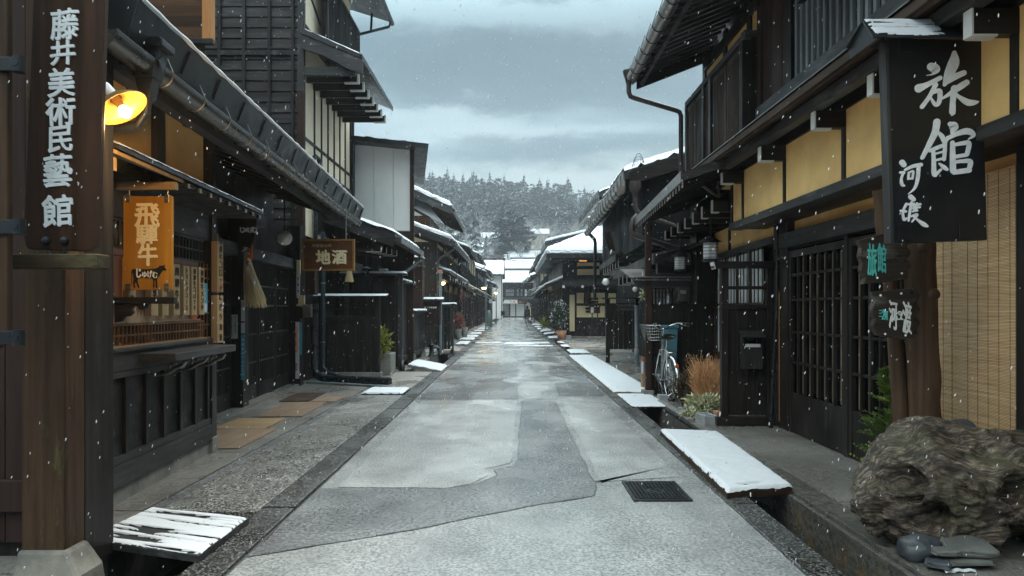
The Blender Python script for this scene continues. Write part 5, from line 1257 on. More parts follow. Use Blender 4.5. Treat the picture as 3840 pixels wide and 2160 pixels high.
def bhouse(label,x,y,w,d,h,wm='cream2',seed=0,g=None,z=None):
    z=hillz(x,y)-.3 if z is None else z
    T=thing('hill_house',label,'house',(x,y,z),g or 'snow-roofed houses at the foot of the hill')
    part('wall',M[wm],T,lambda m:m.prism([(y-d/2,z),(y+d/2,z),(y+d/2,z+h),(y,z+h+d*.2),(y-d/2,z+h)],x-w/2,x+w/2,'x'))
    o=part('roof',M['metal_roof'],T,lambda m:m.prism([(y-d/2-.7,z+h-.2),(y,z+h+d*.24),(y+d/2+.7,z+h-.2),(y+d/2+.7,z+h),(y,z+h+d*.26),(y-d/2-.7,z+h)],x-w/2-.6,x+w/2+.6,'x'))
    m=MB(); a,b_=z+h+.01,z+h+d*.265
    m.slab((x-w/2-.6,y-d/2-.75,a+.3),(x+w/2+.6,y-d/2-.75,a+.3),(x+w/2+.6,y,b_+.3),(x-w/2-.6,y,b_+.3),.3); m.slab((x-w/2-.6,y,b_+.3),(x+w/2+.6,y,b_+.3),(x+w/2+.6,y+d/2+.75,a+.3),(x-w/2-.6,y+d/2+.75,a+.3),.3); m.build('snow_cover',M['snow'],o)
    o=None
    for i in range(max(1,int(w/3))):
        px=x-w/2+(i+.5)*w/max(1,int(w/3)); part('window',M['glassdark'],T,lambda m:m.box(px-.6,px+.6,y-d/2-.06,y-d/2,z+1.2,z+2.4))
bhouse('long low snow-roofed building directly behind the corner shop roof',1.0,128,14,7,6.4,'brown_z',z=0)
bhouse('cream two-storey house with a flat snowy roof above the corner shop',2.9,146,8,8,9.6,'cream2',z=0)
for i,(u,v,Y_,w,wm,l) in enumerate([(1790,905,215,13,'whitewall','large snowy-roofed hillside house highest on the left slope'),(1765,945,190,12,'brown_z','wide brown hillside house below the highest one on the left'),(1830,930,200,9,'cream2','small cream hillside house left of the big pine'),(2000,895,225,9,'cream2','lone snowy-roofed hillside house on the right slope'),(1990,960,185,10,'brown_z','brown hillside house low on the right slope'),(1890,985,165,9,'whitewall','whitish hillside house low in the middle')]):
    bhouse(l,xu(u,Y_),Y_,w,8,4.5,wm)
# ================================================================ RIGHT SIDE
RY=thing('timber_inn','large dark timber inn with ochre plaster panels and lattice balcony on the right','building',(4.2,6,0))
XF=3.15; XP=2.75
part('wall',M['dark_z'],RY,lambda m:(m.box(3.32,9.5,-2,8.5,0,8),))
# ground floor front
part('lattice_back',M['glassdark'],RY,lambda m:m.box(3.26,3.28,5.1,7.75,.3,2.1))
part('inner_blind',M['tanboard'],RY,lambda m:[m.box(3.19,3.195,5.2+i*.1735,5.24+i*.1735,.47,1.97) for i in range(14)])
def f(m):
    for a,b_ in((5.12,6.35),(6.42,7.72)):
        m.box(XF-.02,XF+.02,a,a+.06,.02,2.05);m.box(XF-.02,XF+.02,b_-.06,b_,.02,2.05);m.box(XF-.02,XF+.02,a+.06,b_-.06,1.98,2.05)
        m.box(XF-.012,XF+.02,a+.06,b_-.06,.02,.46)
        n=7
        for i in range(1,n): y=a+.06+(b_-a-.12)*i/n; m.box(XF-.02,XF+.01,y-.012,y+.012,.46,1.98)
        for z in(.80,1.14,1.50,1.78): m.box(XF-.013,XF+.012,a+.06,b_-.06,z-.012,z+.012)
for a,b_,l in((5.12,6.35,'near'),(6.42,7.72,'far')):
    def f1(m):
        m.box(XF-.02,XF+.02,a,a+.06,.02,2.05);m.box(XF-.02,XF+.02,b_-.06,b_,.02,2.05);m.box(XF-.019,XF+.02,a+.06,b_-.06,1.98,2.05)
        m.box(XF-.012,XF+.02,a+.06,b_-.06,.02,.46)
        n=7
        for i in range(1,n): y=a+.06+(b_-a-.12)*i/n; m.box(XF-.02,XF+.01,y-.013,y+.013,.46,1.98)
        for z in(.80,1.14,1.50,1.78): m.box(XF-.013,XF+.012,a+.06,b_-.06,z-.013,z+.013)
    part('lattice_door',M['dark_z'],RY,f1,.002)
part('door_post',M['dark_z'],RY,lambda m:(m.box(3.12,3.30,7.73,8.0,0,2.9),m.box(3.12,3.3,6.35,6.42,0,2.1)),.004)
part('door_post',M['dark_z'],RY,lambda m:m.box(3.07,3.30,4.05,4.16,0,3.0),.004)
part('door_post',M['dark_z'],RY,lambda m:m.box(3.12,3.30,5.04,5.115,0,2.9),.004)
part('lintel',M['grey_y'],RY,lambda m:m.box(3.08,3.30,4.3,7.9,2.09,2.26),.008)
def f(m): 
    m.box(3.20,3.30,4.2,8.2,2.26,3.0)
part('plaster_wall',M['ochre'],RY,f)
for a,b_ in zip([1.5,2.7,3.73,4.75,5.65,6.88,8.12],[2.7,3.73,4.75,5.65,6.88,8.12,8.5]): part('plaster_panel',M['ochre'],RY,lambda m:m.box(XP,XP+.10,a+.02,b_-.02,2.46,3.04))
for y in(1.5,2.7,3.73,4.75,5.65,6.88,8.12,8.53): part('panel_post',M['dark_z'],RY,lambda m:m.box(XP-.012,XP+.11,y-.03,y+.03,2.46,3.04),.002)
part('panel_rail',M['grey_y'],RY,lambda m:m.box(XP-.03,XP+.12,1.0,8.56,2.38,2.465),.004)
part('panel_rail',M['dark_y'],RY,lambda m:m.box(XP-.02,XP+.12,1.0,8.56,3.04,3.2),.004)
part('bay_floor',M['dark_y'],RY,lambda m:m.box(XP+.12,3.3,1.0,8.5,2.39,2.43))
for y in(2.7,3.73,4.75,5.65,6.88,8.12):
    o=part('bracket',M['dark_x'],RY,lambda m:m.box(2.50,XP,y-.036,y+.036,2.89,3.03),.004)
    part('white_tip',M['white_tip'],o,lambda m:(m.box(2.488,2.50,y-.037,y+.037,2.88,3.03),m.box(2.50,2.63,y-.037,y+.037,2.876,2.89)),.003)
part('eave_beam',M['grey_y'],RY,lambda m:(m.box(2.46,2.56,1.0,8.7,3.035,3.13),),.004)
def f(m):
    m.prism([(2.33,3.16),(2.36,3.10),(2.75,3.26),(2.75,3.40),(2.33,3.19)],1.0,8.95)
    m.box(2.325,2.355,1.0,8.95,3.12,3.18)
part('pent_roof',M['brown_y'],RY,f,.003)
part('pent_edge',M['gutter_b'],RY,lambda m:m.prism([(2.315,3.195),(2.75,3.405),(2.75,3.415),(2.315,3.205)],1.0,8.98))
part('bargeboard',M['gutter_b'],RY,lambda m:(m.beam((2.36,8.97,3.12),(2.70,8.97,2.88),.02,.03),m.beam((2.70,8.97,3.35),(2.72,8.97,2.86),.02,.03)))
# upper storey, near part: brown boards, lattice window bay, box
part('upper_wall',M['grey_z'],RY,lambda m:m.box(XP+.01,3.4,1.0,7.5,3.4,6.4))
part('sill_beam',M['grey_y'],RY,lambda m:m.box(XP-.07,XP+.01,1.0,7.52,3.45,3.60),.006)
def f(m):
    for i in range(5): y=6.78+i*.145; m.box(XP-.01-.002*(i%2),XP+.01,y+.002,y+.143,3.6,6.3)
part('board_panel',M['redbrown_z'],RY,f,.002)
part('corner_post',M['redbrown_z'],RY,lambda m:m.box(XP-.04,XP+.1,7.45,7.56,3.2,6.4),.004)
part('window_post',M['dark_z'],RY,lambda m:m.box(XP-.045,XP+.02,6.62,6.77,3.6,6.4),.004)
def f(m):
    for i in range(46): y=1.2+i*.118; m.box(XP-.045,XP-.015,y-.022,y+.022,3.6,6.2)
part('window_lattice',M['lattgrey'] if 'lattgrey' in M else wood('lattgrey',(.13,.14,.15),(.27,.28,.29),'z',.5),RY,f,.002)
# planter box hung on the lattice
PB=thing('window_box','dark timber shelf with white-tipped joints hung on the upper lattice window','shelf',(2.6,5.6,4.3))
Y1=5.75
def f(m):
    m.box(2.36,2.76,Y1-.02,Y1+.02,4.18,4.26); m.box(2.36,2.40,4.3,Y1+.1,4.12,4.17); m.box(2.36,2.40,4.3,Y1+.1,4.25,4.30)
    m.box(2.30,2.78,Y1+.0,Y1+.045,4.10,4.14); m.box(2.41,2.47,Y1-.03,Y1+.03,3.98,4.5); m.box(2.36,2.76,4.7,4.74,4.12,4.2)
    m.box(2.42,3.0,Y1-.25,Y1-.2,3.98,4.3)
part('frame',M['dark_x'],PB,f,.004)
part('white_tip',M['white_tip'],PB,lambda m:(m.box(2.295,2.302,Y1,Y1+.05,4.09,4.145),m.box(2.355,2.362,Y1-.02,Y1+.02,4.18,4.262)))
part('pale_panel',M['curtain'],PB,lambda m:m.box(2.50,2.95,Y1-.1,Y1-.06,4.28,4.9))
# balcony box beyond
BX=2.60
Bal=part('balcony',M['dark_z'],RY,lambda m:(m.box(BX,3.0,7.62,7.68,3.22,4.44),m.box(BX+.03,BX+.06,7.68,10.1,3.3,4.40)))
part('balcony_rail',M['grey_y'],Bal,lambda m:(m.box(BX-.03,BX+.06,7.6,10.16,4.40,4.47),m.box(BX-.02,3.0,7.58,7.7,4.44,4.50)),.004)
def f(m):
    for (a,b_) in ((7.72,8.22),(8.26,8.78),(9.02,9.16),(9.28,9.62),(9.66,10.08)):
        m.box(BX-.015,BX+.02,a,a+.035,3.3,4.36); m.box(BX-.015,BX+.02,b_-.035,b_,3.3,4.36); m.box(BX-.013,BX+.02,a,b_,4.30,4.36); m.box(BX-.013,BX+.02,a,b_,3.28,3.36)
        n=max(2,int((b_-a)/.048))
        for i in range(n): y=a+.04+(b_-a-.08)*(i+.5)/n; m.box(BX-.01,BX+.02,y-.010,y+.010,3.36,4.30)
part('balcony_lattice',M['brown_z'],Bal,f)
for y in(7.67,8.9,9.22,10.12): part('balcony_post',M['dark_z'],Bal,lambda m:m.box(BX-.03,BX+.05,y-.05,y+.05,3.2,4.40),.003)
part('upper_plaster',M['ochre'],RY,lambda m:m.box(2.92,3.4,7.56,10.3,3.2,5.0))
part('upper_post',M['dark_z'],RY,lambda m:[m.box(2.89,2.93,y-.06,y+.06,3.2,5.2) for y in(8.35,9.3,10.3)]+[m.box(2.88,2.93,7.56,10.3,4.96,5.1)])
part('upper_wall',M['dark_z'],RY,lambda m:m.box(3.38,9.5,8.4,10.3,3,7))
# main roof eave
def f(m):
    pr=[(1.90,4.98),(5.9,6.6),(9.9,4.98),(9.9,5.10),(5.9,6.75),(1.88,5.10)]
    m.prism(pr,-1.0,10.55)
RR=part('roof',M['metal_roof'],RY,f)
def f(m):
    for i in range(50): y=.8+i*.195; m.prism([(1.95,4.985),(3.0,5.41),(3.0,5.35),(1.95,4.925)],y,y+.045)
    m.box(1.97,2.02,.5,10.5,4.84,4.88)
part('rafter_row',M['grey_x'],RR,f)
part('bargeboard',M['dark_x'],RR,lambda m:m.prism([(1.92,4.98),(3.2,5.50),(3.2,5.28),(1.92,4.78)],10.5,10.54))
def f(m):
    halfpipe(m,1.83,4.93,.088,.088,0,10.5)
GR=part('gutter',M['gutter_b'],RR,f)
def f(m):
    for i in range(12): y=6.2+i*.38; m.tube([(1.83+.09*math.cos(a),y,4.93+.09*math.sin(a)) for a in [math.pi*(1+j/10) for j in range(11)]],.008,5); m.beam((1.745,y,4.94),(1.80,y,5.1),.008,.014,up=(0,1,0))
part('gutter_ring',M['iron'],GR,f)
part('fascia',M['gutter_b'],RR,lambda m:m.prism([(1.88,5.10),(1.86,5.10),(1.83,4.97),(1.86,4.97)],-.9,10.55))
m=MB(); snow_sheet(m,[(1.86,-.9,5.11),(2.2,-.9,5.25),(2.2,10.5,5.25),(1.86,10.5,5.11)],(6,200),.03,.02); m.build('snow_cover',M['snow'],RR)
def f(m):
    Y=10.42
    m.tube([(xu(2358,Y),Y,zv(270,Y)),(xu(2358,Y),Y,zv(345,Y)),(xu(2364,Y),Y,zv(362,Y)),(xu(2380,Y),Y,zv(368,Y)),(xu(2535,Y),Y,zv(414,Y)),(xu(2548,Y),Y,zv(420,Y)),(xu(2554,Y),Y,zv(435,Y)),(xu(2554,Y),Y,zv(670,Y)),(xu(2554,Y),Y,zv(760,Y))],.037,12)
    m.lathe([(.09,.10),(.08,.03),(.055,-.03),(.04,-.10)],(xu(2357,Y),Y,zv(290,Y)),10)
part('downpipe',M['pipe_brown'],RR,f)
# lower eave of the entrance wing
KR=.05
def W2(name,mat,parent,fn,bevel=0): return part(name,M[mat],parent,fn,bevel,KR,8.5)
W2('wing_wall','dark_z',RY,lambda m:(m.box(3.32,9,8.5,12.6,0,3.3)))
W2('wing_roof','metal_roof',RY,lambda m:m.prism([(2.0,2.98),(3.5,3.5),(3.5,3.42),(2.0,2.90)],7.9,12.05))
W2('wing_fascia','gutter_b',RY,lambda m:(m.box(1.975,2.0,7.88,12.06,2.86,2.985)))
W2('wing_barge','grey_x',RY,lambda m:m.prism([(1.98,2.97),(2.75,3.22),(2.75,3.12),(1.98,2.87)],7.86,7.89))
def f(m):
    for i in range(20): y=8.0+i*.2; m.prism([(2.03,2.91),(3.3,3.35),(3.3,3.28),(2.03,2.84)],y,y+.035)
W2('rafter_row','dark_x',RY,f)
def f(m):
    for i in range(20): y=8.0+i*.2; m.box(2.02,2.032,y-.001,y+.036,2.82,2.90)
W2('rafter_tip','white_tip',RY,f)
for i in range(7):
    y=8.6+i*.56; o=W2('bracket','dark_x',RY,lambda m:m.box(2.52,3.3,y-.03,y+.03,2.62,2.76)); W2('white_tip','white_tip',o,lambda m:(m.box(2.508,2.52,y-.032,y+.032,2.61,2.765),m.box(2.51,2.6,y-.032,y+.032,2.605,2.618)))
W2('plaster_wall','ochre',RY,lambda m:(m.box(3.16,3.3,8.2,12.5,2.26,2.62)))
W2('lintel','grey_y',RY,lambda m:(m.box(3.10,3.3,8.1,12.55,2.18,2.26),m.box(3.13,3.3,10.1,10.16,2.26,2.6),m.box(3.13,3.3,8.05,8.12,0,2.6)))
def f(m):
    for i in range(25): y=8.55+i*.16; m.box(3.125,3.137,y-.007,y+.007,.05,2.18)
    m.box(3.12,3.16,8.5,12.5,1.42,1.48); m.box(3.12,3.16,8.5,12.5,.62,.72)
W2('lattice','brown_z',RY,f)
W2('window_pane','curtain',RY,lambda m:[m.box(3.175,3.18,8.66+k*.62,9.12+k*.62,.4,2.16) for k in range(6)])
W2('window_frame','dark_z',RY,lambda m:[m.box(3.17,3.22,9.125+k*.62,9.27+k*.62,.1,2.17) for k in range(6)])
part('downpipe',M['pipe_brown'],RY,lambda m:m.tube([(xu(2392,12),12,zv(808,12)),(xu(2377,12),12,zv(822,12)),(xu(2370,12),12,zv(850,12)),(xu(2370,12),12,zv(868,12)),(xu(2382,12),12,zv(884,12)),(xu(2585,11.4),11.4,zv(948,11.4)),(xu(2590,11.4),11.4,zv(965,11.4)),(xu(2590,11.4),11.4,.05)],.05,12))
# lanterns
lantern(xu(2664,8.9),8.9,zv(940,8.9),.30,'nearest large metal lantern with diamond cage under the inn eave',top=.4)
lantern(xu(2550,10.6),10.6,zv(986,10.6),.27,'second metal lantern, farther along the inn eave beside the canopy',top=.4)
# wing screen with letter box
Y=8.1
WS=thing('wing_screen','black board wing screen with a slatted top and letter box beside the inn door','screen',(2.8,Y,0))
x0,x1=2.48,3.08
part('board',M['dark_z'],WS,lambda m:[m.box(x0+.08+(x1-x0-.14)*i/4+.003,x0+.08+(x1-x0-.14)*(i+1)/4-.003,Y,Y+.03,.14,1.40) for i in range(4)],.002)
part('frame',M['dark_z'],WS,lambda m:(m.box(x0,x0+.08,Y-.03,Y+.05,.02,1.88),m.box(x1-.06,x1,Y-.03,Y+.05,.02,1.88),m.box(x0-.06,x1,Y-.05,Y+.06,.02,.12),m.box(x0,x1,Y-.02,Y+.04,1.40,1.45),m.box(x0,x1,Y-.01,Y+.03,1.63,1.67)),.004)
part('cap',M['dark_x'],WS,lambda m:(m.box(x0-.10,x1+.1,Y-.06,Y+.08,1.88,1.96)),.004)
part('white_tip',M['white_tip'],WS,lambda m:m.prism([(x0-.11,1.95),(x0-.10,1.95),(x0-.08,1.87),(x0-.09,1.87)],Y-.06,Y+.08))
LB=thing('letter_box','dark wooden letter box with sloping lid and papers in its slot','letter box',(xu(2820,8.0),8.0,zv(1385,8.0)))
a,b_=xu(2787,7.95),xu(2862,7.95); zt,zb=zv(1250,7.95),zv(1385,7.95)
part('body',M['charred_z'],LB,lambda m:(m.box(a,b_,7.96,8.06,zb,zv(1300,7.95)),m.box(a,a+.015,7.96,8.06,zv(1300,7.95),zt),m.box(b_-.015,b_,7.96,8.06,zv(1300,7.95),zt)),.003)
part('lid',M['charred'],LB,lambda m:m.slab((a-.02,7.90,zv(1262,7.95)),(b_+.02,7.90,zv(1262,7.95)),(b_+.02,8.06,zt+.03),(a-.02,8.06,zt+.03),.015),.002)
part('paper',M['paper'],LB,lambda m:m.box(a+.03,b_-.03,7.955,7.97,zv(1302,7.95),zv(1290,7.95)))
T=thing('drain_pipe','slim black pipe standing beside the inn door post','pipe',(xu(2908,8.0),7.95,0)); 
m=MB(); m.tube([(xu(2912,7.95),7.95,2.9),(xu(2914,7.95),7.95,1.5),(xu(2893,7.95),7.95,.25),(xu(2890,7.95),7.95,.0)],.024,10); m.build('pipe',M['pipe_black'],T); m=MB(); m.lathe([(.03,-.04),(.036,0),(.03,.04)],(xu(2892,7.95),7.95,.2),10); m.build('collar',M['pipe_black'],T)
part('post_edging',M['framewood'],RY,lambda m:m.box(3.09,3.1,7.9,7.912,.1,1.6))
# bamboo blind
BL=thing('bamboo_blind','large hanging bamboo blind covering the inn window at the right edge','blind',(3.11,4.7,.55))
part('slats',M['blind'],BL,lambda m:(m.box(3.095,3.105,4.66,5.15,.56,2.26),m.box(3.075,3.085,4.17,4.70,.53,2.28)))
def f(m):
    for i in range(10): y=4.21+i*.098; m.beam((3.073 if y<4.7 else 3.093,y,.55),(3.073 if y<4.7 else 3.093,y+.004,2.27),.0015,.002)
part('cord',M['dark_z'],BL,f)
part('rod',M['palewoodx'],BL,lambda m:(m.tube([(3.08,4.16,.53),(3.08,4.71,.53)],.012,8),m.tube([(3.1,4.66,.56),(3.1,5.15,.56)],.012,8)))
BL2=thing('bamboo_blind','sliver of a second bamboo blind with its bottom rod at the extreme right edge','blind',(3.1,3.6,.85))
part('slats',M['blind'],BL2,lambda m:m.box(3.09,3.1,3.0,4.04,.86,2.28)); part('rod',M['palewoodx'],BL2,lambda m:m.tube([(3.08,2.95,.86),(3.06,4.04,.86)],.016,8))
# big black sign
Y=4.0
RS=thing('hanging_sign','tall black signboard with large silver-white characters under a little metal roof','sign',(2.5,Y,1.79))
def f(m):
    pts=[(xu(3344,Y),zv(912,Y)),(xu(3703,Y),zv(900,Y)),(xu(3682,Y),zv(150,Y)),(xu(3322,Y),zv(142,Y))]
    m.prism(pts,Y,Y+.06)
part('board',M['signblack'],RS,f,.004)
part('side_plank',M['grey_z'],RS,lambda m:m.prism([(xu(3344,Y)-.008,zv(912,Y)),(xu(3344,Y)+.012,zv(912,Y)),(xu(3322,Y)+.012,zv(142,Y)),(xu(3322,Y)-.008,zv(142,Y))],Y-.006,Y+.07),.002)
mp1=lambda x,y: Vector((xu(2880+x/2.0125,Y),Y,zv(y/2.0125,Y)))
mp2=lambda x,y: Vector((xu(2880+x/2.0125,Y),Y,zv(660+y/2.0125,Y)))
RYO=[[(1228,505,30),(1262,525,34),(1240,560,8),(1195,570,2)],[(1135,668,32),(1200,640,20),(1296,590,17)],[(1262,640,18),(1222,720,15),(1160,808,16)],[(1240,700,12),(1292,690,18),(1288,770,16),(1258,790,14),(1215,720,5)],
 [(1402,400,16),(1400,470,40),(1362,560,34),(1330,640,14)],[(1340,622,20),(1400,585,24),(1474,552,20)],[(1494,625,22),(1440,660,24),(1360,715,14),(1312,745,8)],[(1404,670,26),(1392,760,20),(1388,850,22),(1386,866,10)],[(1398,700,10),(1440,735,14),(1505,775,24),(1560,775,16),(1586,768,3)]]
KAN=[[(1272,922,26),(1258,1000,24),(1215,1090,20),(1162,1192,14)],[(1286,1005,12),(1312,1035,18),(1326,1075,12)],[(1222,1138,14),(1268,1118,15),(1330,1094,14)],[(1244,1140,13),(1248,1220,15),(1250,1310,17),(1262,1330,8)],[(1334,1075,13),(1330,1150,14),(1326,1205,12)],[(1258,1162,8),(1318,1146,8)],[(1256,1212,9),(1322,1196,10)],[(1258,1322,14),(1300,1282,9)],[(1290,1236,7),(1322,1262,15),(1346,1280,12)],
 [(1372,938,18),(1398,958,34),(1384,1000,12)],[(1348,1048,14),(1420,1012,18),(1500,992,24),(1548,1020,15),(1510,1052,5)],[(1352,1040,13),(1340,1075,8)],[(1388,1078,16),(1390,1180,20),(1392,1290,22)],[(1394,1096,12),(1470,1082,16),(1512,1086,18),(1498,1165,15)],[(1398,1186,14),(1494,1170,15)],[(1398,1226,12),(1460,1218,14),(1522,1222,18),(1510,1285,16)],[(1400,1302,18),(1512,1286,20)]]
KA=[[(1010,1228,22),(1022,1244,20)],[(996,1302,9),(1020,1304,13)],[(1020,1302,9),(1004,1350,9),(1008,1392,12),(1024,1402,8)],[(1034,1282,10),(1090,1256,13),(1152,1244,14)],[(1060,1304,8),(1056,1352,8)],[(1060,1304,7),(1092,1294,8),(1086,1350,8)],[(1058,1352,7),(1088,1346,7)],[(1134,1256,13),(1126,1350,13),(1104,1420,9),(1056,1466,3)]]
DO=[[(1074,158,18),(1096,178,16)],[(998,262,7),(1036,268,10)],[(1042,212,10),(1016,270,8),(1024,330,10),(1044,318,6)],[(1062,214,9),(1100,222,9),(1144,214,10)],[(1080,200,9),(1068,270,9),(1058,338,7)],[(1098,208,7),(1100,262,7)],[(1120,206,7),(1116,262,7)],[(1082,244,7),(1142,236,8)],[(1090,268,7),(1124,262,6)],[(1076,306,7),(1122,292,9),(1084,346,6)],[(1088,300,6),(1130,336,9),(1172,366,16),(1198,380,9)]]
m=MB()
brush(m,RYO,mp1,1); brush(m,KAN,mp1,1); brush(m,KA,mp1,1); brush(m,DO,mp2,1)
m.build('lettering',M['paint_white'],RS)
def f(m):
    zr=zv(75,Y); 
    a,b_=xu(3240,Y),xu(3555,Y)
    m.slab((a-.015,Y-.13,zr-.15),(b_+.03,Y-.13,zr-.15),(b_,Y+.02,zr+.01),(a,Y+.02,zr+.01),.008); m.slab((a,Y+.02,zr+.01),(b_,Y+.02,zr+.01),(b_+.03,Y+.2,zr-.085),(a-.015,Y+.2,zr-.085),.008)
    m.prism([(Y-.12,zr-.155),(Y+.02,zr),(Y+.19,zr-.09),(Y+.19,zr-.16),(Y-.12,zr-.16)],a+.01,a+.03,'x')
rf=part('roof',M['metal_roof'],RS,f)
m=MB(); zr=zv(75,Y); a,b_=xu(3244,Y),xu(3500,Y); snow_sheet(m,[(a,Y-.128,zr-.145),(b_,Y-.128,zr-.145),(b_,Y+.02,zr+.012),(a,Y+.02,zr+.012)],(110,40),.009,.03,seed=3,streak=(9,.05)); m.build('snow_cover',M['snow'],rf)
for u,v in((3393,870),(3620,865),(3395,165)): part('hinge_plate',M['signblack'],RS,lambda m:m.box(xu(u-26,Y),xu(u+24,Y),Y-.008,Y-.001,zv(v+30,Y),zv(v-30,Y)),.003)
T=part('hanger',M['iron'],RS,lambda m:(m.beam((xu(3540,Y),Y+.03,zv(75,Y)),(xu(3530,Y),Y+.03,zv(0,Y)+.2),.02,.025),m.beam((xu(3290,Y),Y+.05,zv(190,Y)),(xu(3290,Y),Y+.05,zv(150,Y)),.02,.02),m.beam((2.4,Y+.05,zv(120,Y)),(2.8,Y+.05,zv(120,Y)),.04,.04)))
# log posts with two small boards
LG=thing('log_signpost','two weathered log posts carrying small carved boards, set in the driftwood','sign post',(2.75,4.6,.4))
def log(m,pts,r,seed):
    P=[];RR_=[]
    n=26
    for i in range(n):
        t=i/(n-1); k=t*(len(pts)-1); j=min(int(k),len(pts)-2); p=Vector(pts[j]).lerp(Vector(pts[j+1]),k-j)
        P.append(p+Vector((MN.noise(Vector((i*.3,seed,0)))*.008,0,0))); RR_.append(r*(1+.10*MN.noise(Vector((seed,i*.35,1)))))
    m.tube(P,RR_,20)
Y=4.72
part('near_log',M['log'],LG,lambda m:log(m,[(xu(3300,Y),Y,zv(712,Y)),(xu(3345,Y),Y,zv(1090,Y)),(xu(3385,Y),Y,zv(1640,Y))],.052,1))
part('main_log',M['log'],LG,lambda m:(log(m,[(xu(3452,4.6),4.62,zv(880,4.62)),(xu(3462,4.6),4.62,zv(1200,4.62)),(xu(3478,4.6),4.62,zv(1640,4.62))],.098,4),m.lathe([(.0,.03),(.02,.028),(.035,.02),(.045,0)],(xu(3476,4.6),4.53,zv(1105,4.6)),12,Matrix.Rotation(math.pi/2,3,'X')),m.lathe([(.0,.03),(.016,.026),(.028,.02),(.04,0)],(xu(3438,4.6),4.53,zv(925,4.6)),12,Matrix.Rotation(math.pi/2,3,'X'))))
def brd(Y,pts,edge):
    """carved board: front outline, scalloped right side showing thickness"""
    def f(m):
        P=[(xu(u,Y),zv(v,Y)) for u,v in pts]
        m.prism(P,Y,Y+.055)
    return f
Y=4.42
def scal(ur,v0,v1,n,amp=9): 
    out=[]
    for i in range(n*4+1):
        t=i/(n*4); out.append((ur+amp*math.sin(t*n*6.283),v0+(v1-v0)*t))
    return out
b1=part('upper_board',M['dk_board'] if 'dk_board' in M else wood('dk_board',(.022,.017,.014),(.085,.065,.052),'x',.5,wear=(.20,.19,.18),bs=.9,dens=22),LG,brd(Y,[(3222,901),(3345,866),(3362,880)]+scal(3408,890,1040,3)+[(3400,1045),(3345,1055),(3240,1066),(3248,1040),(3230,1015),(3236,985),(3226,960),(3232,930)],0),.004)
part('carved_side',M['dk_board'],b1,lambda m:m.prism([(xu(u,Y),zv(v,Y)) for u,v in scal(3420,890,1028,3,8)+[(3395,1030),(3395,890)]],Y+.03,Y+.09),.003)
m=MB()
for ch,u,v,w,h in(('旅',3270,975,34,120),('館',3306,968,32,108)): put(m,ch,(xu(u,Y),Y-.002,zv(v,Y)),w/F*Y,h/F*Y,bold=.008,t=.005,warp=.03,skew=-.2)
m.build('lettering',M['paint_teal'],b1)
b2=part('lower_board',M['dk_board'],LG,brd(Y-.03,[(3270,1095),(3425,1081),(3415,1098)]+scal(3432,1110,1262,3)+[(3430,1275),(3370,1272),(3292,1258),(3276,1225),(3284,1195),(3272,1165),(3282,1130)],0),.004)
part('carved_side',M['dk_board'],b2,lambda m:m.prism([(xu(u,Y),zv(v,Y)) for u,v in [(3438,1082)]+scal(3445,1095,1250,3,8)+[(3420,1262),(3420,1090)]],Y+.0,Y+.06),.003)
m=MB()
for ch,u,v,w,h in(('河',3338,1180,30,108),('渡',3390,1190,32,120)): put(m,ch,(xu(u,Y),Y-.034,zv(v,Y)),w/F*Y,h/F*Y,bold=.010,t=.005,warp=.03,skew=-.3)
for i,ch in enumerate('ごうど'): put(m,ch,(xu(3356+i*8,Y),Y-.034,zv(1183,Y)),8/F*Y,34/F*Y,bold=.03,t=.005)
m.build('lettering',M['paint_white2'],b2)
m=MB()
for i,ch in enumerate('三之町'): put(m,ch,(xu(3291+i*11,Y),Y-.034,zv(1175+i*4,Y)),11/F*Y,[26,40,34][i]/F*Y,bold=.03,t=.005)
m.build('lettering',M['paint_teal'],b2)
m=MB()
for u,v,yy in((3273,896,Y),(3290,1042,Y),(3382,1025,Y),(3293,1108,Y-.03),(3370,1101,Y-.03),(3310,1252,Y-.03),(3386,1257,Y-.03)): m.lathe([(.0,.006),(.006,.004),(.008,0)],(xu(u,Y),yy,zv(v,Y)),8,Matrix.Rotation(math.pi/2,3,'X'))
m.build('stud',M['paint_white'],LG)
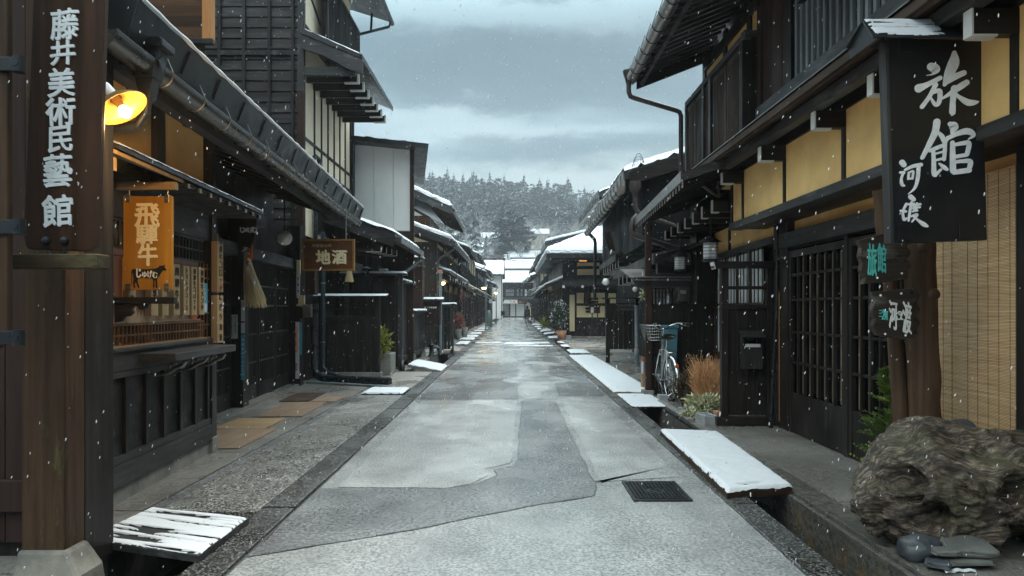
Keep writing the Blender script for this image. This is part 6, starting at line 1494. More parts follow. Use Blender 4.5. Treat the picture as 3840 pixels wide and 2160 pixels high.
# ---- driftwood stump
def stump():
    T=thing('driftwood_stump','huge gnarled driftwood stump on rocks at the lower right','driftwood',(2.8,4.15,.05))
    n1,n2=230,400; c=Vector((2.74,4.12,.34)); vs=[];fs=[]
    lob=[((0,0,0),(.50,.33,.25)),((-.36,-.04,-.01),(.25,.26,.25)),((-.20,.02,.13),(.28,.25,.20)),((.42,.06,.04),(.42,.34,.26)),((.03,-.17,.04),(.17,.22,.16)),((-.30,-.10,-.19),(.22,.20,.15)),((.46,-.2,-.16),(.24,.24,.14)),((-.60,-.1,-.05),(.09,.08,.10)),((-.57,-.13,-.17),(.06,.06,.09)),((.15,-.05,.2),(.22,.2,.1)),((-.05,-.2,-.17),(.25,.14,.09))]
    hol=[(Vector((.03,-.40,.06)),.10,.18),(Vector((-.50,-.22,.05)),.12,.18),(Vector((-.40,-.28,-.10)),.11,.17),(Vector((-.58,-.16,.0)),.07,.06),(Vector((-.17,-.12,.34)),.11,.07),(Vector((.18,-.32,-.26)),.20,.14),(Vector((.5,-.3,.05)),.08,.05),(Vector((-.2,-.30,.05)),.06,.03)]
    def rad(d):
        R_=[]
        for o,(a,b_,e) in lob:
            D=Vector((d.x/a,d.y/b_,d.z/e)); O=Vector((-o[0]/a,-o[1]/b_,-o[2]/e)); A=D.dot(D); B=D.dot(O); C=O.dot(O)-1; q=B*B-A*C
            if q>0:
                t=(-B+math.sqrt(q))/A
                if t>0: R_.append(t)
        if not R_: return .2
        mx=max(R_); s=sum(math.exp((r-mx)*40) for r in R_); return mx+math.log(s)/40
    for j in range(n1+1):
        b2=math.pi*j/n1
        for i in range(n2):
            a=2*math.pi*i/n2; d=Vector((math.sin(b2)*math.cos(a),math.sin(b2)*math.sin(a),math.cos(b2)))
            p=d*rad(d); wv=MN.noise_vector(p*3.2+Vector((1,5,2)))
            p+=wv*.045
            w=p+wv*.10+MN.noise_vector(p*9)*.02
            r1=1-abs(MN.noise(Vector((w.x*3.5,w.y*3.5,w.z*7))))*2.2; r2=1-abs(MN.noise(Vector((w.x*7,w.y*7,w.z*22))))*2.0; r3=1-abs(MN.noise(Vector((w.x*17,w.y*17,w.z*52))))*2
            msk=max(0,min(1,MN.noise(p*4+Vector((9,9,9)))*1.6+.6))
            p+=d*(r1*.034+r2*.020*msk+r3*.009*msk+MN.noise(p*30)*.010*(1-msk)+(1-abs(MN.noise(p*13)))*.012)
            for kc,kr,kd in hol:
                t=(p-kc).length/kr
                if t<1: p-=d*kd*(1-t*t)**.7
                elif t<1.6: p+=d*.022*(1-abs(t-1.3)/.3)
            vs.append(c+p)
    for j in range(n1):
        for i in range(n2): k=(i+1)%n2; fs.append((j*n2+i,(j+1)*n2+i,(j+1)*n2+k,j*n2+k))
    m=MB(); m.add(vs,fs,True); m.build('trunk',M['stump'],T)
    # broken roots reaching out
    m=MB(); rs=random.Random(5)
    for a,b_,r in(((2.98,3.85,.22),(3.20,3.56,.0),.06),):
        a=Vector(a);b_=Vector(b_);P=[];R_=[]
        for i in range(10): t=i/9; P.append(a.lerp(b_,t)+MN.noise_vector(Vector((t*2,a.x*5,a.z*9)))*.04); R_.append(r*(1-t*.75)*(1+.25*MN.noise(Vector((t*6,a.x*9,0)))))
        m.tube(P,R_,14)
    m.build('root',M['stump'],T)
    return T
stump()
def rock(label,c,s,mat,seed,rz=0,flat=False,rx=0):
    T=thing('rock',label,'rock',(c[0],c[1],max(0,c[2]-s[2]/2)),'stones under and round the driftwood'); m=MB(); vs=[];fs=[];n1,n2=14,22
    Mx=Euler((rx,0,rz)).to_matrix()
    for j in range(n1+1):
        b2=math.pi*j/n1
        for i in range(n2):
            a=2*math.pi*i/n2; d=Vector((math.sin(b2)*math.cos(a),math.sin(b2)*math.sin(a),math.cos(b2)))
            e=.38 if flat else .8
            d2=Vector([math.copysign(abs(q)**e,q) for q in d]); r=1+(.16 if flat else .28)*MN.noise(d*1.3+Vector((seed,0,0)))+.08*MN.noise(d*4+Vector((0,seed,0)))
            r=round(r*7)/7*.5+r*.5
            p=Vector((d2.x*s[0]/2,d2.y*s[1]/2,d2.z*s[2]/2))*r; vs.append(Vector(c)+Mx@p)
    for j in range(n1):
        for i in range(n2): k=(i+1)%n2; fs.append((j*n2+i,(j+1)*n2+i,(j+1)*n2+k,j*n2+k))
    m.add(vs,fs,not flat); m.build('stone',M[mat],T); return T
def rk(label,u,v,Y,w,h,mat,seed,d=None,**kw): rock(label,(xu(u,Y),Y,zv(v,Y)),(w/F*Y,(d or w*.7)/F*Y,h/F*Y),mat,seed,**kw)
rk('blue-grey rounded boulder at the foot of the driftwood',3445,2055,3.78,150,95,'stone_dark',1)
rk('flat tilted grey slab leaning under the driftwood',3630,2050,3.72,165,26,'stone_slate',2,flat=True,rz=-.1,rx=.25)
rk('thin layered slate at the bottom of the stone pile',3600,2092,3.70,190,17,'stone_slate',3,flat=True)
rk('small brown slate between the two flat slabs',3545,2068,3.68,95,20,'stone_slate',4,flat=True)
rk('ribbed grey roof tile fragment lying lowest on the ledge',3518,2114,3.62,85,22,'stone_dark',5,flat=True,rz=-.5)
rk('pale round stone on top of the driftwood',3625,1640,4.1,80,48,'block',6)
rk('pointed blue-grey rock behind the left top of the driftwood',3400,1625,4.6,70,110,'stone_dark',7)
rk('dark wet rock behind the driftwood below the blind',3640,1612,4.6,240,70,'stone_dark',8,d=100)
rk('dark brown rounded root lump at the right behind the driftwood',3745,1740,4.25,260,230,'stump',10)
T=thing('plastic_litter','crumpled pale blue and clear plastic strip on the ledge below the stones','litter',(xu(3600,3.6),3.6,.02)); m=MB()
P=[]; 
for i in range(24): t=i/23; P.append((xu(3520,3.62)+.17*t,3.58+.012*math.sin(t*3),.022+.003*math.sin(t*17)))
vs=[];fs=[]
for i,p in enumerate(P): w=.024*(1-i/30); vs+= [(p[0],p[1]-w,p[2]),(p[0],p[1],p[2]+.012),(p[0],p[1]+w,p[2])]
for i in range(23): fs+=[(i*3,i*3+3,i*3+4,i*3+1),(i*3+1,i*3+4,i*3+5,i*3+2)]
m.add(vs,fs,True); m.build('strip',M['paper'],T)
# evergreen behind
def cedar():
    T=thing('cedar_shrub','bright green feathery cedar shrub growing beside the log posts','shrub',(xu(3330,5.3),5.3,0)); m=MB(); rs=random.Random(11)
    bx,by=xu(3345,5.2),5.2
    for i in range(150):
        z=rs.uniform(.12,.98); R_=(.34*(1-z*.78)); a=rs.uniform(0,6.28); L=R_*rs.uniform(.75,1.25); d=Vector((math.cos(a),math.sin(a),rs.uniform(.1,.6))).normalized()
        b0=Vector((bx+.03*(1-z),by,z*1.0-.05)); 
        for k in range(9):
            t=.3+.7*k/8; p=b0+d*L*t; 
            for s_ in(-1,1):
                e=(d+d.cross(Vector((0,0,1)))*s_*.7+Vector((0,0,rs.uniform(-.3,.4)))).normalized(); l=.045*(1.25-t)*rs.uniform(.7,1.3)+.012
                for kk in range(3):
                    e2=(e+Vector((rs.uniform(-.4,.4),rs.uniform(-.4,.4),rs.uniform(-.4,.4)))).normalized(); q=e2.cross(Vector((.1,.3,1))).normalized()*.006
                    m.add([p,p+e2*l*.5+q,p+e2*l,p+e2*l*.5-q],[(0,1,2),(0,2,3)])
    m.build('foliage',M['leaf_cedar'],T); m=MB(); m.tube([(bx,by,0),(bx+.01,by,.9)],[.02,.006],6); m.build('trunk',M['log'],T)
cedar()
# plants near the screen
def kochia(label,cx,cy,w,h,seed,n=900):
    T=thing('dry_grass_bush',label,'bush',(cx,cy,0),'dry orange bushes by the lattice window'); m=MB(); rs=random.Random(seed)
    for i in range(n):
        a=rs.uniform(0,6.28); r=rs.random()**.5; z0=rs.uniform(.0,.55)*h; rr=w*(.35+.65*math.sin(min(1,(z0/h+.25))*1.6))
        p0=Vector((cx+rr*r*.6*math.cos(a),cy+rr*r*.6*math.sin(a),z0)); L=rs.uniform(.25,.5)*h
        p1=p0+Vector((math.cos(a)*L*.34*r+rs.gauss(0,.05),math.sin(a)*L*.3*r+rs.gauss(0,.05),L*rs.uniform(.55,1))); mid=(p0+p1)/2+Vector((rs.gauss(0,.025),rs.gauss(0,.025),0))
        for A,B_ in((p0,mid),(mid,p1)):
            s_=(B_-A).cross(Vector((rs.uniform(-1,1),rs.uniform(-1,1),.2))).normalized()*.0028; m.add([A-s_,A+s_,B_+s_*.6,B_-s_*.6],[(0,1,2,3)])
        for k in range(7):
            t=rs.random(); q=p0.lerp(p1,t); e=q+Vector((rs.uniform(-.05,.05),rs.uniform(-.05,.05),rs.uniform(.0,.05))); s_=Vector((rs.uniform(-1,1),rs.uniform(-1,1),0)).normalized()*.0022
            m.add([q-s_,q+s_,e],[(0,1,2)])
    m.build('stalks',M['kochia'],T); return T
kochia('large rusty orange dry bush left of the black wing screen',xu(2648,9.3),9.3,.20,.82,1,1500)
kochia('second dry orange bush half hidden behind the black wing screen',xu(2708,9.1),9.15,.14,.72,2,900)
leafy('twiggy_shrub','fine brown twiggy shrub between the bicycle and the orange bush','shrub',(xu(2560,9.6),9.5,.33),.26,.2,.24,1100,.022,'leaf_brown',seed=5,stem=(14,.006),shell=.1)
leafy('ivy_plant','cream and green variegated ivy spilling over the concrete blocks','plant',(xu(2655,8.75),8.8,.17),.30,.16,.15,560,.062,'leaf_ivy',seed=6,long=1.5,shell=.3)
leafy('ivy_plant','paler trailing ivy creeping to the gutter edge','plant',(xu(2600,8.6),8.62,.06),.20,.12,.09,260,.05,'leaf_ivy',seed=9,long=1.5)
def block(label,u,v,Y,w=.2,h=.19,d=.39,rz=0):
    T=thing('concrete_block',label,'block',(xu(u,Y),Y,0),'grey concrete blocks edging the planting'); c=Vector((xu(u,Y),Y,h/2)); m=MB(); Mx=Matrix.Rotation(rz,3,'Z')
    def bb(x0,x1,y0,y1,z0,z1):
        vs=[(x0,y0,z0),(x1,y0,z0),(x1,y1,z0),(x0,y1,z0),(x0,y0,z1),(x1,y0,z1),(x1,y1,z1),(x0,y1,z1)]; m.add([c+Mx@Vector(p) for p in vs],[(0,3,2,1),(4,5,6,7),(0,1,5,4),(1,2,6,5),(2,3,7,6),(3,0,4,7)])
    t=.03; bb(-w/2,-w/2+t,-d/2,d/2,-h/2,h/2); bb(w/2-t,w/2,-d/2,d/2,-h/2,h/2)
    for k in range(4): y=-d/2+(d-t)*k/3; bb(-w/2+t,w/2-t,y,y+t,-h/2+.002,h/2-.002)
    m.build('block',M['block'],T,.003); return T
block('hollow concrete block nearest the black wing screen',2650,1600,8.28,.17,.12,.30,rz=.1)
block('concrete block half buried in the ivy',2585,1570,8.95,.16,.10,.28,rz=.5)
T=thing('brick','small orange terracotta brick beside the wing screen base','brick',(xu(2694,8.35),8.35,.0)); part('brick',M['terracotta'],T,lambda m:m.obox((xu(2692,8.35),8.35,.10),(.075,.10,.10),(0,0,.2)),.006)
T=thing('stone_kerb','mossy stone kerb edging the planting strip beyond the block','kerb',(2.2,9,.0)); part('stone',M['concrete'],T,lambda m:m.box(2.15,2.24,8.4,10.1,-.02,.05),.01)
T=thing('metal_plate','dark sheet metal lip over the gutter edge by the plants','plate',(2.15,8.7,.02)); part('plate',M['iron'],T,lambda m:m.box(2.09,2.15,7.75,9.5,.02,.026),.001)
# porch of the next house: canopy, post, dark door wall, meter
PO=thing('porch','dark porch with a thin metal canopy, post and slatted window behind the bicycle','porch',(2.5,11.2,0)); Y=10.9
part('canopy',M['metal_roof'],PO,lambda m:(m.slab((xu(2360,Y),Y-.05,zv(1038,Y)),(xu(2590,Y),Y-.05,zv(1038,Y)),(xu(2590,Y),Y+1.0,zv(1030,Y)+.15),(xu(2360,Y),Y+1.0,zv(1030,Y)+.15),.03),m.prism([(xu(2372,Y),zv(1050,Y)),(xu(2590,Y),zv(1050,Y)),(xu(2590,Y),zv(1076,Y)),(xu(2390,Y),zv(1076,Y))],Y,Y+.06)),.003)
part('canopy_edge',M['gutter_b'],PO,lambda m:(m.tube([(xu(2358,Y),Y-.06,zv(1040,Y)),(xu(2590,Y),Y-.06,zv(1040,Y))],.012,6),m.tube([(xu(2366,Y),Y-.05,zv(1050,Y)),(xu(2590,Y),Y-.05,zv(1050,Y))],.010,6)))
part('post',M['redbrown_z'],PO,lambda m:(m.box(xu(2422,Y),xu(2444,Y),Y+.0,Y+.10,.10,2.75)),.004)
part('post_foot',M['concrete'],PO,lambda m:m.box(xu(2412,Y),xu(2450,Y),Y-.06,Y+.18,-.02,.10),.01)
part('wall',M['dark_z'],PO,lambda m:(m.box(xu(2444,Y),3.5,Y+.15,Y+.2,0,zv(1150,Y)),m.box(xu(2444,Y),3.5,Y+.14,Y+.21,zv(1150,Y),zv(1140,Y)),m.box(3.0,3.6,Y+.2,Y+.6,0,3.2)))
part('side_wall',M['dark_z'],PO,lambda m:m.box(xu(2446,Y),2.9,Y+.125,Y+.132,.02,zv(1152,Y)))
def f(m):
    for i in range(8): x=xu(2448+i*13,Y); m.box(x-.012,x+.012,Y+.3,Y+.33,zv(1140,Y),zv(1078,Y))
    for v in(1095,1115): m.tube([(xu(2444,Y),Y+.16,zv(v,Y)),(xu(2545,Y),Y+.16,zv(v,Y))],.006,6)
part('window_slat',M['brown_z'],PO,f)
part('window_pane',M['curtain'],PO,lambda m:m.box(xu(2450,Y),xu(2540,Y),Y+.5,Y+.51,zv(1140,Y),zv(1082,Y)))
T=thing('electric_meter','rounded olive-brown electric meter under the porch canopy','meter',(xu(2561,Y),Y,zv(1130,Y))); part('casing',M['pipe_brown'],T,lambda m:m.box(xu(2541,Y),xu(2582,Y),Y-.02,Y+.12,zv(1130,Y),zv(1076,Y)),.025); part('dial',M['glassgrey'],T,lambda m:m.box(xu(2550,Y),xu(2572,Y),Y-.026,Y-.02,zv(1102,Y),zv(1088,Y)),.003)
m=MB(); putline(m,'8',(xu(2561,Y),Y-.03,zv(1092,Y)),.02,bold=.05,t=.001) if 0 else None
T=thing('paper_charm','small white and blue paper strip hanging in the porch window','charm',(xu(2512,Y),Y,zv(1135,Y))); part('strip',M['paper'],T,lambda m:m.box(xu(2508,Y),xu(2516,Y),Y+.13,Y+.14,zv(1136,Y),zv(1108,Y))); part('blue_mark',M['blue'],T,lambda m:m.box(xu(2510,Y),xu(2514,Y),Y+.126,Y+.13,zv(1122,Y),zv(1116,Y)))
leafy('dried_flowers','small dried flower bunch hanging by the porch post','plant',(xu(2408,Y),Y,zv(1105,Y)),.05,.05,.10,60,.035,'leaf_ivy',seed=1)
T=thing('storage_bin','teal blue lidded plastic bin behind the bicycle','bin',(xu(2512,10.8),10.85,0)); Yb=10.85
part('body',M['bluebin'],T,lambda m:m.add([(xu(a,Yb),y,z) for z,(a0,a1),(ya,yb) in((.1,(2492,2533),(Yb+.0,Yb+.16)),(zv(1228,Yb),(2486,2541),(Yb-.02,Yb+.18))) for a,y in((a0,ya),(a1,ya),(a1,yb),(a0,yb))],[(0,3,2,1),(4,5,6,7),(0,1,5,4),(1,2,6,5),(2,3,7,6),(3,0,4,7)]),.01)
part('lid',M['bluebin'],T,lambda m:m.box(xu(2483,Yb),xu(2544,Yb),Yb-.04,Yb+.20,zv(1229,Yb),zv(1219,Yb)),.008)
part('stand',M['pipe_black'],T,lambda m:m.box(xu(2495,Yb),xu(2530,Yb),Yb+.02,Yb+.14,.0,.1))
T=thing('bottle_case','small pale carton and yellow-capped bottles by the porch post','box',(xu(2416,11.6),11.6,0)); part('carton',M['palewoodx'],T,lambda m:m.box(xu(2409,11.6),xu(2417,11.6),11.6,11.75,.02,.30)); part('bottle',M['paper'],T,lambda m:m.tube([(xu(2413,11.6),11.66,.30),(xu(2413,11.6),11.66,.50)],.03,8)); part('cap',M['orange'],T,lambda m:m.tube([(xu(2413,11.6),11.66,.50),(xu(2413,11.6),11.66,.58)],[.02,.014],8))
# ---- bicycle
def bicycle():
    T=thing('bicycle','silver city bicycle with wire basket parked against the porch, seen from behind','bicycle',(2.36,10.6,0))
    R_=.33; rc=Vector((xu(2514,10.35),10.35,R_)); fc=Vector((xu(2462,11.0)+.02,10.98,R_+.0))
    # frame plane direction
    d=(fc-rc); d.z=0; d=d.normalized()
    fd=Vector((-.35,.94,0)).normalized()
    def wheel(c,dr,nm):
        s_=Vector((dr.y,-dr.x,0)); up=Vector((0,0,1))
        W_=part(nm,M['rubber'],T,lambda m:m.tube([c+dr*R_*math.cos(a)+up*R_*math.sin(a) for a in [6.2832*i/40 for i in range(40)]],.020,8,closed=True))
        part('rim',M['chrome'],W_,lambda m:m.tube([c+dr*(R_-.025)*math.cos(a)+up*(R_-.025)*math.sin(a) for a in [6.2832*i/40 for i in range(40)]],.010,6,closed=True))
        def f(m):
            for i in range(28):
                a=6.2832*i/28; e=c+dr*(R_-.03)*math.cos(a)+up*(R_-.03)*math.sin(a); m.tube([c+s_*(.028 if i%2 else -.028)+dr*.02*math.cos(a+1)+up*.02*math.sin(a+1),e],.0022,4)
            m.tube([c-s_*.05,c+s_*.05],.018,10)
        part('spokes',M['chrome'],W_,f)
    wheel(rc,d,'wheel'); wheel(fc,fd,'wheel')
    up=Vector((0,0,1)); s_=Vector((d.y,-d.x,0))
    seat=rc+d*.20+up*.47; bb=rc+d*.42-up*.05; head=fc-d*.22+up*.42; headt=head+up*.14-d*.04
    def f(m):
        m.tube([bb,seat],.018,10); m.tube([bb,bb+(head-bb)*.5-up*.03,head],.022,10); m.tube([bb+up*.10,(bb+headt)/2-up*.0,headt],.018,10)
        for k in(-1,1): m.tube([bb+s_*.03*k,rc+s_*.06*k],.010,8); m.tube([seat-up*.03,rc+s_*.06*k],.009,8)
        m.tube([head-up*.03,headt+up*.02],.022,10)
    part('frame',M['bike_metal'],T,f)
    def f(m):
        sf=Vector((fd.y,-fd.x,0))
        for k in(-1,1): m.tube([head+sf*.04*k,head+sf*.055*k-up*.1+fd*.02,fc+sf*.055*k],.011,8)
        m.tube([head+sf*.05,head-sf*.05],.014,8)
    part('fork',M['chrome'],T,f)
    def fender(c,dr,a0,a1,nm='mudguard'):
        sx=Vector((dr.y,-dr.x,0))
        def f(m):
            n=20; vs=[];fs=[]
            for i in range(n+1):
                a=a0+(a1-a0)*i/n; e=dr*math.cos(a)+up*math.sin(a)
                for w,rr in((-.032,R_+.025),(-.018,R_+.042),(0,R_+.048),(.018,R_+.042),(.032,R_+.025)): vs.append(c+e*rr+sx*w)
            for i in range(n):
                for k in range(4): fs.append((i*5+k,i*5+k+1,i*5+k+6,i*5+k+5))
            m.add(vs,fs,True)
        return part(nm,M['chrome'],T,f)
    fender(rc,d,1.2,3.6); fender(fc,fd,.2,3.5)
    # handlebar
    hb=headt+up*.20-d*.04
    def f(m):
        m.tube([headt,hb],.013,8)
        L=Vector((-fd.y,fd.x,0))
        for k in(-1,1):
            m.tube([hb,hb+L*k*.07+up*-.005+fd*.05,hb+L*k*.15+fd*.03+up*.05,hb+L*k*.22+up*.085-fd*.06,hb+L*k*.27+up*.08-fd*.20],.0115,8)
    part('handlebar',M['chrome'],T,f)
    L=Vector((-fd.y,fd.x,0))
    for k in(-1,1):
        part('grip',M['rubber'],T,lambda m:m.tube([hb+L*k*.255+up*.082-fd*.15,hb+L*k*.285+up*.078-fd*.28],.017,8))
        part('brake_lever',M['chrome'],T,lambda m:m.tube([hb+L*k*.235+up*.07-fd*.11,hb+L*k*.29+up*.045-fd*.18,hb+L*k*.30+up*.04-fd*.24],.006,6))
    # saddle
    sp=seat+up*.17-d*.04
    def f(m):
        vs=[];fs=[];n=12;rows=9
        for i in range(rows):
            t=i/(rows-1); w=(.115*(1-t)**.7+.02)*(.75 if t<.05 else 1); z=.0-.02*math.sin(t*3)+.015*(1-t); c=sp-d*.12+d*.27*t+up*z
            for k in range(n): a=6.2832*k/n; vs.append(c+s_*w*math.cos(a)+up*.035*math.sin(a)*(1 if math.sin(a)>0 else 1.3))
        for i in range(rows-1):
            for k in range(n): l=(k+1)%n; fs.append((i*n+k,i*n+l,(i+1)*n+l,(i+1)*n+k))
        fs.append(list(range(n))); fs.append(list(range((rows-1)*n,rows*n)))
        m.add(vs,fs,True)
    part('saddle',M['seat'],T,f); part('seat_post',M['chrome'],T,lambda m:(m.tube([seat-up*.05,sp-up*.03],.013,8),m.tube([sp-d*.08-up*.05+s_*.04,sp-up*.045,sp-d*.08-up*.05-s_*.04],.006,6)))
    # basket
    bc=head+fd*.20+up*.15
    def f(m):
        Lb=Vector((-fd.y,fd.x,0)); wt,wb,dt,db,h=.19,.14,.15,.11,.24
        def ring(t): 
            w=wb+(wt-wb)*t; dd=db+(dt-db)*t; z=up*(h*t); return [bc+Lb*-w-fd*dd+z,bc+Lb*w-fd*dd+z,bc+Lb*w+fd*dd+z,bc+Lb*-w+fd*dd+z]
        for t in(0,.2,.4,.6,.8,1): r=ring(t); m.tube(r+[r[0]],.006 if t==1 else .003,4)
        a,b_=ring(0),ring(1)
        for e in range(4):
            for k in range(9): q=k/9; m.tube([a[e].lerp(a[(e+1)%4],q),b_[e].lerp(b_[(e+1)%4],q)],.003,4)
        for k in range(1,8): m.tube([a[0].lerp(a[1],k/8),a[3].lerp(a[2],k/8)],.003,4)
    part('basket',M['chrome'],T,f)
    part('rear_rack',M['chrome'],T,lambda m:(m.tube([seat-s_*.05-up*.02,rc+up*.41-s_*.06-d*.10,rc+up*.41+s_*.06-d*.10,seat+s_*.05-up*.02],.007,6),m.tube([rc+up*.40+s_*.06-d*.08,rc+s_*.07],.005,5),m.tube([rc+up*.40-s_*.06-d*.08,rc-s_*.07],.005,5)))
    part('reflector',M['orange'],T,lambda m:m.obox(rc-d*(R_+.05)*math.cos(.62)+up*(R_+.05)*math.sin(.62),(.05,.02,.06)),.006)
    part('kickstand',M['chrome'],T,lambda m:(m.tube([rc+s_*.07,rc+s_*.10+d*.1-up*.2,(rc.x-.16,rc.y-.05,.012)],.010,6)))
    part('crank',M['chrome'],T,lambda m:(m.tube([bb-s_*.06,bb+s_*.06],.02,10),m.tube([bb+s_*.07,bb+s_*.08-up*.10+d*.12],.009,6),m.tube([bb-s_*.07,bb-s_*.08+up*.10-d*.12],.009,6),m.tube([bb+s_*.055+d*.09*math.cos(a)+up*.09*math.sin(a) for a in [6.283*i/20 for i in range(20)]],.005,5,closed=True)))
    for k,o in((1,-up*.10+d*.12),(-1,up*.10-d*.12)): 
        part('pedal',M['chrome'],T,lambda m:(m.obox(bb+s_*k*.13+o,(.09,.02,.02)),m.obox(bb+s_*k*.13+o+d*.06,(.09,.02,.02)),m.obox(bb+s_*k*.13+o+d*.03,(.015,.06,.02))),.003)
    part('headlamp',M['chrome'],T,lambda m:m.lathe([(.0,-.03),(.025,-.02),(.03,.02),(0,.025)],head+fd*.38+up*.26-L*.17,12,Vector((0,0,1)).rotation_difference(fd).to_matrix()))
bicycle()
T=thing('wheel_block','small grey concrete wheel stop under the bicycle','block',(xu(2487,10.3),10.3,0)); part('block',M['block'],T,lambda m:m.box(xu(2470,10.3),xu(2502,10.3),10.25,10.4,.0,.10),.006)
# ---- next house: deep eave with snow, fence, etc.
H3=thing('townhouse','tall dark townhouse with a snow-heaped roof and a bright ribbed gutter, right behind the inn','house',(4,18,0),'dark timber townhouses lining the street')
KK=.02
def W3(name,mat,parent,fn,bevel=0): return part(name,M[mat],parent,fn,bevel,KK,14.3)
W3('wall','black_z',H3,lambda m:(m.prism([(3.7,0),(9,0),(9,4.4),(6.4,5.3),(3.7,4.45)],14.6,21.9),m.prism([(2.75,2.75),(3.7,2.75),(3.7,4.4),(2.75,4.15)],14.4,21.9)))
R3=W3('roof','metal_roof',H3,lambda m:m.prism([(2.30,4.24),(6.4,5.5),(10.5,4.24),(10.5,4.10),(6.4,5.36),(2.35,4.08)],14.2,22.0))
W3('bargeboard','dark_x',R3,lambda m:m.prism([(2.45,4.24),(6.4,5.44),(6.4,5.15),(2.45,3.98)],14.14,14.2))
W3('fascia','gutter_b',R3,lambda m:m.prism([(2.29,4.25),(2.32,4.25),(2.36,3.90),(2.33,3.90)],14.15,22.05))
def f(m):
    for i in range(14): y=14.4+i*.56; m.beam((2.285,y,4.2),(2.30,y+.05,3.98),.014,.014,up=(0,1,0)); m.tube([(2.27+.10*math.cos(a),y,3.86+.10*math.sin(a)) for a in [math.pi*(.95+1.1*j/10) for j in range(11)]],.010,5)
W3('gutter_ring','iron',R3,f)
W3('gutter','gutter_b',R3,lambda m:m.tube([(2.27,14.2,3.87),(2.27,22.1,3.84)],.09,14))
m=MB(KK,14.3); snow_sheet(m,[(2.27,14.2,4.25),(6.4,14.2,5.52),(6.4,22,5.52),(2.27,22,4.25)],(60,60),.16,.25,seed=4); m.prism([(2.5,4.24),(6.4,5.44),(6.4,5.60),(2.75,4.42)],14.35,21.9); m.build('snow_cover',M['snow'],R3)
W3('snow_guard','iron',R3,lambda m:[m.tube([(2.5+.3*math.cos(a)*0+.28*t,14.25,4.34+.28*math.sin(math.pi*t)*(1-.2*k)+.06*t),(2.5+.28*(t+.2),14.25+.05*k,4.34+.28*math.sin(math.pi*min(1,t+.2))*(1-.2*k)+.06*(t+.2))],.006,4) for t in(0,.2,.4,.6,.8) for k in range(4) for a in(0,)])
W3('downpipe','pipe_brown',R3,lambda m:(m.lathe([(.12,.12),(.13,.0),(.07,-.12),(.05,-.2)],(2.55,14.1,3.9),12),m.tube([(2.55,14.1,3.8),(2.55,14.1,3.50),(2.62,14.1,3.38),(3.35,14.1,3.12),(3.4,14.1,3.0)],.05,10)))
W3('downpipe','pipe_black',R3,lambda m:m.tube([(2.35,22.0,3.8),(2.50,21.9,3.62),(2.52,21.9,3.5),(2.50,21.9,1.7)],.055,10))
# lower eaves with white-tipped brackets
def heave(name,x0,x1,y0,y1,z,n,k,yr):
    part(name,M['grey_y'],H3,lambda m:(m.box(x0,x0+.03,y0,y1,z,z+.17),m.prism([(x0,z+.17),(x0+1.0,z+.42),(x0+1.0,z+.36),(x0,z+.12)],y0,y1)),.003,k,yr)
    for i in range(n):
        y=y0+(y1-y0)*(i+.5)/n
        o=part('bracket',M['dark_x'],H3,lambda m:m.box(x0+.12,x0+1.1,y-.035,y+.035,z-.14,z),0,k,yr); part('white_tip',M['white_tip'],o,lambda m:(m.box(x0+.105,x0+.122,y-.037,y+.037,z-.15,z+.03),m.box(x0+.107,x0+.4,y-.037,y+.037,z-.152,z-.136)),0,k,yr)
heave('lower_eave',2.24,2.5,10.9,17,2.12,8,.04,10.4)
heave('lower_eave',2.62,2.8,17.3,22,2.62,7,.04,17.3)
part('upper_window',M['dark_z'],H3,lambda m:m.box(3.2,3.6,14.5,14.56,2.4,4.0))
T=thing('shop_board','tilted brown wooden board leaning out above the lower eave','sign',(2.9,18,3.2)); Y=18.2
part('board',M['brown_z'],T,lambda m:m.prism([(xu(2264,Y),zv(872,Y)),(xu(2287,Y),zv(866,Y)),(xu(2308,Y),zv(938,Y)),(xu(2290,Y),zv(958,Y))],Y,Y+.06),.004)
T=thing('globe_lamp','white globe lamp at the corner of the right lower eave','lamp',(xu(2272,16.5),16.5,2.0)); m=MB(); m.lathe([(.0001,.085)]+[(.085*math.sin(a),.085*math.cos(a)) for a in [math.pi*i/10 for i in range(1,10)]]+[(.0001,-.085)],(xu(2272,16.5),16.5,zv(1057,16.5)),18); m.build('globe',M['paint_white2'],T); part('stem',M['iron'],T,lambda m:m.tube([(xu(2280,16.5),16.5,zv(1050,16.5)),(xu(2300,16.5),16.6,zv(1035,16.5))],.02,6))
T=thing('globe_lamp','small grey globe lamp below the right canopy','lamp',(xu(2380,13),13,1.9)); m=MB(); m.lathe([(.0001,.05)]+[(.05*math.sin(a),.05*math.cos(a)) for a in [math.pi*i/8 for i in range(1,8)]]+[(.0001,-.05)],(xu(2381,13),13,zv(1085,13)),14); m.build('globe',M['bulbglass'],T); part('stem',M['iron'],T,lambda m:m.tube([(xu(2381,13),13,zv(1085,13)+.05),(xu(2381,13),13,2.1)],.01,6))
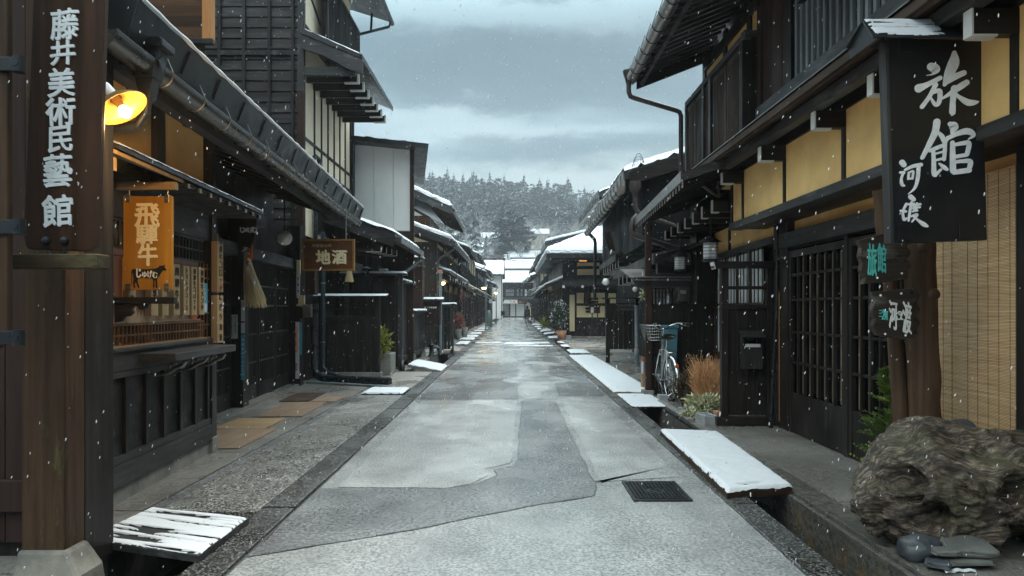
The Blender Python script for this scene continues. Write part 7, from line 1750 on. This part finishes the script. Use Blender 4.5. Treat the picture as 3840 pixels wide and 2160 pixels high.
# black fence facing us
Y=17.6; FN=thing('board_fence','black board fence with a slatted top and metal cap on the right beyond the porch','fence',(xu(2330,Y),Y,0)); a,b_=xu(2272,Y),xu(2394,Y)
part('board',M['dark_z'],FN,lambda m:[m.box(a+.08+(b_-a-.1)*i/6+.004,a+.08+(b_-a-.1)*(i+1)/6-.004,Y,Y+.03,zv(1310,Y),zv(1165,Y)) for i in range(6)],.002)
part('frame',M['dark_z'],FN,lambda m:(m.box(a,a+.1,Y-.04,Y+.06,0,zv(1120,Y)),m.box(b_-.08,b_,Y-.04,Y+.06,0,zv(1120,Y)),m.box(a,b_,Y-.01,Y+.03,zv(1154,Y),zv(1150,Y)),m.box(a,b_,Y-.01,Y+.03,zv(1141,Y),zv(1137,Y))),.003)
part('cap',M['metal_roof'],FN,lambda m:m.box(a-.1,b_+.02,Y-.12,Y+.15,zv(1121,Y),zv(1116,Y)))
T=thing('drain_pipe','stout pale grey downpipe in front of the black fence','pipe',(xu(2389,16.5),16.5,0)); part('pipe',M['pipe_grey'],T,lambda m:m.tube([(xu(2389,16.5),16.5,0),(xu(2388,16.5),16.5,zv(1145,16.5))],.055,12)); part('collar',M['terracotta'],T,lambda m:m.lathe([(.058,-.02),(.058,.02)],(xu(2388,16.5),16.5,zv(1308,16.5)),12)); part('joint',M['pipe_grey'],T,lambda m:m.lathe([(.056,-.08),(.07,-.06),(.07,.06),(.056,.08)],(xu(2388,16.5),16.5,zv(1322,16.5)),12))
# third roof beyond
H4=thing('townhouse','second black townhouse on the right, its ribbed eave tip beyond the snow-heaped roof','house',(5,25,0),'dark timber townhouses lining the street')
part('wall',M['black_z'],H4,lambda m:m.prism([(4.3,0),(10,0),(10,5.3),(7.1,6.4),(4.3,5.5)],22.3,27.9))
R4=part('roof',M['metal_roof'],H4,lambda m:m.prism([(2.8,5.15),(7.1,6.6),(11.4,5.15),(11.4,5.02),(7.1,6.46),(2.8,5.0)],22.0,28.2))
part('fascia',M['gutter'],R4,lambda m:m.prism([(2.76,5.2),(2.8,5.2),(2.86,4.83),(2.82,4.83)],21.95,28.25))
part('gutter',M['gutter_b'],R4,lambda m:m.tube([(2.82,22,4.78),(2.82,28.3,4.74)],.10,12))
def f(m):
    for i in range(14): y=22.2+i*.45; m.beam((2.765,y,5.15),(2.78,y+.05,4.9),.016,.016,up=(0,1,0))
part('fascia_seam',M['iron'],R4,f)
part('rafter_row',M['dark_x'],R4,lambda m:[m.prism([(2.9,5.0),(4.3,5.47),(4.3,5.35),(2.9,4.9)],22.2+i*.5,22.27+i*.5) for i in range(12)])
m=MB(); snow_sheet(m,[(2.8,22,5.16),(7.1,22,6.61),(7.1,28.2,6.61),(2.8,28.2,5.16)],(30,40),.10,.15); m.build('snow_cover',M['snow'],R4)
# cream corner house
CH_=thing('corner_house','cream plaster corner house with a broad snow-covered hipped roof','house',(3.5,35,0)); Y=32.0
part('wall',M['dark_z'],CH_,lambda m:(m.box(2.35,8.5,Y+.04,44,0,3.9)))
def pnl(u0,u1,v0,v1): return lambda m:m.box(xu(u0,Y),xu(u1,Y),Y-.0,Y+.04,zv(v1,Y),zv(v0,Y))
for q in((2136,2155,1105,1242),(2163,2205,1098,1137),(2216,2268,1098,1137),(2163,2268,1147,1190),(2282,2310,1100,1140),(2165,2248,985,997),(2165,2248,1009,1031)): part('plaster_panel',M['cream2'],CH_,pnl(*q))
part('board_dado',M['charred_z'],CH_,lambda m:[m.box(xu(2163+i*15,Y),xu(2163+i*15,Y)+.17,Y+.01,Y+.035,.15,zv(1195,Y)) for i in range(9)])
part('plinth',M['concrete'],CH_,lambda m:m.box(2.5,6,Y-.2,Y+.04,0,.12),.01)
part('beam',M['brown_x'],CH_,lambda m:m.box(1.75,6.5,Y-.9,Y-.75,3.62,3.75),.004)
rf=part('roof',M['metal_roof'],CH_,lambda m:(m.add([(1.55,Y-1.0,3.72),(8.9,Y-1.0,3.72),(8.9,45,3.72),(1.55,45,3.72),(4.6,Y+3.2,5.4),(6.2,Y+3.2,5.4),(6.2,42,5.4),(4.6,42,5.4),(1.55,Y-1.0,3.92),(8.9,Y-1,3.92),(8.9,45,3.92),(1.55,45,3.92)],[(3,2,1,0),(8,9,5,4),(9,10,6,5),(10,11,7,6),(11,8,4,7),(4,5,6,7),(0,1,9,8),(1,2,10,9),(2,3,11,10),(3,0,8,11)])))
m=MB(); z=.02
snow_sheet(m,[(1.5,Y-1.05,3.94),(8.9,Y-1.05,3.94),(6.2,Y+3.2,5.43),(4.6,Y+3.2,5.43)],(60,30),.26,.2,seed=2); snow_sheet(m,[(4.6,42,5.43),(1.5,45,3.94),(1.5,Y-1.05,3.94),(4.6,Y+3.2,5.43)],(60,30),.26,.2,seed=3)
m.box(1.53,8.88,Y-1.02,Y-.9,3.925,4.08); m.box(1.53,1.7,Y-1.0,44.9,3.925,4.08); m.build('snow_cover',M['snow'],rf)
part('pent_roof',M['metal_roof'],CH_,lambda m:m.slab((xu(2105,Y),Y-1.0,zv(1068,Y)),(xu(2330,Y),Y-1.0,zv(1068,Y)),(xu(2330,Y),Y,zv(1043,Y)),(xu(2105,Y),Y,zv(1043,Y)),.10))
part('soffit',M['black_y'],CH_,lambda m:m.box(1.6,8.85,Y-.95,44.9,3.69,3.712))  # dark sheet added below the roof; its black paints in the eave shade
part('light_strip',M['litwindow'],CH_,lambda m:m.box(xu(2172,Y-.7),xu(2200,Y-.7),Y-.74,Y-.70,zv(980,Y-.7),zv(977,Y-.7)))
for u in(2107,2176): part('white_tip',M['white_tip'],CH_,lambda m:m.box(xu(u-4,Y),xu(u+4,Y),Y-1.04,Y-1.0,zv(1082,Y),zv(1073,Y)))
part('lattice',M['brown_z'],CH_,lambda m:[m.box(2.30,2.35,Y+.5+i*.35,Y+.62+i*.35,.3,2.4) for i in range(30)])
part('pent_roof',M['metal_roof'],CH_,lambda m:m.prism([(1.5,2.5),(2.35,2.85),(2.35,2.75),(1.5,2.42)],Y-.5,43))
m=MB(); m.prism([(1.5,2.51),(2.35,2.86),(2.35,2.96),(1.55,2.6)],Y-.45,42.9); m.build('snow_cover',M['snow'],CH_)
part('carved_sign',M['brown_z'],CH_,lambda m:m.prism([(xu(2190,Y),zv(1090,Y)),(xu(2212,Y),zv(1090,Y)),(xu(2213,Y),zv(1128,Y)),(xu(2204,Y),zv(1143,Y)),(xu(2188,Y),zv(1142,Y))],Y-.1,Y-.04),.01)
part('window',M['glassdark'],CH_,lambda m:[m.box(xu(2195,Y),xu(2243,Y),Y-.06,Y-.02,zv(1172-i*12,Y),zv(1165-i*12,Y)) for i in range(5)])
NBd=thing('notice_board','small roofed wooden notice board on two legs set in a concrete block','notice board',(xu(2231,30.5),30.5,0)); Y=30.5
part('board',M['brown_z'],NBd,lambda m:m.prism([(xu(2211,Y),zv(1175,Y)),(xu(2250,Y),zv(1175,Y)),(xu(2250,Y),zv(1147,Y)),(xu(2230,Y),zv(1141,Y)),(xu(2211,Y),zv(1147,Y))],Y,Y+.06),.005)
part('roof',M['brown_x'],NBd,lambda m:(m.slab((xu(2207,Y),Y-.1,zv(1147,Y)),(xu(2230,Y),Y-.1,zv(1139,Y)),(xu(2230,Y),Y+.15,zv(1139,Y)),(xu(2207,Y),Y+.15,zv(1147,Y)),.03),m.slab((xu(2230,Y),Y-.1,zv(1139,Y)),(xu(2253,Y),Y-.1,zv(1147,Y)),(xu(2253,Y),Y+.15,zv(1147,Y)),(xu(2230,Y),Y+.15,zv(1139,Y)),.03)))
part('paper',M['paper'],NBd,lambda m:m.box(xu(2215,Y),xu(2226,Y),Y-.01,Y,zv(1173,Y),zv(1151,Y)))
for u in(2221,2241): part('leg',M['brown_z'],NBd,lambda m:m.box(xu(u-2,Y),xu(u+2,Y),Y+.01,Y+.05,.15,zv(1175,Y)))
part('base',M['concrete'],NBd,lambda m:m.box(xu(2208,Y),xu(2254,Y),Y-.15,Y+.2,-.01,.16),.02)
for u in(2231,2242): part('white_disc',M['paint_white2'],NBd,lambda m:m.lathe([(.0,.01),(.03,0)],(xu(u,Y),Y-.005,zv(1149,Y)),10,Matrix.Rotation(math.pi/2,3,'X')))
# bush and pots at the corner
leafy('camellia_bush','rounded dark green bush dusted with snow at the cream corner house','bush',(xu(2098,31),31,1.05),.42,.4,.68,900,.12,'leaf_dark',seed=3,shell=.45,long=1.4,stem=(6,.02))
leafy('snow_dust','snow caught on the leaves of the camellia bush','snow',(xu(2098,31),30.98,1.12),.43,.4,.66,160,.09,'snowleaf',seed=13,shell=.8,long=1.2)
x=xu(2106,31); pot('terracotta pot holding the snow-dusted bush',x,31,.24,.42,'terracotta')
T=thing('stone_base','small grey stone block beside the terracotta pot','stone',(xu(2130,31),31,0)); part('stone',M['block'],T,lambda m:m.box(xu(2122,31),xu(2142,31),30.9,31.2,0,.2),.02)
# gabled house behind it and the right row
bhouse2=house('dark townhouse with a cream gable and snowy eave rising behind the cream corner house',1,45.5,54,2.6,1.75,4.9,.30,1.7,2.8,plaster='cream2',snow=.2)
GB=thing('townhouse','cream-gabled upper house with long shallow snowy roof behind the hipped roof','house',(5,40,3.5),'dark timber townhouses lining the street'); Y=40.0
part('wall',M['cream2'],GB,lambda m:m.prism([(3.1,3),(9,3),(9,5.6),(6.5,6.5),(3.1,5.35)],Y,Y+5))
part('dark_band',M['brown_x'],GB,lambda m:(m.box(3.0,9,Y-.05,Y,4.6,4.95),m.box(3.0,9,Y-.05,Y,4.0,4.25),m.box(2.95,3.12,Y-.06,Y,3.5,5.3)))
r5=part('roof',M['metal_roof'],GB,lambda m:m.prism([(1.9,5.25),(6.5,6.35),(11,5.25),(11,5.05),(6.5,6.15),(1.9,5.0)],Y-.9,Y+6))
m=MB(); snow_sheet(m,[(1.88,Y-.9,5.27),(6.5,Y-.9,6.37),(6.5,Y+6,6.37),(1.88,Y+6,5.27)],(40,20),.16,.15,seed=7); m.prism([(1.9,5.26),(6.5,6.36),(6.5,6.48),(2.0,5.38)],Y-.85,Y+5.9); m.build('snow_cover',M['snow'],r5)
for i,(a,b_,xw,xe,ze,l) in enumerate([(55,64,2.7,1.9,5.2,'dark snowy-edged townhouse, middle of the far right row'),(65,76,2.8,1.95,5.4,'dark townhouse with layered snowy eaves, third of the far right row'),(77,92,2.9,2.1,5.0,'most distant townhouse of the right row')]): house(l,1,a,b_,xw,xe,ze,.36,xe-.1,2.7+.4*i,plaster=['cream2',None,'whitewall'][i],snow=.12)
for u,v,Y,w,h,t,l in((2064,1061,38,9,18,'寿','orange square sign with one black character on the far right'),(2063,1081,38,9,15,None,'plain pale square sign below the lettered one on the far right')):
    T=thing('shop_sign',l,'sign',(xu(u,Y),Y,zv(v,Y))); part('panel',M['terracotta' if t else 'cream2'],T,lambda m:m.box(xu(u-w/2,Y)-.05,xu(u+w/2,Y)+.05,Y,Y+.08,zv(v+h/2,Y),zv(v-h/2,Y)),.01)
    if t: m=MB(); putline(m,t,(xu(u,Y),Y-.01,zv(v,Y)),.2,bold=.05,t=.01); m.build('lettering',M['paint_black'],T)
T=thing('lantern_post','distant dark lantern post standing at the right kerb near the end','post',(xu(1993,85),85,0)); part('post',M['iron'],T,lambda m:(m.tube([(xu(1993,85),85,0),(xu(1993,85),85,1.6)],.07,8),m.box(xu(1993,85)-.25,xu(1993,85)+.25,84.8,85.2,1.6,1.66),m.box(xu(1993,85)-.16,xu(1993,85)+.16,84.85,85.15,1.66,2.1),m.box(xu(1993,85)-.3,xu(1993,85)+.3,84.7,85.3,2.1,2.2)))
leafy('potted_plant','dull green potted plant at the kerb of the right row','plant',(xu(2008,62),62,.9),.35,.3,.75,160,.16,'leaf_dark',seed=6)
leafy('potted_plant','yellowish potted plant nearer on the right kerb','plant',(xu(2040,44),44,.5),.3,.3,.45,200,.12,'leaf_yel',seed=7)
# power lines
PL=thing('power_line','thin sagging utility wires crossing the street before the hill','wire',(0,105,10)); m=MB()
for k,(ua,va,ub,vb) in enumerate(((1780,938,2060,985),(1790,945,2060,982),(1800,950,2060,990))):
    A=Vector((xu(ua,104),104,zv(va,104)));B_=Vector((xu(ub,104),104,zv(vb,104))); m.tube([A.lerp(B_,t/16)+Vector((0,0,-1.1*math.sin(math.pi*t/16)*.5)) for t in range(17)],.035,4)
m.build('wire',M['stone_dark'],PL)
# ================================================================ HILL, TREES, PERSON, SNOWFALL, LIGHT, CAMERA
def conif(m,x,y,z,h,r,seed,lay=9,per=9):
    rs=random.Random(seed)
    m.tube([(x,y,z-.5),(x,y,z+h*.9)],[r*.06,.01],4,smooth=False)
    for i in range(lay):
        t=i/(lay-1); zz=z+h*(.14+.84*t); rr=r*(1-t)**.62*rs.uniform(.75,1.15)+.15
        for k in range(max(4,int(per*(1-t*.5)))):
            a=rs.uniform(0,6.28); L=rr*rs.uniform(.65,1.2); d=Vector((math.cos(a),math.sin(a),0)); s_=Vector((-d.y,d.x,0))*rr*rs.uniform(.22,.42)
            b_=Vector((x,y,zz+h*.035)); e=Vector((x,y,zz-h*.05*rs.uniform(.4,1.6)))+d*L; mid=b_.lerp(e,.55)+Vector((0,0,h*.012))
            m.add([b_,mid+s_,e,mid-s_],[(0,1,2),(0,2,3)])
def pine(m,x,y,z,h,r,seed,n=26):
    """rounded, clumped crown"""
    rs=random.Random(seed); m.tube([(x,y,z-.5),(x+.3,y,z+h*.75)],[r*.09,r*.03],5,smooth=False)
    for i in range(n):
        a=rs.uniform(0,6.28); q=rs.random()**.5; t=rs.random(); c=Vector((x+r*q*math.cos(a)*(1-.5*t),y+r*q*math.sin(a)*(1-.5*t),z+h*(.35+.62*t))); cr=r*rs.uniform(.18,.34)
        for k in range(9):
            p=c+Vector((rs.gauss(0,.5),rs.gauss(0,.5),rs.gauss(0,.28)))*cr; u_=Vector((rs.uniform(-1,1),rs.uniform(-1,1),rs.uniform(-.25,.35))).normalized()*cr*.75; w_=u_.cross(Vector((rs.uniform(-.4,.4),rs.uniform(-.4,.4),1))).normalized()*cr*.45
            m.add([p-u_,p+w_,p+u_,p-w_],[(0,1,2),(0,2,3)])
def bare(m,x,y,z,h,seed,n=24):
    rs=random.Random(seed); m.tube([(x,y,z-.3),(x+rs.uniform(-.3,.3),y,z+h*.6)],[.14,.06],4,smooth=False)
    for i in range(n):
        a=rs.uniform(0,6.28); z0=z+h*rs.uniform(.2,.65); L=h*rs.uniform(.2,.4); p=Vector((x,y,z0)); e=p+Vector((math.cos(a)*L*.6,math.sin(a)*L*.6,L)); w=.05
        s_=Vector((-math.sin(a),math.cos(a),0))*w; m.add([p-s_,p+s_,e],[(0,1,2)])
        for k in range(5):
            q=p.lerp(e,rs.uniform(.3,1)); e2=q+Vector((rs.uniform(-1,1),rs.uniform(-1,1),rs.uniform(.3,1)))*h*.13; m.add([q-s_*.5,q+s_*.5,e2],[(0,1,2)])
rs=random.Random(21)
fm=MB(); bm_=MB(); nf=0
for i in range(1350):
    y=128+210*rs.random()**.75; x=rs.uniform(-.18,.22)*y*1.15+0
    z=hillz(x,y)
    t=(y-128)/210
    dens=MN.noise(Vector((x*.03,y*.03,4)))
    if t<.22: 
        if rs.random()<.35: bare(bm_,x,y,z,rs.uniform(5,9),i)
        continue
    if t<.66 and rs.random()>.07:
        if rs.random()<.8: bare(bm_,x,y,z,rs.uniform(6,11),i)
        continue
    if rs.random()<.42: conif(fm,x,y,z,rs.uniform(8,19),rs.uniform(2.2,4.2),i,12,12)
    else: pine(fm,x,y,z,rs.uniform(10,15),rs.uniform(3.2,5.0),i,30)
o=fm.build('forest',M['conifer'],None,origin=(0,250,30)); tag(o,'snow-dusted conifer forest covering the hill ridge','forest',kind='stuff')
o=bm_.build('bare_wood',M['bare'],None,origin=(0,200,20)); tag(o,'pale bare winter trees on the misty lower hillside','wood',kind='stuff')
def tree(label,u,vtop,vbase,Y,r,kind='c',seed=1,lay=18,per=16):
    x=xu(u,Y); z=zv(vbase,Y); zt=zv(vtop,Y); T=thing('conifer_tree' if kind=='c' else 'pine_tree',label,'tree',(x,Y,z),'tall trees standing out on the hillside')
    z=min(z,hillz(x,Y)+1) if abs(z-hillz(x,Y))<8 else z
    z=hillz(x,Y); h=zt-z
    T.location.z=z
    m=MB(); rsx=random.Random(seed)
    if kind=='c': conif(m,x,Y,z,h,r,seed,lay,per)
    else: pine(m,x,Y,z,h,r,seed,70)
    m.build('crown',M['conifer'],T); m=MB(); m.tube([(x,Y,z-.5),(x,Y,z+h*.5)],[.35,.2],6); m.build('trunk',M['log'],T)
tree('tall dark conifer leftmost on the hillside above the timber annex',1758,728,875,215,4.2,'c',1)
tree('pointed dark conifer in the middle of the hill, left of the pair',1878,762,860,225,3.4,'c',2)
tree('slimmer conifer of the central pair, right one',1893,748,850,228,3.0,'c',3)
tree('broad spreading pine below the central conifers',1918,815,945,190,7.5,'p',4)
tree('highest spire conifer on the ridge',1880,700,800,322,3.6,'c',5)
tree('tall narrow conifer on the left ridge',1706,690,760,320,3.2,'c',6)
tree('dark conical tree on the left part of the ridge',1678,685,760,322,3.4,'c',7)
tree('conifer spire right of the centre on the ridge',1942,718,800,322,3.2,'c',8)
tree('leaning tall tree on the right half of the ridge',2002,712,800,325,3.6,'c',9)
tree('small dark conifer between the hillside houses',1823,878,935,180,2.0,'c',10)
tree('dark shrubby conifer low on the left hillside',1780,895,950,170,2.6,'c',12)
for sd,a,b_,l in((-1,-24,-9,'dark townhouse behind the museum gate, out of view'),(1,-24,-8,'dark townhouse adjoining the inn, out of view')): house(l,sd,a,b_,3.0,2.2,4.4,.36,depth=8)  # unseen houses, added and sized for the sky light they block
# ---- the walker
def person():
    Y=61.5; x=xu(1977,Y); s_=.945
    T=thing('person','person in a dark hooded coat walking away down the middle distance of the street','person',(x,Y,0))
    J={'pel':(0,0,.92),'spi':(0,0,1.15),'che':(0,0,1.36),'nec':(0,0,1.48),'hd0':(0,0,1.56),'hd':(0,.01,1.66),'hd2':(0,.0,1.73),
       'lh':(-.09,0,.88),'lk':(-.10,.10,.48),'la':(-.10,.02,.08),'lt':(-.10,.17,.03),'rh':(.09,0,.88),'rk':(.10,-.04,.48),'ra':(.10,-.22,.11),'rt':(.10,-.10,.03),
       'ls':(-.19,0,1.40),'le':(-.25,-.05,1.13),'lw':(-.27,.03,.88),'lp':(-.27,.05,.80),'rs':(.19,0,1.40),'re':(.25,.03,1.13),'rw':(.27,.12,.90),'rp':(.27,.14,.82)}
    E_=[('pel','spi'),('spi','che'),('che','nec'),('nec','hd0'),('hd0','hd'),('hd','hd2'),('pel','lh'),('lh','lk'),('lk','la'),('la','lt'),('pel','rh'),('rh','rk'),('rk','ra'),('ra','rt'),('che','ls'),('ls','le'),('le','lw'),('lw','lp'),('che','rs'),('rs','re'),('re','rw'),('rw','rp')]
    Rr=dict(pel=.15,spi=.14,che=.16,nec=.06,hd0=.075,hd=.10,hd2=.07,lh=.09,lk=.062,la=.042,lt=.035,rh=.09,rk=.062,ra=.042,rt=.035,ls=.07,le=.048,lw=.03,lp=.03,rs=.07,re=.048,rw=.03,rp=.03)
    for sd,p in((-1,'lp'),(1,'rp')):
        b0=Vector(J[p])
        for k in range(5):
            n=f'{p}f{k}'; J[n]=tuple(b0+Vector((sd*.0+(-.024+.012*k if k<4 else .0)*1,(.03 if k==4 else -.02+.014*k),-.075+(.015 if k in(0,3) else 0)+(.03 if k==4 else 0)))); E_.append((p,n)); Rr[n]=.009
    names=list(J); me=bpy.data.meshes.new('body'); me.from_pydata([Vector(J[n])*s_ for n in names],[(names.index(a),names.index(b_)) for a,b_ in E_],[])
    ob=bpy.data.objects.new('body',me); COL.objects.link(ob); ob.parent=T; me.materials.append(M['cloth_black'])
    sk=ob.modifiers.new('skin','SKIN'); sk.use_smooth_shade=True; ob.modifiers.new('sub','SUBSURF').levels=1; ob.modifiers['sub'].render_levels=1
    me.skin_vertices[0].data[0].use_root=True
    for i,n in enumerate(names): me.skin_vertices[0].data[i].radius=(Rr[n]*s_,Rr[n]*s_)
    O=Vector((x,Y,0))
    m=MB(); m.lathe([(.23,.70),(.25,.95),(.22,1.15),(.24,1.36),(.13,1.47),(.07,1.50)],(0,0,0),18); v=[O+Vector((p[0],p[1]*.75,p[2]*s_)) for p in m.v]; m.v=[tuple(p) for p in v]; m.build('coat',M['cloth_black'],T)
    m=MB(); m.lathe([(.09,1.47),(.125,1.56),(.12,1.68),(.07,1.755),(.001,1.77)],(0,0,0),16); m.v=[tuple(O+Vector((p[0],p[1],p[2]*s_))) for p in m.v]; m.build('hood',M['cloth_black'],T)
    for a,b_,c_ in(('lh','lk','la'),('rh','rk','ra')): part('trouser_leg',M['trouser'],T,lambda m:m.tube([O+Vector(J[q])*s_ for q in(a,b_,c_)],[.098,.075,.06],10))
person()
# a little face with nose for the head (under the hood, facing away)
# ---- falling snow: loose flakes filling the air of the street
def snowfall():
    rs=random.Random(99); m=MB()
    for i in range(10500):
        y=2.2+46*rs.random()**1.25; hw=min(y*.80,4.5+ y*.05)
        x=rs.uniform(-hw,hw); z=rs.uniform(.05,min(1.4+y*.5,9))
        if y<2.2 and rs.random()<.5: continue
        r=rs.uniform(.0012,.0027)*(.72+.065*y); l=r*rs.uniform(2.4,3.9); c=Vector((x,y,z))
        tl=Vector((rs.gauss(.22,.15),rs.gauss(0,.1),1)).normalized(); a=tl.cross(Vector((0,1,0))).normalized(); b_=tl.cross(a)
        k=rs.uniform(-.3,.3)*r
        if y<9:
            vs=[c-tl*l]
            for q,w in((-.75,.7),(-.2,1.05),(.35,.95),(.8,.6)):
                for j in range(5): t=1.2566*j+q; vs.append(c+tl*l*q+(a*math.cos(t)+b_*math.sin(t))*r*w*rs.uniform(.75,1.2))
            vs.append(c+tl*l); fs=[(0,1+(j+1)%5,1+j) for j in range(5)]+[(1+5*i_+j,1+5*i_+(j+1)%5,6+5*i_+(j+1)%5,6+5*i_+j) for i_ in range(3) for j in range(5)]+[(21,16+j,16+(j+1)%5) for j in range(5)]
            m.add(vs,fs,True); continue
        vs=[c-tl*l,c+a*r+tl*k,c+b_*r,c-a*r-tl*k,c-b_*r,c+tl*l]
        m.add(vs,[(0,2,1),(0,3,2),(0,4,3),(0,1,4),(5,1,2),(5,2,3),(5,3,4),(5,4,1)])
    o=m.build('falling_snow',M['snow'],None,origin=(0,10,1)); tag(o,'snowflakes falling through the street air','snowfall',kind='stuff')
snowfall()
# ---- haze
HZ=MB(); HZ.box(-445,445,-290,645,-1.6,95,False); 
hm=bpy.data.materials.new('haze_air'); hm.use_nodes=True; nt=hm.node_tree; nt.nodes.remove(nt.nodes['Principled BSDF'])
pv=nt.nodes.new('ShaderNodeVolumePrincipled'); pv.inputs['Color'].default_value=(.86,.92,.97,1); pv.inputs['Density'].default_value=.0009; pv.inputs['Anisotropy'].default_value=.2
nt.links.new(pv.outputs[0],nt.nodes['Material Output'].inputs['Volume'])
o=HZ.build('haze',hm,None,origin=(0,0,0)); tag(o,'thin cold winter haze filling the valley air','haze',kind='stuff')
# ---- world
W=bpy.data.worlds.new('World'); S.world=W; W.use_nodes=True; nt=W.node_tree; bg=nt.nodes['Background']
sky=nt.nodes.new('ShaderNodeTexSky'); sky.sky_type='NISHITA'; sky.sun_disc=False; sky.sun_elevation=math.radians(48); sky.sun_rotation=math.radians(20); sky.altitude=500; sky.air_density=1.5; sky.dust_density=3
tc=nt.nodes.new('ShaderNodeTexCoord'); sp=nt.nodes.new('ShaderNodeSeparateXYZ'); nt.links.new(tc.outputs['Generated'],sp.inputs[0])
ad=nt.nodes.new('ShaderNodeMath'); ad.operation='ADD'; ad.inputs[1].default_value=.12; nt.links.new(sp.outputs['Z'],ad.inputs[0])
mxx=nt.nodes.new('ShaderNodeMath'); mxx.operation='MAXIMUM'; mxx.inputs[1].default_value=.05; nt.links.new(ad.outputs[0],mxx.inputs[0])
dv=nt.nodes.new('ShaderNodeVectorMath'); dv.operation='DIVIDE'; nt.links.new(tc.outputs['Generated'],dv.inputs[0])
cbx=nt.nodes.new('ShaderNodeCombineXYZ'); 
for i in range(3): nt.links.new(mxx.outputs[0],cbx.inputs[i])
nt.links.new(cbx.outputs[0],dv.inputs[1])
mp=nt.nodes.new('ShaderNodeMapping'); mp.inputs['Scale'].default_value=(.42,.85,0); mp.inputs['Location'].default_value=(.35,.2,0); nt.links.new(dv.outputs[0],mp.inputs['Vector'])
cl=ns(nt,mp.outputs['Vector'],1.15,6,.5,.35)
cnn=nt.nodes.new('ShaderNodeTexNoise'); cnn.inputs['Scale'].default_value=6.5; cnn.inputs['Detail'].default_value=8; cnn.inputs['Roughness'].default_value=.62; cq=nt.nodes.new('ShaderNodeMapping'); cq.inputs['Scale'].default_value=(.6,.6,1.7); nt.links.new(tc.outputs['Generated'],cq.inputs['Vector']); nt.links.new(cq.outputs[0],cnn.inputs['Vector']); cnz=cnn.outputs['Color']
cloud=ramp(nt,cl,[(.36,(.9,1.55,1.9)),(.46,(1.5,2.45,2.9)),(.54,(2.4,3.6,4.15)),(.66,(4.4,5.6,6.0))])
for (cx_,cz_,rx_,rz_,amt_,col_) in ((.02,.335,.42,.095,.9,(.75,1.35,1.7)),(.02,.295,.25,.03,.6,(.95,1.65,2.0)),(.07,.222,.25,.032,.85,(1.0,1.75,2.15)),(-.02,.175,.6,.05,.75,(4.7,5.6,5.8)),(-.12,.262,.18,.03,.7,(4.2,5.5,5.9)),(-.02,.41,.5,.035,.5,(3.3,4.8,5.3))):
    mq=nt.nodes.new('ShaderNodeMapping'); mq.vector_type='POINT'; mq.inputs['Location'].default_value=(-cx_/rx_,0,-cz_/rz_); mq.inputs['Scale'].default_value=(1/rx_,0,1/rz_)
    wv=nt.nodes.new('ShaderNodeVectorMath'); wv.operation='MULTIPLY_ADD'; wv.inputs[1].default_value=(.26,0,.15); nt.links.new(cnz,wv.inputs[0]); nt.links.new(tc.outputs['Generated'],wv.inputs[2])
    sb=nt.nodes.new('ShaderNodeVectorMath'); sb.operation='SUBTRACT'; sb.inputs[1].default_value=(.13,0,.075); nt.links.new(wv.outputs[0],sb.inputs[0])
    nt.links.new(sb.outputs[0],mq.inputs['Vector']); gt=nt.nodes.new('ShaderNodeTexGradient'); gt.gradient_type='SPHERICAL'; nt.links.new(mq.outputs[0],gt.inputs[0])
    mr_=nt.nodes.new('ShaderNodeMapRange'); mr_.interpolation_type='SMOOTHSTEP'; mr_.inputs['From Max'].default_value=.75; mr_.inputs['To Max'].default_value=amt_; nt.links.new(gt.outputs['Fac'],mr_.inputs['Value'])
    cloud=mix(nt,mr_.outputs['Result'],cloud,col_)
zen=nt.nodes.new('ShaderNodeMapRange'); zen.inputs['From Min'].default_value=.38; zen.inputs['From Max'].default_value=.9; zen.inputs['To Min'].default_value=1; zen.inputs['To Max'].default_value=10.5; nt.links.new(sp.outputs['Z'],zen.inputs['Value'])
cc=mix(nt,1.0,cloud,zen.outputs['Result'],'MULTIPLY')
wf=nt.nodes.new('ShaderNodeMapRange'); wf.inputs['From Min'].default_value=.38; wf.inputs['From Max'].default_value=.8; nt.links.new(sp.outputs['Z'],wf.inputs['Value'])
cc=mix(nt,wf.outputs['Result'],cc,mix(nt,1.0,cc,(1.30,1.0,.88),'MULTIPLY'))
fin=mix(nt,.93,sky.outputs['Color'],cc)
nt.links.new(fin,bg.inputs['Color']); bg.inputs['Strength'].default_value=.074
sl=bpy.data.lights.new('sun','SUN'); sl.energy=.7; sl.angle=math.radians(20); sl.color=(1,.95,.88)
so=bpy.data.objects.new('sun',sl); COL.objects.link(so); 
el,az=math.radians(48),math.radians(20)
dirv=Vector((math.sin(az)*math.cos(el),math.cos(az)*math.cos(el),math.sin(el))); so.rotation_euler=dirv.to_track_quat('Z','Y').to_euler(); so.location=(0,0,30)
# ---- camera
cam=bpy.data.cameras.new('camera'); cam.lens=24; cam.sensor_width=36; cam.shift_y=(1158-1080)/3840; cam.clip_end=2000; cam.clip_start=.05
cobj=bpy.data.objects.new('camera',cam); COL.objects.link(cobj); cobj.location=(0,0,CH); cobj.rotation_euler=(math.pi/2,0,0); S.camera=cobj
bpy.data.objects.remove(_fo)
vs=S.view_settings; vs.view_transform='Standard'; vs.look='None'; vs.exposure=1.0; vs.gamma=1
S.cycles.volume_bounces=0; S.cycles.max_bounces=6; S.cycles.volume_step_rate=5
